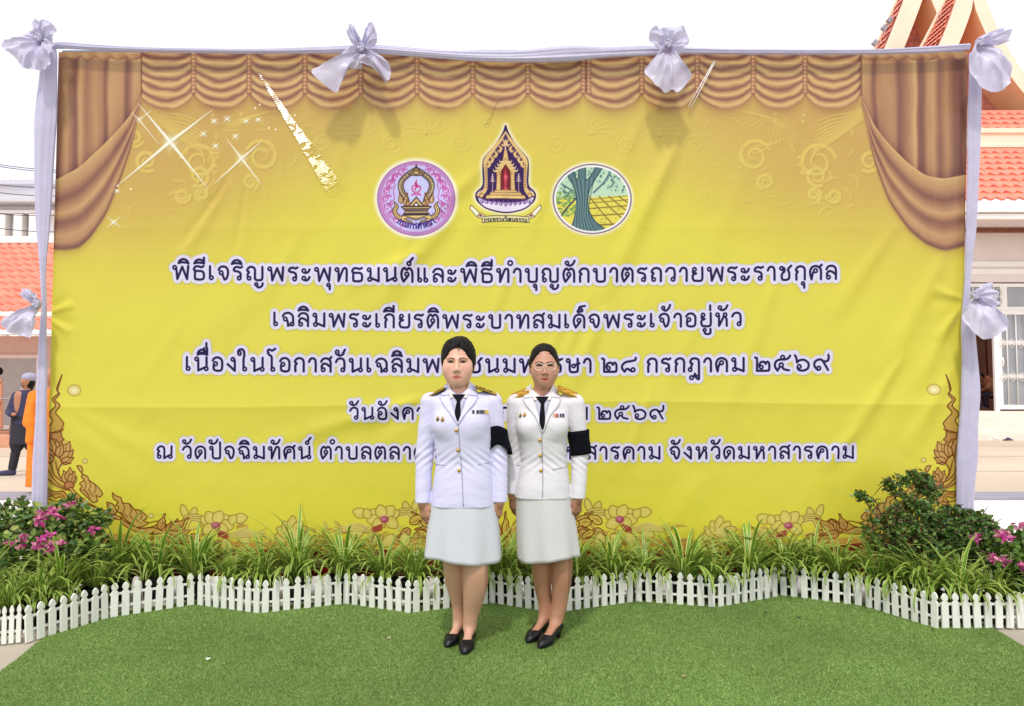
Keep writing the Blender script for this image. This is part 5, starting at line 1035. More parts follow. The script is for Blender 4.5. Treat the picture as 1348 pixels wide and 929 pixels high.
# rear of the room
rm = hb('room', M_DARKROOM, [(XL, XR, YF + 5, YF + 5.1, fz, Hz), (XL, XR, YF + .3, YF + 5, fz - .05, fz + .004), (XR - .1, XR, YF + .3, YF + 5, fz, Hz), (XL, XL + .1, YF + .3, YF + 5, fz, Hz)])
def framed(name, px0, px1, py0, py1, Y, rows=(), cols=(), fw=.09, bars=0, curtain=False):
    x0, x1 = X(px0, Y), X(px1, Y); z1, z0 = P(0, py0, Y).z, P(0, py1, Y).z
    parts = [(x0, x0 + fw, Y - .06, Y, z0, z1), (x1 - fw, x1, Y - .06, Y, z0, z1), (x0 + fw, x1 - fw, Y - .06, Y, z0, z0 + fw), (x0 + fw, x1 - fw, Y - .06, Y, z1 - fw, z1)]
    for r in rows: z = P(0, r, Y).z; parts.append((x0 + fw, x1 - fw, Y - .055, Y - .005, z - fw * .5, z + fw * .5))
    for c in cols: x = X(c, Y); parts.append((x - fw * .45, x + fw * .45, Y - .052, Y - .008, z0 + fw, z1 - fw))
    fr = hb(name, M_TRIM, parts, .008)
    b = MB(); b.box(x0 + fw * .5, x1 - fw * .5, Y - .025, Y - .015, z0 + fw * .5, z1 - fw * .5); gl = b.build('pane', M_GLASS); gl.parent = fr
    if bars:
        b = MB()
        for k in range(1, bars): x = x0 + (x1 - x0) * k / bars; b.tube([(x, Y - .085, z0 + fw), (x, Y - .085, z1 - fw)], .018, 6)
        for q in (.33, .66):
            zz = z0 + (z1 - z0) * q; b.tube([(x0 + fw, Y - .085, zz), (x1 - fw, Y - .085, zz)], .014, 6)
            for k in range(bars): b.tube([(x0 + (x1 - x0) * (k + .5 + .3 * math.cos(t)) / bars, Y - .085, zz + .12 * math.sin(t)) for t in np.linspace(0, 6.28, 9)], .01, 5)
        gr = b.build('grille', mat('cream_grille', L(226, 224, 220), rough=.5), smooth=True); gr.parent = fr
    return fr
framed('transom_window', 1226, 1322, 374, 409, YF, fw=.1, bars=7)
framed('transom_window', 1322, 1424, 374, 409, YF, fw=.1, bars=0)
framed('glass_door', 1311.5, 1372, 409, 538, YF - .02, rows=(452, 495), fw=.13, bars=5)
framed('glass_door', 1372, 1440, 409, 538, YF + .06, rows=(452, 495), fw=.13, bars=5)
b = MB(); b.tube([(X(1316, YF), YF - .12, zt(470)), (X(1316, YF), YF - .16, zt(475)), (X(1316, YF), YF - .12, zt(482))], .02, 6); hd = b.build('handle', M_TRIM, smooth=True); hd.parent = hall; hd.matrix_parent_inverse = Matrix.Translation(-Vector((17, 21.5, 0)))
hb('door_post', M_TRIM, [(X(1306, YF), X(1311.3, YF), YF - .1, YF - .0, fz, zt(409))], .01)
hb('door_jamb', M_WOODP, [(X(1300, YF + 3), X(1307, YF + 3), YF + 3, YF + 3.1, fz, zt(400)), (X(1262, YF), X(1268, YF), YF + .26, YF + .36, fz, zt(409))])
# curtain behind the second transom
Vv = []; 
for i in range(60):
    for j in range(6):
        t = i / 59; px = 1325 + 40 * t; pv = 377 + 30 * j / 5; Vv.append((X(px, YF + .2) , YF + .22 - .05 * math.sin(t * 60), P(0, pv, YF).z))
cu = link('curtain', np_mesh('curtain', Vv, grid_faces(60, 6)), mat('ochre_curtain', L(222, 176, 116), rough=.8, var=.15, vscale=10)); cu.parent = hall; cu.matrix_parent_inverse = Matrix.Translation(-Vector((17, 21.5, 0)))
# seen behind the second transom is the ochre curtain: clear glass there
# soffit, fascia, roofs
def tile_roof(name, p00, p10, p01, p11, nr, ntile, parent, style='scallop'):
    """p00-p10 lower edge, p01-p11 upper edge; rows of overlapping tiles, one mesh"""
    p00, p10, p01, p11 = map(Vector, (p00, p10, p01, p11)); nrm = (p10 - p00).cross(p01 - p00).normalized()
    if nrm.z < 0: nrm = -nrm
    Vv, Fs = [], []; k = 8; n = ntile * k
    for r in range(nr):
        o = len(Vv); ta, tb = r / nr, (r + 1) / nr + .35 / nr; tb = min(tb, 1)
        for j, (tt, lift) in enumerate(((ta, .075), (ta + .3 / nr, .06), (tb, .012))):
            for i in range(n + 1):
                s_ = i / n; ph = (i / k + (.5 if (style == 'scallop' and r % 2) else 0)) * 2 * math.pi
                off = 0
                if style == 'scallop': off = (-.30 / nr) * (.5 - .5 * math.cos(ph)) if j == 0 else 0; wv = .012 * math.cos(ph) if j < 2 else 0
                else: wv = .045 * math.sin(ph + .6 * math.sin(ph)) 
                t2 = tt + off; a = p00.lerp(p10, s_); c = p01.lerp(p11, s_); q = a.lerp(c, max(-.02, t2)) + nrm * (lift + wv); Vv.append(q)
        for j in range(2):
            for i in range(n): a = o + j * (n + 1) + i; Fs.append((a, a + 1, a + n + 2, a + n + 1))
        # little riser under the lower edge
        o2 = len(Vv)
        for i in range(n + 1): Vv.append(Vector(Vv[o + i]) - nrm * .06)
        for i in range(n): Fs.append((o2 + i, o2 + i + 1, o + i + 1, o + i))
    o = link(name, np_mesh(name, Vv, np.array(Fs)), M_TILE, parent); o.data.shade_flat() if style == 'scallop' else None
    if parent: o.matrix_parent_inverse = Matrix.Translation(-parent.location)
    return o
YE = 19.9
zE = P(0, 267, YE).z; z2 = P(0, 196, 22.6).z
tile_roof('roof', (XL - .6, YE, zE + .08), (XR + 1, YE, zE + .08), (XL - .6, 22.6, z2), (XR + 1, 22.6, z2), 9, 46, hall)
hb('eave_board', M_TRIM, [(XL - .6, XR + 1, YE - .06, YE + .06, P(0, 280, YE).z, zE + .06), (XL - .6, XR + 1, YE + .02, YE + .2, P(0, 288, YE).z, P(0, 281, YE).z - .004)], .01)
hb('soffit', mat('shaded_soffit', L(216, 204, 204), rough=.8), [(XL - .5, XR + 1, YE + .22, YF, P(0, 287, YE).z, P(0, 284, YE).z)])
hb('eave_beam', M_WOODP, [(XL - .5, XR + 1, YF - .5, YF - .38, P(0, 288, YE).z - .12, P(0, 288, YE).z - .004)])
z3, z4 = P(0, 196, 22.62).z, P(0, 172, 22.62).z
hb('roof_band', M_CREAM, [(XL - .4, XR + .6, 22.62, 22.8, z3 - .1, z4), (XL - .4, XR + .6, 22.56, 22.615, z4 - .1, z4 + .06), (XL - .4, XR + .6, 22.56, 22.615, z3 + .02, z3 + .12)], .01)
tile_roof('roof', (XL, 22.7, z4 + .06), (XR, 22.7, z4 + .06), (XL, 24.2, P(0, 146, 24.2).z), (XR, 24.2, P(0, 146, 24.2).z), 4, 40, hall)
def gable(px_ap, py_ap, Y, depth, wdt, flare, lab):
    """gable end facing us with curved flaring barge boards and tiled slopes running back"""
    xa, za = xz(px_ap, py_ap, Y); zb = P(0, 150, 24).z
    H = za - zb; prof = []
    for i in range(15):
        t = i / 14; prof.append((wdt * (t ** 1.0) * .72 + flare * t ** 3.2, za - H * t))
    bw = .40 if wdt < 3.6 else .52
    b = MB()
    for sgn in (-1, 1):
        A = [Vector((xa + sgn * x, Y - .12, z)) for x, z in prof]
        Bq = [Vector((xa + sgn * max(0, x - bw * (1 + .25 * i / 14)), Y - .12, z - (bw * 1.9 if i == 0 else .12))) for i, (x, z) in enumerate(prof)]
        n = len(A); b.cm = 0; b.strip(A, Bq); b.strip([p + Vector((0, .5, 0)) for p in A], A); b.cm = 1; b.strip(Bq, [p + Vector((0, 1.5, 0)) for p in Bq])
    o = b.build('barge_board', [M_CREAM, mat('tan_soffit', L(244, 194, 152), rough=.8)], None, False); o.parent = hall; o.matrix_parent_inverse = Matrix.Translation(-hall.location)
    b = MB(); pl = [(xa + x * .93, z - .25) for x, z in prof] + [(xa - x * .93, z - .25) for x, z in prof[::-1]]
    b.prism(pl, Y + 1.3, Y + 1.36); o = b.build('gable_panel', M_TYMP, None); o.parent = hall; o.matrix_parent_inverse = Matrix.Translation(-hall.location)
    for sgn in (-1, 1):
        b = []
        Vv, Fs = [], []; nr = 26; k = 6; ncol = int(depth / .3) * k
        pts = np.array(prof); tt = np.linspace(0, 14, nr + 1)
        for r in range(nr):
            o_ = len(Vv)
            for (t, lf) in ((tt[r + 1], .07), (tt[r] , .01)):
                x = np.interp(t, np.arange(15), pts[:, 0]); z = np.interp(t, np.arange(15), pts[:, 1])
                for i in range(ncol + 1):
                    wv = .02 * math.cos(i / k * 2 * math.pi + (r % 2) * math.pi) if lf > .05 else 0
                    Vv.append((xa + sgn * (x + lf * .8 + wv), Y + .3 + depth * (.12 + 1.45 * t / 14) * i / ncol, z + lf * .5))
            for i in range(ncol): a = o_ + i; Fs.append((a, a + 1, a + ncol + 2, a + ncol + 1))
        o_ = len(Vv)
        for r in range(15):
            dd = depth * (.12 + 1.45 * r / 14)
            Vv += [(xa + sgn * (prof[r][0] - .01), Y + .2, prof[r][1]), (xa + sgn * (prof[r][0] - .01), Y + .3 + dd, prof[r][1])]
        for r in range(14): a = o_ + 2 * r; Fs.append((a, a + 1, a + 3, a + 2))
        vb = MB(); vb.tube([(xa + sgn * (x + .05), Y + .34 + depth * (.12 + 1.45 * r / 14), z + .05) for r, (x, z) in enumerate(prof)], .07, 6); vo = vb.build('verge', M_CREAM, None, True); vo.parent = hall; vo.matrix_parent_inverse = Matrix.Translation(-hall.location)
        o = link('gable_roof', np_mesh('gable_roof', Vv, np.array(Fs)), M_TILE, hall); o.matrix_parent_inverse = Matrix.Translation(-hall.location)
gable(1277, -46, 24.4, 1.9, 2.3, 1.3, 'front')
gable(1216, -64, 28.2, 1.35, 4.2, 1.0, 'rear')
for (px, py) in ((1170, 28), (1163, 38), (1151, 58), (1232, 28)):
    x, z = xz(px, py, 28.8); b = MB(); b.prism([(x - .12, z), (x + .02, z + .16), (x + .14, z + .02), (x + .02, z - .12)], 28.7, 28.85)
    o = b.build('roof_finial', mat('grey_finial', L(150, 150, 160), rough=.6)); o.parent = hall; o.matrix_parent_inverse = Matrix.Translation(-hall.location)
# furniture and shoes near the doorway
b = MB(); x0 = X(1286, 23.5)
b.box(x0 - .5, x0 + .5, 23.2, 23.9, fz + .42, fz + .5)
for dx in (-.45, .4):
    for dy in (23.25, 23.8): b.box(x0 + dx, x0 + dx + .06, dy, dy + .06, fz, fz + .42)
b.box(x0 - .5, x0 + .5, 23.84, 23.9, fz + .5, fz + 1.1); b.box(x0 - .5, x0 - .44, 23.2, 23.84, fz + .5, fz + .75)
tag(b.build('wooden_bench', M_WOODP, bevel=.01), 'brown wooden bench inside the open doorway of the temple hall', 'bench')
def shoe(px, py, ang, label, col):
    p = G(px, py); r = empty('shoe', (p.x, p.y, 0), ang, label, 'shoe', 'shoes left in front of the temple steps')
    m = mat('shoe_' + col, {'white': L(232, 228, 222), 'grey': L(110, 110, 124), 'dark': L(66, 66, 80), 'tan': L(196, 150, 128)}[col], rough=.7)
    b = MB(); pf = [(0, .045), (.04, .052), (.10, .046), (.17, .052), (.22, .05), (.26, .03), (.275, .004)]
    Vv = [(x, w, .0) for x, w in pf] + [(x, -w, 0) for x, w in pf[::-1]]; n = len(Vv); b.add(Vv + [(v[0], v[1], .03) for v in Vv], [tuple(range(n)), tuple(range(n, 2 * n))] + [(k, (k + 1) % n, (k + 1) % n + n, k + n) for k in range(n)]); b.build('sole', m, r)
    b = MB(); A = []; 
    for t in np.linspace(0, 1, 9): A.append([(x_, .052 * math.cos(math.pi * t), .03 + h_ * math.sin(math.pi * t)) for x_, h_ in ((.11, .065), (.16, .06), (.21, .045), (.265, .012))])
    for q in range(3): b.strip([a[q] for a in A], [a[q + 1] for a in A])
    b.build('upper', m, r, True, solid=.006)
for q, (px, py, a, lb, c) in enumerate([(1296, 577.5, .1, 'white slipper beside the hanging cloth in front of the temple steps', 'white'), (1302, 579, .05, 'white slipper second from the hanging cloth at the temple steps', 'white'), (1313, 577.5, .3, 'dark shoe between the white and grey slippers at the temple steps', 'dark'), (1320, 579, .2, 'dark shoe nearest the grey slippers at the temple steps', 'dark'), (1326, 577.5, 2.8, 'grey slipper in the middle of the row at the temple steps', 'grey'), (1333, 579, 2.9, 'grey slipper right of the dark shoes at the temple steps', 'grey'), (1346, 578, 3.0, 'tan shoe at the right end of the row by the temple steps', 'tan')]):
    shoe(px, py, a, lb, c)

# ------------------------------------------------------------------ low building with the red roof at the left, white house and wires behind
low = empty('low_building', (-14.5, 20.5, 0), 0, 'low building with a red tiled roof and grey glass doors behind the left cloth', 'building')
def lb_(name, m, parts, bevel=0):
    b = MB()
    for q in parts: b.box(*q)
    o = b.build(name, m, low, bevel=bevel); o.matrix_parent_inverse = Matrix.Translation(-low.location); return o
YL = 20.0; lx0, lx1 = -24, -9.8
zl = lambda py, Y=YL: P(0, py, Y).z
lb_('wall', mat('pink_wall', L(226, 208, 200), rough=.8, var=.05), [(lx0, lx1, YL, YL + .2, .0, zl(443))])
tile_roof('roof', (lx0, 19.0, zl(412, 19.0)), (lx1 + .3, 19.0, zl(412, 19.0)), (lx0, 22.6, zl(322, 22.6)), (lx1 + .3, 22.6, zl(322, 22.6)), 11, 50, low, 'wave')
lb_('ridge', M_TRIM, [(lx0, lx1 + .3, 22.5, 22.8, zl(322, 22.6) + .02, zl(312, 22.6))], .02)
lb_('eave_board', M_TRIM, [(lx0, lx1 + .3, 18.94, 19.1, zl(417, 19), zl(411, 19))], .01)
tile_roof('awning_roof', (lx0, 18.2, zl(436, 18.2)), (lx1 + .3, 18.2, zl(436, 18.2)), (lx0, 19.0, zl(419, 19)), (lx1 + .3, 19.0, zl(419, 19)), 3, 50, low, 'wave')
lb_('awning_board', M_TRIM, [(lx0, lx1 + .3, 18.12, 18.3, zl(441, 18.2), zl(435, 18.2))], .01)
M_DOORG = mat('grey_door_glass', L(176, 178, 178), rough=.15, spec=.6, var=.08)
for x0 in (-14.35, -12.45, -10.75):
    o = lb_('glass_door', M_TRIM, [(x0, x0 + .1, YL - .06, YL - .003, .3, zl(466)), (x0 + 1.5, x0 + 1.6, YL - .06, YL - .003, .3, zl(466)), (x0 + .1, x0 + 1.5, YL - .06, YL - .003, zl(466) - .1, zl(466)), (x0 + .1, x0 + 1.5, YL - .06, YL - .003, .3, .42)], .008)
    q = lb_('pane', M_DOORG, [(x0 + .1, x0 + 1.5, YL - .03, YL - .01, .42, zl(466) - .1)]); q.parent = o; q.matrix_parent_inverse = Matrix()
    q.location = low.location * 0
    q.matrix_parent_inverse = Matrix.Translation(-low.location) if False else o.matrix_parent_inverse @ Matrix() if False else Matrix.Identity(4)
lb_('porch', mat('terracotta_step', L(206, 150, 120), rough=.7, var=.1, vscale=3), [(lx0, lx1, 17.6, YL, -.01, .28)], .02)
b = MB(); b.tube([(-12.1, 17.9, .28), (-12.1, 17.9, 1.15)], .03, 8); b.tube([(-14, 17.9, 1.15), (-12.1, 17.9, 1.15), (-10.5, 17.9, 1.15)], .02, 8); tag(b.build('handrail', mat('steel_rail', L(170, 172, 176), rough=.3, metal=.7), None, True), 'thin grey handrail on the porch of the low red roofed building', 'handrail')

far = empty('white_house', (-24, 38, 0), 0, 'pale two storey house with columns far behind the red roof', 'house')
YH = 38.0; hz = lambda py: P(0, py, YH).z; hx = lambda px: (px - 674) / F * YH
M_FADE = mat('pale_house_wall', L(240, 236, 240), rough=.8, var=.05, vscale=.6)
def fb(name, m, parts, bevel=0):
    b = MB()
    for q in parts: b.box(*q)
    o = b.build(name, m, far, bevel=bevel); o.matrix_parent_inverse = Matrix.Translation(-far.location); return o
fb('wall', M_FADE, [(hx(-80), hx(90), YH, YH + 6, 0, hz(272))]); fb('roof', mat('grey_roof', L(206, 204, 212), rough=.8, var=.1), [(hx(-85), hx(96), YH - .9, YH + 6.5, hz(272), hz(266))], .03)
fb('cornice', M_TRIM, [(hx(-80), hx(90), YH - .5, YH - .003, hz(284), hz(280))], .02)
for px in (4, 26, 46): fb('column', M_TRIM, [(hx(px) - .22, hx(px) + .22, YH - .55, YH - .1, 0, hz(285))], .03)
for (a, c) in ((12, 22), (32, 44), (-12, 0)): fb('window', mat('dim_window', L(150, 146, 158), rough=.2, spec=.6), [(hx(a), hx(c), YH - .04, YH - .004, hz(316), hz(304)), (hx(a), hx(c), YH - .04, YH - .004, hz(300), hz(288))])
fb('gable_finial', mat('rust_finial', L(190, 120, 110), rough=.7, var=.2), [(hx(36), hx(46), YH + 2, YH + 2.4, hz(228), hz(218)), (hx(40), hx(44), YH + 2, YH + 2.4, hz(218), hz(206)), (hx(24), hx(34), YH + 2, YH + 2.4, hz(232), hz(226))])
fb('upper_storey', M_FADE, [(hx(-60), hx(60), YH + 1.5, YH + 6, hz(266), hz(236))]); fb('upper_roof', mat('grey_roof', L(206, 204, 212)), [(hx(-62), hx(64), YH + 1, YH + 6.4, hz(236), hz(229))], .03)
for i, (y0, y1) in enumerate(((194, 208), (196, 211), (226, 228), (236, 239), (283, 286), (304, 309), (268, 262))):
    A = P(-140, y0 - 10, 30); Bq = P(160, y1 + 16, 34); b = MB(); b.tube([A.lerp(Bq, t) + Vector((0, 0, -.5 * math.sin(math.pi * t))) for t in np.linspace(0, 1, 14)], .018, 5)
    tag(b.build('power_line', mat('black_cable', L(70, 70, 78), rough=.6), None, True), 'thin dark power line crossing behind the left cloth, %s from the top' % ORD[i], 'cable', 'power lines at the left')
# ------------------------------------------------------------------ people: distance fields meshed with surface nets
class Field:
    def __init__(s, lo, hi, h):
        s.lo = np.array(lo, np.float32); s.h = h; s.n = np.ceil((np.array(hi) - lo) / h).astype(int) + 1
        s.f = np.full(s.n, .2, np.float32)
        s.ax = [s.lo[i] + h * np.arange(s.n[i], dtype=np.float32) for i in range(3)]
    def _sl(s, lo, hi):
        a = np.clip(np.floor((np.array(lo) - s.lo) / s.h).astype(int), 0, s.n - 1); b = np.clip(np.ceil((np.array(hi) - s.lo) / s.h).astype(int) + 1, 1, s.n)
        if (b <= a).any(): return None
        sl = tuple(slice(int(a[i]), int(b[i])) for i in range(3))
        return sl, s.ax[0][sl[0]][:, None, None], s.ax[1][sl[1]][None, :, None], s.ax[2][sl[2]][None, None, :]
    def _mix(s, sl, d, k, op):
        f = s.f[sl]
        if op == 'add':
            h = np.clip(.5 + .5 * (f - d) / k, 0, 1); s.f[sl] = f + (d - f) * h - k * h * (1 - h)
        elif op == 'sub':
            h = np.clip(.5 - .5 * (f + d) / k, 0, 1); s.f[sl] = f + (-d - f) * h + k * h * (1 - h)
        elif op == 'int': s.f[sl] = np.maximum(f, d)
    def cap(s, p, q, r0, r1=None, k=.01, op='add', fl=(1, 1, 1), flat=False):
        p, q = np.array(p, np.float32), np.array(q, np.float32); r1 = r0 if r1 is None else r1; m = max(r0, r1) / min(fl) + k * 1.5 + s.h * 3
        w = s._sl(np.minimum(p, q) - m, np.maximum(p, q) + m)
        if w is None: return
        sl, x, y, z = w; d = q - p; l2 = float(d @ d) + 1e-9
        x = x - p[0]; y = y - p[1]; z = z - p[2]; t = np.clip((x * d[0] + y * d[1] + z * d[2]) / l2, 0, 1)
        dist = np.sqrt(((x - t * d[0]) * fl[0]) ** 2 + ((y - t * d[1]) * fl[1]) ** 2 + ((z - t * d[2]) * fl[2]) ** 2) - (r0 + (r1 - r0) * t)
        if flat: dist = np.maximum(dist, (x * d[0] + y * d[1] + z * d[2]) / math.sqrt(l2) - math.sqrt(l2))
        s._mix(sl, dist, k, op)
    def chain(s, pts, rs, k=.01, **kw):
        for i in range(len(pts) - 1): s.cap(pts[i], pts[i + 1], rs[i], rs[i + 1], k, **kw)
    def ell(s, c, r, k=.01, op='add', rot=None):
        c = np.array(c, np.float32); r = np.array(r, np.float32); m = (r.max() if rot is not None else r) + k * 1.5 + s.h * 3
        w = s._sl(c - m, c + m)
        if w is None: return
        sl, x, y, z = w; x = x - c[0]; y = y - c[1]; z = z - c[2]
        if rot is not None:
            Rm = np.array(Matrix.Rotation(rot[1], 3, rot[0])).T; x, y, z = (Rm[0, 0] * x + Rm[0, 1] * y + Rm[0, 2] * z, Rm[1, 0] * x + Rm[1, 1] * y + Rm[1, 2] * z, Rm[2, 0] * x + Rm[2, 1] * y + Rm[2, 2] * z)
        q = np.sqrt((x / r[0]) ** 2 + (y / r[1]) ** 2 + (z / r[2]) ** 2); g_ = np.sqrt((x / r[0] ** 2) ** 2 + (y / r[1] ** 2) ** 2 + (z / r[2] ** 2) ** 2) + 1e-6
        s._mix(sl, q * (q - 1) / g_, k, op)
    def loft(s, rows, k=.02, pw=2.3):
        """rows: (z, cx, cy, a, b) ascending z"""
        rows = np.array(sorted(rows), np.float32); zz = s.ax[2]; i0, i1 = np.searchsorted(zz, [rows[0, 0] - k * 1.5, rows[-1, 0] + k * 1.5])
        sl = (slice(None), slice(None), slice(int(i0), int(i1))); z = zz[i0:i1]
        zi = np.linspace(rows[0, 0], rows[-1, 0], 200); sm = [np.interp(zi, rows[:, 0], rows[:, j]) for j in range(1, 5)]
        ker = np.hanning(15); ker /= ker.sum(); sm = [np.convolve(np.pad(v, 7, mode='edge'), ker, 'valid') for v in sm]
        cx, cy, a, b = [np.interp(z, zi, v).astype(np.float32)[None, None, :] for v in sm]
        x = np.abs(s.ax[0][:, None, None] - cx) / a; y = np.abs(s.ax[1][None, :, None] - cy) / b
        d = ((x ** pw + y ** pw) ** (1 / pw) - 1) * np.minimum(a, b)
        d = np.maximum(d, np.maximum(rows[0, 0] - z, z - rows[-1, 0])[None, None, :]); s._mix(sl, d, k, 'add')
    def plane_cut(s, axis, val, keep_above=True):
        sh = [1, 1, 1]; sh[axis] = -1; c = s.ax[axis].reshape(sh); s.f = np.maximum(s.f, (val - c) if keep_above else (c - val))
    def front(s):
        """first surface met coming from the front, y(x, z)"""
        neg = s.f < 0; i = neg.argmax(1); has = neg.any(1); i1 = np.clip(i, 1, None)
        f1 = np.take_along_axis(s.f, i1[:, None, :], 1)[:, 0]; f0 = np.take_along_axis(s.f, (i1 - 1)[:, None, :], 1)[:, 0]
        y = s.lo[1] + s.h * (i1 - 1 + f0 / (f0 - f1 + 1e-9)); D = np.where(has, y, np.nan)
        def at(x, z):
            u = np.clip((x - s.lo[0]) / s.h, 0, s.n[0] - 1.001); w = np.clip((z - s.lo[2]) / s.h, 0, s.n[2] - 1.001); a, b = int(u), int(w); v = D[a:a + 2, b:b + 2]
            if np.isnan(v).any(): 
                v = v[~np.isnan(v)]; return float(v.mean()) if len(v) else 0.0
            fx, fz = u - a, w - b; return float(v[0, 0] * (1 - fx) * (1 - fz) + v[1, 0] * fx * (1 - fz) + v[0, 1] * (1 - fx) * fz + v[1, 1] * fx * fz)
        return at
    def mesh(s):
        f = s.f; sg = f < 0; c = np.zeros(tuple(s.n - 1), np.uint8)
        offs = [(i, j, k) for i in (0, 1) for j in (0, 1) for k in (0, 1)]
        for i, j, k in offs: c += sg[i:s.n[0] - 1 + i, j:s.n[1] - 1 + j, k:s.n[2] - 1 + k]
        I = np.argwhere((c > 0) & (c < 8)); idx = np.full(c.shape, -1, np.int32); idx[tuple(I.T)] = np.arange(len(I))
        v = np.stack([f[I[:, 0] + i, I[:, 1] + j, I[:, 2] + k] for i, j, k in offs], 1); acc = np.zeros((len(I), 3), np.float64); cnt = np.zeros(len(I))
        for a in range(8):
            for b in range(a + 1, 8):
                d = np.abs(np.array(offs[a]) - offs[b])
                if d.sum() != 1: continue
                m = (v[:, a] < 0) != (v[:, b] < 0); t = v[m, a] / (v[m, a] - v[m, b]); acc[m] += np.array(offs[a]) + t[:, None] * (np.array(offs[b]) - np.array(offs[a])); cnt[m] += 1
        V = s.lo + s.h * (I + acc / cnt[:, None]); Fq = []
        for ax in range(3):
            o1, o2 = [(1, 2), (2, 0), (0, 1)][ax]
            a = [slice(None)] * 3; b = [slice(None)] * 3; a[ax] = slice(0, -1); b[ax] = slice(1, None)
            E = np.argwhere(sg[tuple(a)] != sg[tuple(b)]); E = E[(E[:, o1] > 0) & (E[:, o2] > 0) & (E[:, o1] < s.n[o1] - 1) & (E[:, o2] < s.n[o2] - 1)]
            e = np.zeros(3, int); q = []
            for (p1, p2) in ((-1, -1), (0, -1), (0, 0), (-1, 0)):
                d = E.copy(); d[:, o1] += p1; d[:, o2] += p2; q.append(idx[tuple(d.T)])
            q = np.stack(q, 1); fl = sg[tuple(E.T)]; q[~fl] = q[~fl][:, ::-1]; Fq.append(q)
        return V, np.vstack(Fq)
def skin_mat(name='skin'):
    if name in MATS: return MATS[name]
    m = attr_mat(name, .45, .4, 0); MATS[name] = m; b = m.node_tree.nodes['Principled BSDF']
    b.inputs['Subsurface Weight'].default_value = .12; b.inputs['Subsurface Radius'].default_value = (.01, .004, .002); b.inputs['Subsurface Scale'].default_value = .5
    return m
M_SKIN = skin_mat(); M_HAIR = mat('black_hair', L(14, 11, 14), rough=.5, spec=.18, var=.4, vscale=60, bump=.25, bscale=160)
M_GOLD = mat('gold_metal', L(214, 172, 84), rough=.3, metal=.85); M_BLACK = mat('black_cloth', L(9, 10, 20), rough=.9, spec=.15, var=.25, vscale=30, bump=.2, bscale=200)
M_TIE = mat('black_tie', L(10, 10, 20), rough=.75, spec=.15); M_SHOE = mat('black_leather', L(13, 13, 17), rough=.4, spec=.35, var=.2, vscale=40)
def hand(B, wrist, dirv, spread, back, ln=.165, curl=.5, thumb_out=1.0, grip=0.0):
    """palm and five separate fingers; spread points from the index to the little finger, back is the back of the hand"""
    w = np.array(wrist, float); d = np.array(dirv, float); d /= np.linalg.norm(d); sp = np.array(spread, float); sp -= d * (sp @ d); sp /= np.linalg.norm(sp); bk = np.cross(d, sp); bk *= np.sign(bk @ np.array(back, float)); k = ln / .165
    pal = -bk
    for i, (o, l1) in enumerate(((-.030, .080), (-.010, .084), (.010, .080), (.028, .073))):
        kn = w + d * l1 * k + sp * o * k * 1.06; B.cap(w + sp * o * .55 * k + d * .008, kn, .0125 * k, .0105 * k, .010)
        L1 = (.040, .045, .041, .032)[i] * k; r = (.0082, .0086, .0082, .0072)[i] * k; c1 = curl * (.7 + .15 * i) + grip; c2 = c1 + curl * .9 + grip
        d1 = d * math.cos(c1) + pal * math.sin(c1) + sp * (i - 1.4) * .06; p1 = kn + d1 * L1; d2 = d * math.cos(c2) + pal * math.sin(c2); p2 = p1 + d2 * L1 * .85
        B.cap(kn, p1, r * 1.05, r, .0025); B.cap(p1, p2, r, r * .82, .0025)
    t0 = w + d * .022 * k - sp * .022 * k + pal * .006; t1 = t0 + (d * .75 - sp * .62 * thumb_out + pal * .25) * .042 * k; t2 = t1 + (d * .93 - sp * .1 * thumb_out + pal * .35) * .032 * k; t3 = t2 + (d * .95 + sp * .05 + pal * .3) * .022 * k
    B.cap(t0, t1, .0145 * k, .011 * k, .008); B.cap(t1, t2, .0100 * k, .0088 * k, .003); B.cap(t2, t3, .0088 * k, .0066 * k, .003)
def add_mesh(name, VF, mt, root, smooth=True, col=None, disp=None):
    V, Fc = VF
    o = link(name, np_mesh(name, V, Fc, col=col), mt, root, smooth=smooth); return o
def sm_mesh(V, Fc, it=2, lam=.5):
    """light laplacian smoothing"""
    n = len(V); e = np.vstack([Fc[:, [0, 1]], Fc[:, [1, 2]], Fc[:, [2, 3]], Fc[:, [3, 0]]]); deg = np.bincount(e.ravel(), minlength=n)[:, None].astype(float)
    for _ in range(it):
        a = np.zeros((n, 3)); np.add.at(a, e[:, 0], V[e[:, 1]]); np.add.at(a, e[:, 1], V[e[:, 0]]); V = V + lam * (a / np.maximum(deg, 1) - V)
    return V, Fc

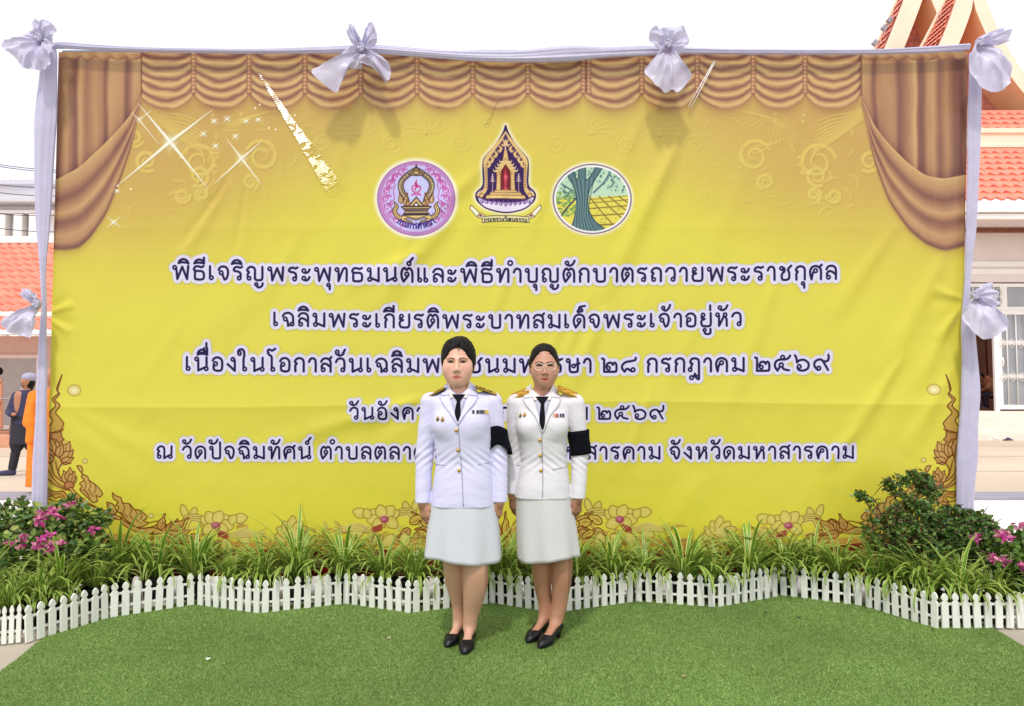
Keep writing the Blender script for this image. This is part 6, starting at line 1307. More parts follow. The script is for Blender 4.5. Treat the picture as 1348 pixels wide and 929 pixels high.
def woman(S):
    """S: dict of measurements read from the photograph, in photo units relative to this person's scale"""
    base, sc, cx0, gy = S['base'], S['scale'], S['cx'], S['ground']
    x_ = lambda px: (px - cx0) * sc
    z_ = lambda py: CAMH + (513 - py) * sc if 'zfix' not in S else S['zfix'](py)
    root = empty('person', base, 0, S['label'], 'person')
    # ---------------- body
    eye = np.array((x_(S['face'][0]), S.get('face_y', -.015), z_(S['eye_y']))); hw = S['hw']; hs = S.get('hs', 1.0); J = S.get('jaw', 1.0)
    B = Field((-.36, -.27, -.01), (.36, .24, z_(S['crown']) + .03), .0033)
    E = lambda c, r, k=.012, op='add', rot=None: B.ell(eye + np.array(c) * hs, np.array(r) * hs, k * hs, op, rot)
    h0 = hw / hs
    E((0, .018, .032), (h0 * .97, .092, .084), .02); E((0, -.018, -.03), (h0 * .94, .073, .082), .03); E((0, -.026, -.078), (h0 * .66 * J, .056, .042), .035); E((0, -.064, -.102), (.021 * J, .019, .017), .03)
    for sx in (-1, 1):
        E((sx * h0 * .52, -.056, -.034), (.030, .022, .032), .035); E((sx * h0 * 1.0, .016, -.012), (.009, .017, .030), .008)
        E((sx * .031, -.100, .001), (.021, .0165, .0095), .012, 'sub')
        B.cap(eye + np.array((sx * .012, -.084, .016)) * hs, eye + np.array((sx * .046, -.074, .019)) * hs, .008 * hs, .007 * hs, .012)
        E((sx * .0125, -.099, -.043), (.0085, .010, .0080), .004)
    E((0, -.052, -.074), (.034, .038, .032), .03)
    B.cap(eye + np.array((0, -.083, .012)) * hs, eye + np.array((0, -.103, -.034)) * hs, .0070 * hs, .0100 * hs, .008); E((0, -.104, -.038), (.0125, .012, .0105), .005)
    E((0, -.083, -.0712), (.025, .0095, .0055), .008); E((0, -.0825, -.0805), (.020, .0095, .0065), .008); E((0, -.096, -.0758), (.023, .007, .0012), .002, 'sub')
    # neck, torso, limbs
    nb = np.array((x_(S['neck'][0]), .012, z_(S['neck'][1]))); hb_ = eye + np.array((0, .02, -.085)) * hs
    B.cap(hb_ , nb, .050 * hs, .056, .03); 
    tz = [(z_(py), x_((a + b) / 2), .0, (b - a) / 2 * sc * .86, dpt * .82) for py, a, b, dpt in S['torso']]; B.loft(tz, .02)
    B.ell((x_(S['hip'][0]), .0, z_(S['hip'][1])), (S['hip'][2] * sc * .85, .10, .13), .03)
    for i, sx in ((0, -1), (1, 1)):
        sh, el, wr = [np.array(q) for q in S['arm3'][i]]
        B.chain([sh, el, wr], [.043, .036, .024], .02); B.cap(wr, wr + (wr - el) / np.linalg.norm(wr - el) * .012, .026, .024, .01)
        hd = S['hands'][i]; hand(B, wr, hd['dir'], hd['spread'], hd['back'], hd.get('ln', .16), hd.get('curl', .45), hd.get('thumb', 1), hd.get('grip', 0))
        lg = S['legs'][i]; ls = spline(lg, 4); B.chain([tuple(q[:3]) for q in ls], [q[3] for q in ls], .03)
        ft = S['feet'][i]; heel, toe, hh = np.array(ft[0]), np.array(ft[1]), ft[2]
        dv = toe - heel; fl = np.linalg.norm(dv); dv /= fl; an = np.array(lg[-1][:3])
        B.cap(an, np.append(heel + dv * .02, .035 + hh), lg[-1][3], .026, .02); B.cap(an + (0, 0, -.005), np.append(heel + dv * fl * .62, .030), lg[-1][3] * .95, .022, .03); B.cap(np.append(heel + dv * fl * .6, .026), np.append(heel + dv * fl * .86, .018), .024, .014, .02)
    if S.get('flip'): pass
    V, Fc = sm_mesh(*B.mesh(), 2, .45); fr = B.front()
    skin = lin(S['skin']); C = np.tile(np.append(skin, 1.0), (len(V), 1)); rel = (V - eye) / hs
    def tint(mask, c): C[:, :3] = C[:, :3] * (1 - mask[:, None]) + lin(c) * mask[:, None]
    head = rel[:, 2] > -.16
    tint(np.where(head, 0, .75 * 1.0), S['skin_low']); tint(.75 * (V[:, 2] < z_(S['hip'][1]) - .0) * (np.abs(V[:, 0]) > .13), S['skin_hand'])
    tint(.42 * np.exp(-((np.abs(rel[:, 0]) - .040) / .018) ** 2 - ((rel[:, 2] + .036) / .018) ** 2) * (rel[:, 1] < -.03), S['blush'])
    lip = np.exp(-((rel[:, 0] / .0255) ** 4) - ((rel[:, 2] + .0762 - S.get('smile', 3) * rel[:, 0] ** 2) / (.0098 * (1.05 - (rel[:, 0] / .03) ** 2).clip(.2))) ** 4) * (rel[:, 1] < -.07); tint(.85 * lip, S['lip'])
    tint(.55 * np.exp(-((np.abs(rel[:, 0]) - .031) / .018) ** 2 - ((rel[:, 2] - .002) / .010) ** 2) * (rel[:, 1] < -.05), S['socket_shade'])  # eye-socket shade painted into the skin colour
    C[:, :3] *= (.93 + .16 * fbm2(V[:, 0] * 40 + 9, V[:, 2] * 40, 3, 3))[:, None]
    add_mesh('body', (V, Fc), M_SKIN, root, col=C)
    # ---------------- eyes, brows
    fy = lambda x, z: fr(eye[0] + x * hs, eye[2] + z * hs)
    for sx in (-1, 1):
        y0 = fy(sx * .031, 0); b = MB(); b.ball((eye[0] + sx * .031 * hs, y0 + .0019, eye[2]), .0125 * hs, .0042, .0036 * hs * S.get('eye_open', 1), 10); b.cm = 1
        b.ball((eye[0] + sx * .031 * hs, y0 - .0012, eye[2] + .0004),   .0066 * hs, .0032, .0046 * hs * S.get('eye_open', 1), 8); b.cm = 2
        pts = [(sx * (.031 - .0155), -.0022), (sx * (.031 - .009), .0022), (sx * .031, .0046), (sx * (.031 + .009), .0034), (sx * (.031 + .0165), -.0006)]
        b.tube([(eye[0] + x * hs, fy(x, z) - .0012, eye[2] + z * hs * S.get('eye_open', 1)) for x, z in pts], [.0016, .0030, .0034, .0030, .0016], 6)
        b.build('eye', [mat('eye_white', L(138, 124, 118), rough=.3), mat('dark_iris', L(34, 22, 18), rough=.1), mat('lash_line', L(36, 26, 24), rough=.7)], root, True)
        bp = [(sx * .012, .0165), (sx * .024, .0200), (sx * .036, .0215), (sx * .050, .0165)]; A_, B_ = [], []
        for i, (x, z) in enumerate(spline(bp, 4)):
            t = i / 12; hgt = .0030 * (1 - .7 * t); A_.append((eye[0] + x * hs, fy(x, z + hgt) - .0012, eye[2] + (z + hgt) * hs)); B_.append((eye[0] + x * hs, fy(x, z - hgt) - .0012, eye[2] + (z - hgt) * hs))
        b = MB(); b.strip(A_, B_); b.build('eyebrow', mat('brow_hair', L(34, 26, 25), rough=.8), root, True, solid=.001)
    # ---------------- hair
    Hh = Field(eye + np.array((-.13, -.14, -.12)) * hs, eye + np.array((.13, .16, .17)) * hs, .003)
    q = lambda c: eye + np.array(c) * hs
    Hh.ell(q((0, .020, S.get('dome', (.034, .091))[0])), np.array((h0 * S.get('hair_w', 1.07), .102, S.get('dome', (.034, .091))[1])) * hs, .01)
    for sx in (-1, 1): Hh.ell(q((sx * h0 * .90, .030, S.get('hair_low', -.008))), np.array((.016, .045, S.get('hair_side', .045))) * hs, .02)
    Hh.ell(q((0, .075, -.02)), np.array((h0 * .8, .045, .06)) * hs, .03)
    for (c, r) in S['bun']: Hh.ell(q(c), np.array(r) * hs, .02)
    fc = S['hairline']; Hh.ell(q((0, -.085, fc[0])), np.array((h0 * fc[1], .092, fc[2])) * hs, .008, 'sub')
    if S.get('peak'): Hh.cap(q((S['peak'], -.076, .088)), q((S['peak'], -.088, .070)), .012, .004, .01)
    if S.get('part'):
        Hh.cap(q((0, -.10, .088)), q((0, -.03, .128)), .005, .003, .008, 'sub')
    Vh, Fh = sm_mesh(*Hh.mesh(), 1, .4); nrm = Vh - q((0, .02, .03)); nl = np.linalg.norm(nrm, axis=1)[:, None]
    Vh = Vh + nrm / nl * ((fbm2(Vh[:, 0] * 190, Vh[:, 2] * 26 + Vh[:, 1] * 26, 2, 2) - .4) * .004)[:, None]
    add_mesh('hair', (Vh, Fh), M_HAIR, root)
    # ---------------- jacket
    K = Field((-.36, -.22, z_(S['torso'][0][0]) - .03), (.36, .2, z_(S['neck'][1]) + .03), .0038)
    tz = [(z_(py), x_((a + b) / 2), .0, (b - a) / 2 * sc, dpt) for py, a, b, dpt in S['torso']]; K.loft(tz, .01, 2.2)
    for i, sx in ((0, -1), (1, 1)):
        sh, el, wr = [np.array(v) for v in S['arm3'][i]]; K.cap(sh + (-sx * .05, .005, .012), sh, .045, .048, .035); K.cap(sh, el, .053, .047, .009); K.cap(el, wr + (wr - el) / np.linalg.norm(wr - el) * .004, .048, S.get('cuff', .041), .010, flat=True)
    for sx in (-1, 1): K.ell((x_(S['cl']) + sx * .068, -.075, z_(S['bust'])), (.062, .050, .058), .05)
    # hollow cuffs
    for i in (0, 1):
        sh, el, wr = [np.array(v) for v in S['arm3'][i]]; u = (wr - el) / np.linalg.norm(wr - el); K.cap(wr - u * .010, wr + u * .03, .030, .032, .004, 'sub')
    nk = np.array((x_(S['neck'][0]), -.005, z_(S['neck'][1]) + .02)); 
    jf = K.front(); nx_ = x_(S['neck'][0])
    w = K._sl((nx_ - .12, -.25, z_(S['v'][0] + 13)), (nx_ + .12, .018, z_(S['neck'][1]) + .06)); sl, xx, yy, zz_ = w
    cutd = np.minimum(np.minimum(zz_ - (z_(S['v'][0] + 9.5) + np.abs(xx - x_(S['cl'])) * .95), .018 - yy) , .05); K.f[sl] = np.maximum(K.f[sl], cutd)
    Vj, Fj = sm_mesh(*K.mesh(), 2, .5)
    nvx = np.zeros_like(Vj); fn = np.cross(Vj[Fj[:, 2]] - Vj[Fj[:, 0]], Vj[Fj[:, 3]] - Vj[Fj[:, 1]])
    for c in range(4): np.add.at(nvx, Fj[:, c], fn)
    nvx /= np.linalg.norm(nvx, axis=1)[:, None] + 1e-9
    wr_ = (fbm2(Vj[:, 0] * 9 + 20, Vj[:, 2] * 22 + 8 * np.abs(Vj[:, 0]), S['seed'], 3) - .45) * .005
    for i in (0, 1):
        el = np.array(S['arm3'][i][1]); d = np.linalg.norm((Vj - el) * (1, 1, .55), axis=1); wr_ += .0062 * np.exp(-(d / .085) ** 2) * np.sin((Vj[:, 2] - el[2]) * 150 + (Vj[:, 0] - el[0]) * 120 * (1 if i else -1) + Vj[:, 1] * 60 + 9 * fbm2(Vj[:, 0] * 14 + 9, Vj[:, 2] * 14, 4, 2)) * (fbm2(Vj[:, 0] * 22 + 5, Vj[:, 2] * 16, 6, 2) - .18).clip(0)
    zw = z_(S['waist']); wr_ += .0022 * np.exp(-((Vj[:, 2] - zw) / .05) ** 2) * np.sin(Vj[:, 2] * 150 + np.abs(Vj[:, 0] - x_(S['cl'])) * 120)
    Vj = Vj + nvx * wr_[:, None]
    M_J = S['jacket_mat']; add_mesh('jacket', (Vj, Fj), M_J, root)
    on = lambda px, py, off: (x_(px), jf(x_(px), z_(py)) - off, z_(py))
    def ruled(name, A, Bp, off, m, n=10, k=5, solid=.0025, parent=root, bev=0):
        A, Bp = spline(A, n), spline(Bp, n); ii = np.linspace(0, 1, max(len(A), len(Bp))); rs = lambda q: np.stack([np.interp(ii, np.linspace(0, 1, len(q)), q[:, j]) for j in (0, 1)], -1); A, Bp = rs(A), rs(Bp); Vv = []
        for i in range(len(A)):
            for j in range(k + 1): p = A[i] + (Bp[i] - A[i]) * j / k; Vv.append(on(p[0], p[1], off))
        me = np_mesh(name, Vv, grid_faces(len(A), k + 1)); o = link(name, me, m, parent); md = o.modifiers.new('s', 'SOLIDIFY'); md.thickness = solid; md.offset = 0
        return o
    c = S['cl']; mr = lambda pts, m: [(c + m * dx, y) for dx, y in pts]
    M_SH = mat('pale_shirt', L(196, 192, 214), rough=.7, bump=.1); M_SH2 = mat('white_collar', L(236, 222, 222), rough=.7)
    v = S['v']                                                      # v = (top y, vee y)
    ruled('shirt', mr([(-10, v[0] + 7), (-8.5, v[0] + 15), (-.6, v[1])], 1), mr([(10, v[0] + 7), (8.5, v[0] + 15), (.6, v[1])], 1), .0035, M_SH)
    for m in (-1, 1):
        ruled('shirt_collar', mr([(-15.5, v[0] - 7), (-13.6, v[0] + 3), (-10.5, v[0] + 13)], m), mr([(-13.6, v[0] - 6), (-9.0, v[0] + 3), (-2.6, v[0] + 9.5)], m), .0085, M_SH2)
        ruled('lapel', mr([(-12.2, v[0] + 9), (-8.8, v[0] + 21), (-4.6, v[0] + 32), (-.2, v[1] + 1)], m), mr([(-26, v[0] + 11), (-20, v[0] + 21), (-10, v[0] + 32.5), (-.4, v[1] + 3.5)], m), .0075, M_J, solid=.004)
        ruled('jacket_collar', mr([(-14.2, v[0] - 9), (-13.2, v[0]), (-12.3, v[0] + 8.2)], m), mr([(-19.5, v[0] - 5), (-23.0, v[0] + 2), (-24.5, v[0] + 9.6)], m), .0085, M_J, solid=.004)
        px, py = c + m * 20, v[0] + 4.5; b = MB(); o3 = on(px, py, .0125); b.tube([(o3[0] - .004, o3[1], o3[2] - .004), (o3[0] + .002, o3[1], o3[2] + .001), (o3[0] + .004 * m, o3[1], o3[2] + .006)], .0022, 6); b.ball((o3[0] + .001, o3[1], o3[2] - .004), .006, .003, .007, 6); b.build('collar_pin', M_GOLD, root, True)
    ruled('tie', [(c - 9, v[0] + 7.5), (c - 5.2, v[0] + 12), (c - 2.2, v[0] + 16)], [(c + 9, v[0] + 7.5), (c + 5.2, v[0] + 12), (c + 2.4, v[0] + 16)], .0125, M_TIE)
    ruled('tie', [(c - 1.8, v[0] + 15.5), (c - 4.2, v[1] - 12), (c - 1.2, v[1] - 1)], [(c + 2.4, v[0] + 15.5), (c + 3.4, v[1] - 12), (c + 1.2, v[1] - 1)], .0095, M_TIE)
    # front edge and pocket flap shadows laid on as thin dark strips; buttons
    fe = S['edge_shadow']; ruled('edge_shadow', [(x, y) for x, y in fe], [(x + .9, y) for x, y in fe], .0015, mat('seam_shadow', L(150, 150, 166), rough=.9), 6, 1, .001)
    for (x0, y0, x1, y1) in S['pockets']: ruled('pocket_shadow', [(x0, y0), ((x0 + x1) / 2, (y0 + y1) / 2), (x1, y1)], [(x0, y0 + .8), ((x0 + x1) / 2, (y0 + y1) / 2 + .8), (x1, y1 + .8)], .0018, mat('seam_shadow', L(150, 150, 166), rough=.9), 5, 1, .001)
    for (px, py) in S['buttons']:
        o3 = on(px, py, .004); b = MB(); pr = [(.0095, .0), (.0095, -.002), (.0075, -.005), (.004, -.0065), (.0005, -.007)]
        V2, F2 = [], []; n = 14
        for r_, dy in pr:
            for k_ in range(n): V2.append((o3[0] + r_ * math.cos(2 * math.pi * k_ / n), o3[1] + dy, o3[2] + r_ * math.sin(2 * math.pi * k_ / n)))
        F2 = [(i * n + k_, i * n + (k_ + 1) % n, (i + 1) * n + (k_ + 1) % n, (i + 1) * n + k_) for i in range(4) for k_ in range(n)]; b.add(V2, F2 + [tuple(range(4 * n, 5 * n))]); b.build('button', M_GOLD, root, True)
    # ribbon bar and badge
    for (px, py, w_, cols) in S['ribbons']:
        b = MB(); mts = []
        for i, cc in enumerate(cols):
            b.cm = i; mts.append(mat('ribbon_%d_%d_%d' % cc, L(*cc), rough=.7)); x0 = px + w_ * i / len(cols); p0, p1 = on(x0, py, .005), on(x0 + w_ / len(cols), py, .005)
            b.box(p0[0], p1[0], min(p0[1], p1[1]) - .002, max(p0[1], p1[1]) + .004, p0[2] - .0095, p0[2] + .0095)
        b.build('ribbon_bar', mts, root)
    for (px, py, cc) in S['badges']:
        o3 = on(px, py, .004); b = MB(); b.ball(o3, .010, .004, .011, 8); b.ball((o3[0], o3[1] - .002, o3[2] + .013), .004, .003, .006, 6); b.cm = 1; b.ball((o3[0], o3[1] - .003, o3[2]), .006, .003, .007, 6); b.build('badge', [M_GOLD, mat('enamel_%d' % cc[0], L(*cc), rough=.3)], root, True)
    # shoulder boards
    for i, sx in ((0, -1), (1, 1)):
        (xa, ya), (xb, yb) = S['boards'][i]; A3 = Vector((x_(xa), -.012, z_(ya + S.get('board_dy', 2.6)))); B3 = Vector((x_(xb), .0, z_(yb + S.get('board_dy', 2.2)))); d = (B3 - A3); ln = d.length; d.normalize(); tilt = S.get('board_tilt', .35)
        side = Vector((0, -1, -tilt)).normalized(); side = (side - d * side.dot(d)).normalized(); up = d.cross(side); up = up if up.z > 0 else -up; mid = (A3 + B3) / 2
        b = MB(); b.obox(mid, d * ln / 2, side * .030, up * .005); br = b.build('shoulder_board', S['board_mat'], root, bevel=.002)
        b = MB()
        for o_ in (-.026, .026): b.obox(mid + side * o_ + up * .0035, d * ln / 2 * .98, side * .005, up * .0035)
        b.obox(mid + d * ln * .47 + up * .0035, d * .004, side * .026, up * .0035)
        for k_ in range(5):
            t = -.38 + .19 * k_; b.ball(tuple(mid + d * ln * t + up * .007 + side * .011 * (-1) ** k_), .008, .008, .005, 6)
        b.build('gold_trim', M_GOLD, br, False)
    # mourning arm band
    i = 1; sh, el, wr = [np.array(v2) for v2 in S['arm3'][i]]; (pt, pb, pk_top, pk_bot, sag_) = S['band']
    Vv = []; n = 40; m = 7
    u = Vector(el - sh).normalized(); ex = Vector((1, 0, 0)); ex = (ex - u * ex.dot(u)).normalized(); ey = u.cross(ex)
    for a in range(n):
        th = 2 * math.pi * a / n; fx, fyv = math.cos(th), math.sin(th); ff = max(0, (ex * fx + ey * fyv).dot(Vector((0, -1, 0))))
        zt_, zb_ = z_(pt) - pk_top * sc * (1 - ff ** 2), z_(pb) + pk_bot * sc * ff ** 2
        for j in range(m + 1):
            z = zb_ + (zt_ - zb_) * j / m; t = (z - sh[2]) / (el[2] - sh[2]); cpt = Vector(sh + (el - sh) * t); r_ = .056 + (.048 - .056) * min(1, max(0, t)) + .0105 + .002 * math.sin(th * 3 + j) + S.get('band_flare', .0) * abs(fx) * (1 - j / m)
            Vv.append(cpt + ex * fx * r_ + ey * fyv * r_)
    me = np_mesh('arm_band', Vv, grid_faces(n + 1, m + 1) % (n * (m + 1))); o = link('arm_band', me, M_BLACK, root); md = o.modifiers.new('s', 'SOLIDIFY'); md.thickness = .002
    # ---------------- skirt
    rows = S['skirt']; nz_, na = 26, 96; Vv = []; py0, py1 = rows[0][0], rows[-1][0]
    for i in range(nz_):
        t = i / (nz_ - 1); py = py0 + (py1 - py0) * t; a = np.interp(py, [r[0] for r in rows], [r[1] for r in rows]); b_ = np.interp(py, [r[0] for r in rows], [r[2] for r in rows]); dp = np.interp(py, [r[0] for r in rows], [r[3] for r in rows])
        for k_ in range(na):
            th = 2 * math.pi * k_ / na; fo = 1 + .062 * t ** 1.4 * (math.sin(th * 5 + S['seed']) + .6 * math.sin(th * 9 + 2 * S['seed'])); zz = z_(py) + t ** 3 * sc * (3.4 * math.sin(th * 2 + S['seed'] * 2) + S.get('hem', 4) * -max(0, -math.sin(th)))
            Vv.append((x_((a + b_) / 2) + (b_ - a) / 2 * sc * math.cos(th) * (1 + (fo - 1) * .5), dp * math.sin(th) * fo, zz))
    o = link('skirt', np_mesh('skirt', Vv, grid_faces(nz_, na, True)), S['skirt_mat'], root); md = o.modifiers.new('s', 'SOLIDIFY'); md.thickness = .003
    # ---------------- shoes
    for i in (0, 1):
        heel, toe, hh = np.array(S['feet'][i][0]), np.array(S['feet'][i][1]), S['feet'][i][2]; dv = toe - heel; fl = np.linalg.norm(dv); dv /= fl; pt = lambda t, z: np.append(heel + dv * fl * t, z)
        Q = Field(np.append(np.minimum(heel, toe) - .06, -.004), np.append(np.maximum(heel, toe) + .06, .13), .0026)
        Q.chain([pt(.09, .034 + hh), pt(.35, .034 + hh * .55), pt(.68, .026), pt(.88, .018), pt(1.0, .010)], [.032, .030, .037, .026, .009 + .004 * S.get('round_toe', 0)], .02, fl=(1, 1, 1.25))
        Q.cap(pt(.10, .03 + hh), pt(.06, .075 + hh), .030, .027, .012); 
        Q.chain([pt(.02, .115 + hh), pt(.12, .080 + hh), pt(.40, .066 + hh * .5), pt(.60, .060)], [.036, .034, .032, .024], .01, op='sub')
        Q.cap(pt(.05, .06 + hh), pt(.05, .06 + hh + .05), .024, .026, .006, 'sub')
        if hh > .02: Q.cap(pt(.07, .03), pt(.07, .0), .020, .013, .012)
        Q.plane_cut(2, .004)
        add_mesh('shoe', sm_mesh(*Q.mesh(), 1, .4), M_SHOE, root)
    return root, eye, fy, on, x_, z_

M_JA = mat('white_uniform', L(214, 211, 240), rough=.62, spec=.25, sheen=.15, bump=.12, bscale=420, var=.02, vscale=8)
M_JB = mat('ivory_uniform', L(222, 218, 224), rough=.66, spec=.25, sheen=.1, bump=.16, bscale=420, var=.02, vscale=8)
M_SKA = mat('white_skirt', L(206, 207, 214), rough=.72, bump=.2, bscale=520, var=.025, vscale=7); M_SKB = mat('cream_skirt', L(208, 206, 206), rough=.75, bump=.25, bscale=520, var=.03, vscale=7)
sa = .00405
A = dict(base=(G(607, 846).x, G(607, 846).y, .006), scale=sa, cx=607, ground=846, seed=3, label='woman in white uniform jacket and knee skirt, broad face, no glasses, wearing flat black shoes',
    face=(602, 480), eye_y=477.5, crown=444, hw=.0825, hs=1.06, jaw=1.02, hair_w=1.15, eye_open=1.0, smile=2, neck=(604, 520), cl=604, bust=560, waist=606,
    torso=[(667, 566, 652, .128), (640, 569, 651, .122), (607, 573, 648, .106), (575, 570, 648, .122), (545, 567, 648, .114), (530, 570, 642, .095), (521, 580, 629, .075), (512, 589, 620, .062)], hip=(608, 665, 40),
    arm3=[[(-.172, .01, 1.282), (-.203, .012, 1.00), (-.207, -.02, .744)], [(.166, .01, 1.282), (.200, .012, 1.00), (.206, -.02, .748)]],
    hands=[dict(dir=(.16, -.06, -1), spread=(-.75, .6, 0), back=(-.4, -1, 0), ln=.150, curl=.42), dict(dir=(-.22, -.06, -1), spread=(.75, .6, 0), back=(.4, -1, 0), ln=.150, curl=.5)],
    legs=[[(-.05, .0, .62, .066), (-.0385, .0, .431, .052), (-.030, .025, .33, .048), (-.022, .045, .25, .037), (-.016, .06, .17, .025), (-.016, .065, .085, .023)], [(.07, -.03, .62, .070), (.081, -.06, .431, .056), (.078, -.045, .32, .052), (.068, -.03, .24, .041), (.056, -.02, .17, .029), (.046, -.015, .085, .024)]],
    feet=[[(-.012, .105), (-.066, -.085), .008], [(.048, .025), (.030, -.185), .008]], round_toe=1,
    skin=(222, 172, 150), skin_low=(196, 152, 122), skin_hand=(176, 124, 98), blush=(214, 150, 132), lip=(172, 70, 72), socket_shade=(168, 122, 102),
    dome=(.038, .090), bun=[((.0, .03, .088), (.066, .07, .034)), ((.010, .045, .118), (.034, .04, .014))], hairline=(-.020, .86, .090), peak=.004, hair_low=-.004, hair_side=.05,
    jacket_mat=M_JA, skirt_mat=M_SKA, v=(512, 555), edge_shadow=[(604, 558), (606, 590), (609, 625), (611, 664)], pockets=[(566, 612, 587, 611.5), (630, 610.5, 650, 608.5)],
    buttons=[(602, 566), (604, 592), (605.5, 618)], ribbons=[(622.5, 542.5, 21, [(40, 40, 52), (236, 236, 240), (44, 44, 56), (130, 130, 140), (60, 60, 74), (110, 112, 124), (214, 190, 120), (232, 200, 96)])], badges=[(577.5, 552, (52, 60, 84)), (584, 552.5, (150, 112, 58))],
    boards=[((585, 508.5), (559, 522.5)), ((625.5, 507), (653, 518))], board_mat=M_BLACK, board_tilt=.12, band=(561, 603, 8, 17, 0), band_flare=.016,
    skirt=[(640, 571, 648, .105), (668, 566, 653, .122), (700, 562, 657, .135), (733, 558.5, 659.5, .148)], hem=5)
rA = woman(A)
sb = .00415
Bq = dict(base=(G(716, 838).x, G(716, 838).y, .006), scale=sb, cx=716, ground=838, seed=8, label='woman in white uniform jacket and skirt wearing thin rimmed glasses and black heels',
    face=(717, 485), eye_y=482, crown=453, hw=.0765, hs=1.0, jaw=.9, smile=14, hair_w=1.05, neck=(715, 522), cl=713.5, bust=562, waist=608,
    torso=[(656, 677, 752, .120), (640, 679, 751, .116), (608, 686, 747, .098), (575, 681, 748, .114), (545, 678, 751, .108), (530, 682, 746, .092), (522, 692, 735, .072), (514, 700, 730, .060)], hip=(718, 660, 37),
    arm3=[[(-.150, .012, 1.272), (-.158, .03, 1.02), (-.172, .01, .775)], [(.175, .012, 1.272), (.205, .012, 1.02), (.188, -.02, .752)]],
    hands=[dict(dir=(.22, -.10, -1), spread=(-.7, .5, 0), back=(-.5, -1, 0), ln=.165, curl=.35, thumb=1.3), dict(dir=(-.10, -.06, -1), spread=(.7, .6, 0), back=(.5, -1, 0), ln=.150, curl=.5)],
    legs=[[(-.04, .0, .60, .060), (-.0166, .0, .408, .045), (-.010, .018, .31, .038), (-.002, .028, .24, .030), (.010, .04, .17, .026), (.006, .035, .095, .023)], [(.095, -.02, .60, .062), (.1017, -.03, .408, .045), (.097, -.022, .31, .040), (.091, -.015, .23, .031), (.084, -.012, .165, .027), (.066, -.02, .095, .025)]],
    feet=[[(.012, .055), (-.090, -.115), .032], [(.082, -.015), (-.030, -.200), .032]],
    skin=(192, 142, 118), skin_low=(176, 128, 98), skin_hand=(150, 102, 80), blush=(192, 126, 108), lip=(158, 70, 70), socket_shade=(128, 86, 72), face_y=-.012,
    bun=[((0, .09, .05), (.05, .04, .045))], hairline=(-.012, .95, .092), part=True, hair_low=.012, hair_side=.034, cuff=.040,
    jacket_mat=M_JB, skirt_mat=M_SKB, v=(515, 566), edge_shadow=[(712, 568), (713, 600), (713.5, 630), (712.5, 657)], pockets=[(681, 613, 690, 614.5), (727, 617, 750, 614)],
    buttons=[(710, 579), (711, 599), (711.5, 618.5)], ribbons=[(727.5, 547, 15, [(222, 176, 150), (236, 150, 120), (150, 40, 36), (214, 216, 226), (70, 72, 96), (130, 132, 150), (50, 52, 70)])], badges=[(685, 548, (48, 54, 74)), (690.5, 547, (190, 120, 96))],
    boards=[((697, 514), (674, 523)), ((735, 511), (762, 522))], board_mat=mat('gold_braid', L(206, 160, 66), rough=.5, metal=.3, var=.35, vscale=200), board_tilt=.55, board_dy=.6, band=(568, 600, 0, 0, 0),
    skirt=[(636, 683, 748, .100), (656, 679, 752, .112), (700, 680, 759, .126), (733, 681, 762.5, .136)], hem=3)
rB, eyeB, fyB, onB, xB, zB_ = woman(Bq)
b = MB()
for sx in (-1, 1):
    c = (sx * .0325, -.006); pts = []
    for t in np.linspace(0, 2 * math.pi, 25): pts.append((eyeB[0] + c[0] + .0245 * math.cos(t), eyeB[1] - .108 + .010 * abs(math.cos(t)) * (1 if math.cos(t) * sx > 0 else 0), eyeB[2] + c[1] + .0195 * math.sin(t)))
    b.tube(pts, .0017, 6); b.tube([(eyeB[0] + sx * .057, eyeB[1] - .100, eyeB[2] + .002), (eyeB[0] + sx * .072, eyeB[1] - .06, eyeB[2] + .003), (eyeB[0] + sx * .079, eyeB[1] + .01, eyeB[2] + .0)], .0013, 6)
b.tube([(eyeB[0] - .009, eyeB[1] - .108, eyeB[2] - .002), (eyeB[0], eyeB[1] - .111, eyeB[2] + .003), (eyeB[0] + .009, eyeB[1] - .108, eyeB[2] - .002)], .0012, 6)
gl = b.build('glasses', mat('pale_metal', L(236, 222, 206), rough=.25, metal=.5), None, True); gl.location = rB.location; tag(gl, 'thin metal rimmed glasses on the face of the woman on the right', 'glasses')
hB = np.array(Bq['arm3'][0][2]); b = MB(); b.obox((hB[0] + .050, hB[1] - .045, hB[2] - .105), Vector((.010, -.012, .002)), Vector((.003, .003, 0)), Vector((-.010, 0, .033))); ph = b.build('phone', mat('white_phone', L(228, 222, 214), rough=.2, coat=.5), None, bevel=.003); ph.location = rB.location
tag(ph, 'small white phone held in the hand of the woman with glasses', 'phone')
# ------------------------------------------------------------------ people in the background
def far_person(name_label, x, Y, z0, rot, pieces, group=None):
    """pieces: (part, material, colour for skin or None, function(field), lo, hi)"""
    root = empty('person', (x, Y, z0), rot, name_label, 'person')
    for (nm, m, fn, lo, hi, h) in pieces:
        Fd = Field(lo, hi, h); fn(Fd); V, Fc = sm_mesh(*Fd.mesh(), 1, .4)
        col = None
        if m is M_SKIN: col = np.tile(np.append(lin((176, 122, 92)), 1.0), (len(V), 1))
        add_mesh(nm, (V, Fc), m, root, col=col)
    return root
M_ORANGE = mat('orange_robe', L(240, 128, 32), rough=.75, var=.12, vscale=14, bump=.4, bscale=26)
def f_body(B, hz=1.5, lean=0.0):
    B.ell((lean, -.0, hz), (.075, .09, .11), .02); B.ell((lean, -.09, hz - .02), (.015, .02, .02), .02); B.cap((lean, .01, hz - .08), (lean * .6, .01, hz - .2), .05, .055, .03); B.cap((0, .0, hz - .25), (0, 0, .9), .13, .12, .03)
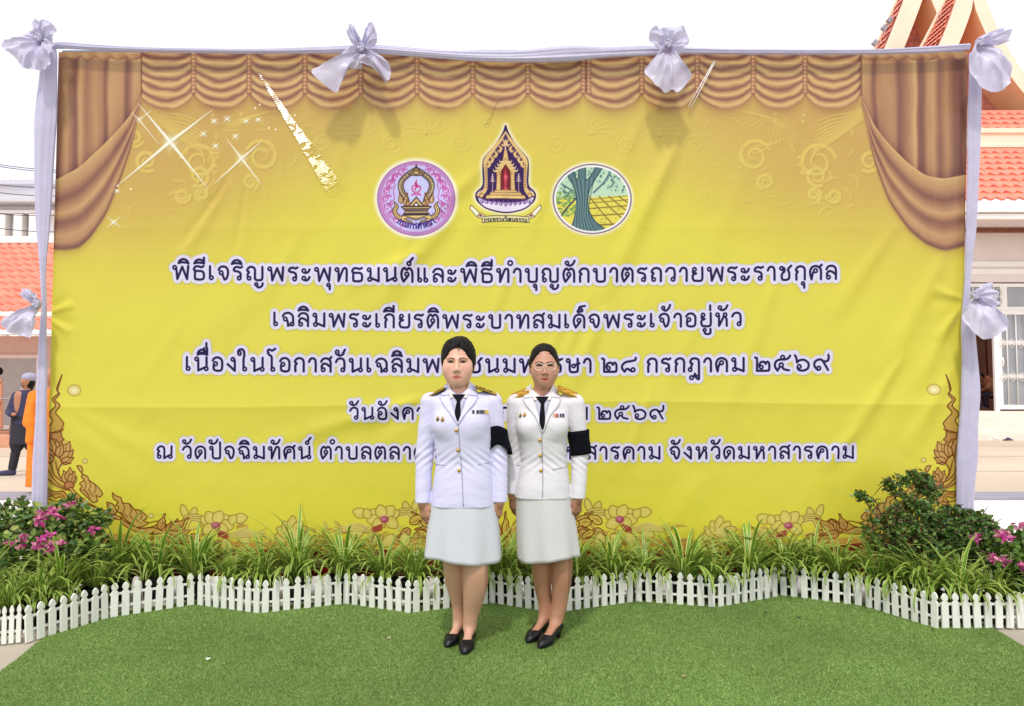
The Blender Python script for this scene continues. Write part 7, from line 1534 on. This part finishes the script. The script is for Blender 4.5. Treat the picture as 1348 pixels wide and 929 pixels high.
def monk(B): f_body(B, 1.53); [B.cap((s_ * .07, 0, .9), (s_ * .08, 0, .08), .06, .035, .02) for s_ in (-1, 1)]; [B.cap((s_ * .08, .04, .045), (s_ * .09, -.15, .03), .04, .028, .02) for s_ in (-1, 1)]; [B.cap((s_ * .2, 0, 1.3), (s_ * .23, -.02, 1.0), .045, .04, .03) or B.cap((s_ * .23, -.02, 1.0), (s_ * .18, -.12, .82), .04, .03, .02) or B.ell((s_ * .17, -.15, .78), (.03, .04, .05), .02) for s_ in (-1, 1)]
def robe(B):
    B.loft([(.12, 0, 0, .22, .19), (.5, 0, 0, .215, .19), (.85, 0, 0, .21, .18), (1.1, 0, 0, .225, .17), (1.3, 0, 0, .21, .14), (1.37, 0, 0, .12, .1)], .02)
    B.cap((-.19, 0, 1.28), (-.25, -.02, .95), .075, .085, .03); B.cap((.19, 0, 1.28), (.24, -.02, 1.0), .07, .07, .03); B.cap((-.27, -.06, 1.2), (-.27, -.06, .72), .035, .055, .02)
    for k in range(7): a = -2.6 + k * .42; B.cap((.215 * math.cos(a), .19 * math.sin(a), .2), (.205 * math.cos(a + .5), .17 * math.sin(a + .5), 1.2), .016, .012, .02)
xm = X(65, 9.7)
far_person('monk in an orange robe half hidden behind the left hanging cloth', xm, 9.7, -.004, R(70), [('body', M_SKIN, monk, (-.4, -.35, -.01), (.4, .3, 1.72), .009), ('robe', M_ORANGE, robe, (-.45, -.35, .05), (.45, .3, 1.5), .009)])
M_NAVY = mat('navy_cloth', L(58, 56, 84), rough=.85, var=.15, vscale=12, bump=.3, bscale=40); M_CHAR = mat('charcoal_cloth', L(46, 46, 56), rough=.9, var=.2, vscale=12)
def wbody(B):
    f_body(B, 1.5, .06); B.cap((-.05, 0, .88), (-.10, .0, .48), .085, .06, .03); B.cap((-.10, 0, .48), (-.20, .02, .10), .055, .04, .02); B.cap((-.20, .02, .06), (-.32, -.05, .035), .045, .035, .02)
    B.cap((.07, .05, .88), (.10, .1, .48), .085, .06, .03); B.cap((.10, .1, .48), (.16, .16, .10), .055, .04, .02); B.cap((.16, .16, .06), (.06, .10, .035), .045, .035, .02)
    B.cap((-.15, 0, 1.26), (-.2, -.05, 1.02), .05, .045, .02); B.cap((-.2, -.05, 1.02), (-.02, -.17, .98), .034, .028, .02); B.ell((.02, -.18, .98), (.05, .03, .03), .02)
def wjacket(B):
    B.loft([(.82, 0, 0, .17, .13), (1.05, 0, 0, .165, .12), (1.28, 0, 0, .17, .115), (1.36, .02, 0, .09, .08)], .02); B.cap((-.15, 0, 1.27), (-.21, -.05, 1.01), .065, .06, .02); B.cap((-.21, -.05, 1.01), (-.04, -.17, .98), .058, .05, .02); B.cap((.16, .02, 1.27), (.2, .06, 1.0), .062, .055, .02)
def wtrs(B):
    B.cap((-.05, 0, .90), (-.10, .0, .48), .12, .10, .03); B.cap((.06, .04, .90), (.09, .09, .48), .12, .10, .03); B.loft([(.50, -.01, .04, .2, .16), (.75, 0, .03, .19, .15), (.95, 0, 0, .17, .13)], .03); B.cap((-.10, 0, .48), (-.2, .02, .12), .07, .06, .02); B.cap((.10, .1, .48), (.16, .16, .12), .07, .06, .02)
def whood(B):
    B.ell((.07, .03, 1.56), (.09, .12, .08), .02); B.cap((.0, .09, 1.54), (-.15, .07, 1.26), .05, .05, .03)
def wshoe(B):
    B.cap((-.20, .02, .045), (-.33, -.06, .035), .055, .042, .02); B.cap((.16, .16, .045), (.05, .09, .035), .055, .042, .02); B.plane_cut(2, 0)
def whair(B): B.ell((.05, .03, 1.48), (.095, .105, .12), .02); B.cap((.04, .07, 1.5), (-.02, .07, 1.2), .07, .05, .02)
far_person('person in dark clothes with a pale head cloth bending beside the monk in orange', X(33, 11.8), 11.8, -.004, R(-15), [('body', M_SKIN, wbody, (-.45, -.35, -.01), (.4, .35, 1.68), .01), ('jacket', M_NAVY, wjacket, (-.4, -.35, .7), (.4, .3, 1.45), .01), ('trousers', M_CHAR, wtrs, (-.45, -.3, .0), (.4, .4, 1.1), .01), ('head_cloth', mat('pale_head_cloth', L(168, 164, 186), rough=.8, bump=.3), whood, (-.3, -.2, 1.1), (.3, .3, 1.75), .01), ('hair', M_HAIR, whair, (-.2, -.2, 1.05), (.3, .3, 1.7), .01), ('shoe', M_NAVY, wshoe, (-.45, -.2, -.01), (.35, .3, .15), .009)])
def bbody(B): f_body(B, 1.52); [B.cap((s_ * .07, 0, .9), (s_ * .08, 0, .08), .065, .04, .02) for s_ in (-1, 1)]; [B.cap((s_ * .08, .04, .045), (s_ * .09, -.15, .03), .045, .032, .02) for s_ in (-1, 1)]; [B.cap((s_ * .19, 0, 1.28), (s_ * .23, 0, .8), .045, .035, .03) or B.ell((s_ * .235, 0, .74), (.03, .04, .07), .02) for s_ in (-1, 1)]
def bdress(B): B.loft([(.12, 0, 0, .21, .16), (.6, 0, 0, .2, .15), (1.0, 0, 0, .18, .13), (1.27, 0, 0, .19, .12), (1.36, 0, 0, .1, .08)], .02); [B.cap((s_ * .17, 0, 1.28), (s_ * .235, 0, .84), .06, .055, .02) for s_ in (-1, 1)]
def bhair(B): B.ell((0, .03, 1.55), (.09, .10, .11), .02); B.ell((0, -.09, 1.49), (.06, .06, .09), .01, 'sub')
far_person('person in a peach coloured dress at the far left edge on the low porch', X(-3, 18.4), 18.4, .28, R(-40), [('body', M_SKIN, bbody, (-.35, -.25, -.01), (.35, .2, 1.7), .011), ('dress', mat('peach_cloth', L(226, 170, 136), rough=.8, var=.1, vscale=10), bdress, (-.36, -.25, .05), (.36, .25, 1.45), .011), ('hair', M_HAIR, bhair, (-.2, -.2, 1.4), (.2, .2, 1.7), .01)])
def sbody(B): B.cap((0, .1, .5), (-.02, -.1, .92), .11, .1, .03); B.ell((-.03, -.3, 1.02), (.075, .09, .1), .02); B.cap((-.02, -.12, .94), (-.03, -.25, 1.0), .05, .05, .02); [B.cap((s_ * .1, .1, .48), (s_ * .12, -.32, .46), .075, .06, .02) or B.cap((s_ * .12, -.32, .46), (s_ * .12, -.3, .06), .055, .035, .02) or B.cap((s_ * .12, -.3, .04), (s_ * .12, -.45, .03), .04, .03, .02) or B.cap((s_ * .17, -.1, .9), (s_ * .2, -.3, .68), .045, .04, .02) or B.cap((s_ * .2, -.3, .68), (s_ * .08, -.42, .6), .04, .03, .02) or B.ell((s_ * .06, -.45, .58), (.03, .04, .03), .02) for s_ in (-1, 1)]
def sshirt(B): B.cap((0, .1, .52), (-.02, -.1, .92), .15, .15, .03); [B.cap((s_ * .15, -.1, .92), (s_ * .2, -.3, .68), .07, .06, .02) for s_ in (-1, 1)]
def strs(B): B.cap((0, .1, .5), (0, .08, .62), .16, .15, .03); [B.cap((s_ * .1, .1, .48), (s_ * .12, -.34, .46), .1, .085, .02) or B.cap((s_ * .12, -.34, .46), (s_ * .12, -.3, .1), .08, .06, .02) for s_ in (-1, 1)]
def shair(B): B.ell((-.03, -.27, 1.05), (.088, .1, .1), .02)
far_person('person in a tan top and navy trousers sitting inside the temple doorway', X(1301, 23.45), 23.45, fz, R(-75), [('body', M_SKIN, sbody, (-.35, -.6, -.01), (.35, .35, 1.2), .012), ('shirt', mat('tan_shirt', L(206, 140, 104), rough=.8, var=.1), sshirt, (-.35, -.5, .3), (.35, .4, 1.2), .012), ('trousers', M_NAVY, strs, (-.35, -.55, .0), (.35, .4, .9), .012), ('hair', M_HAIR, shair, (-.2, -.45, .9), (.2, 0, 1.25), .012)])
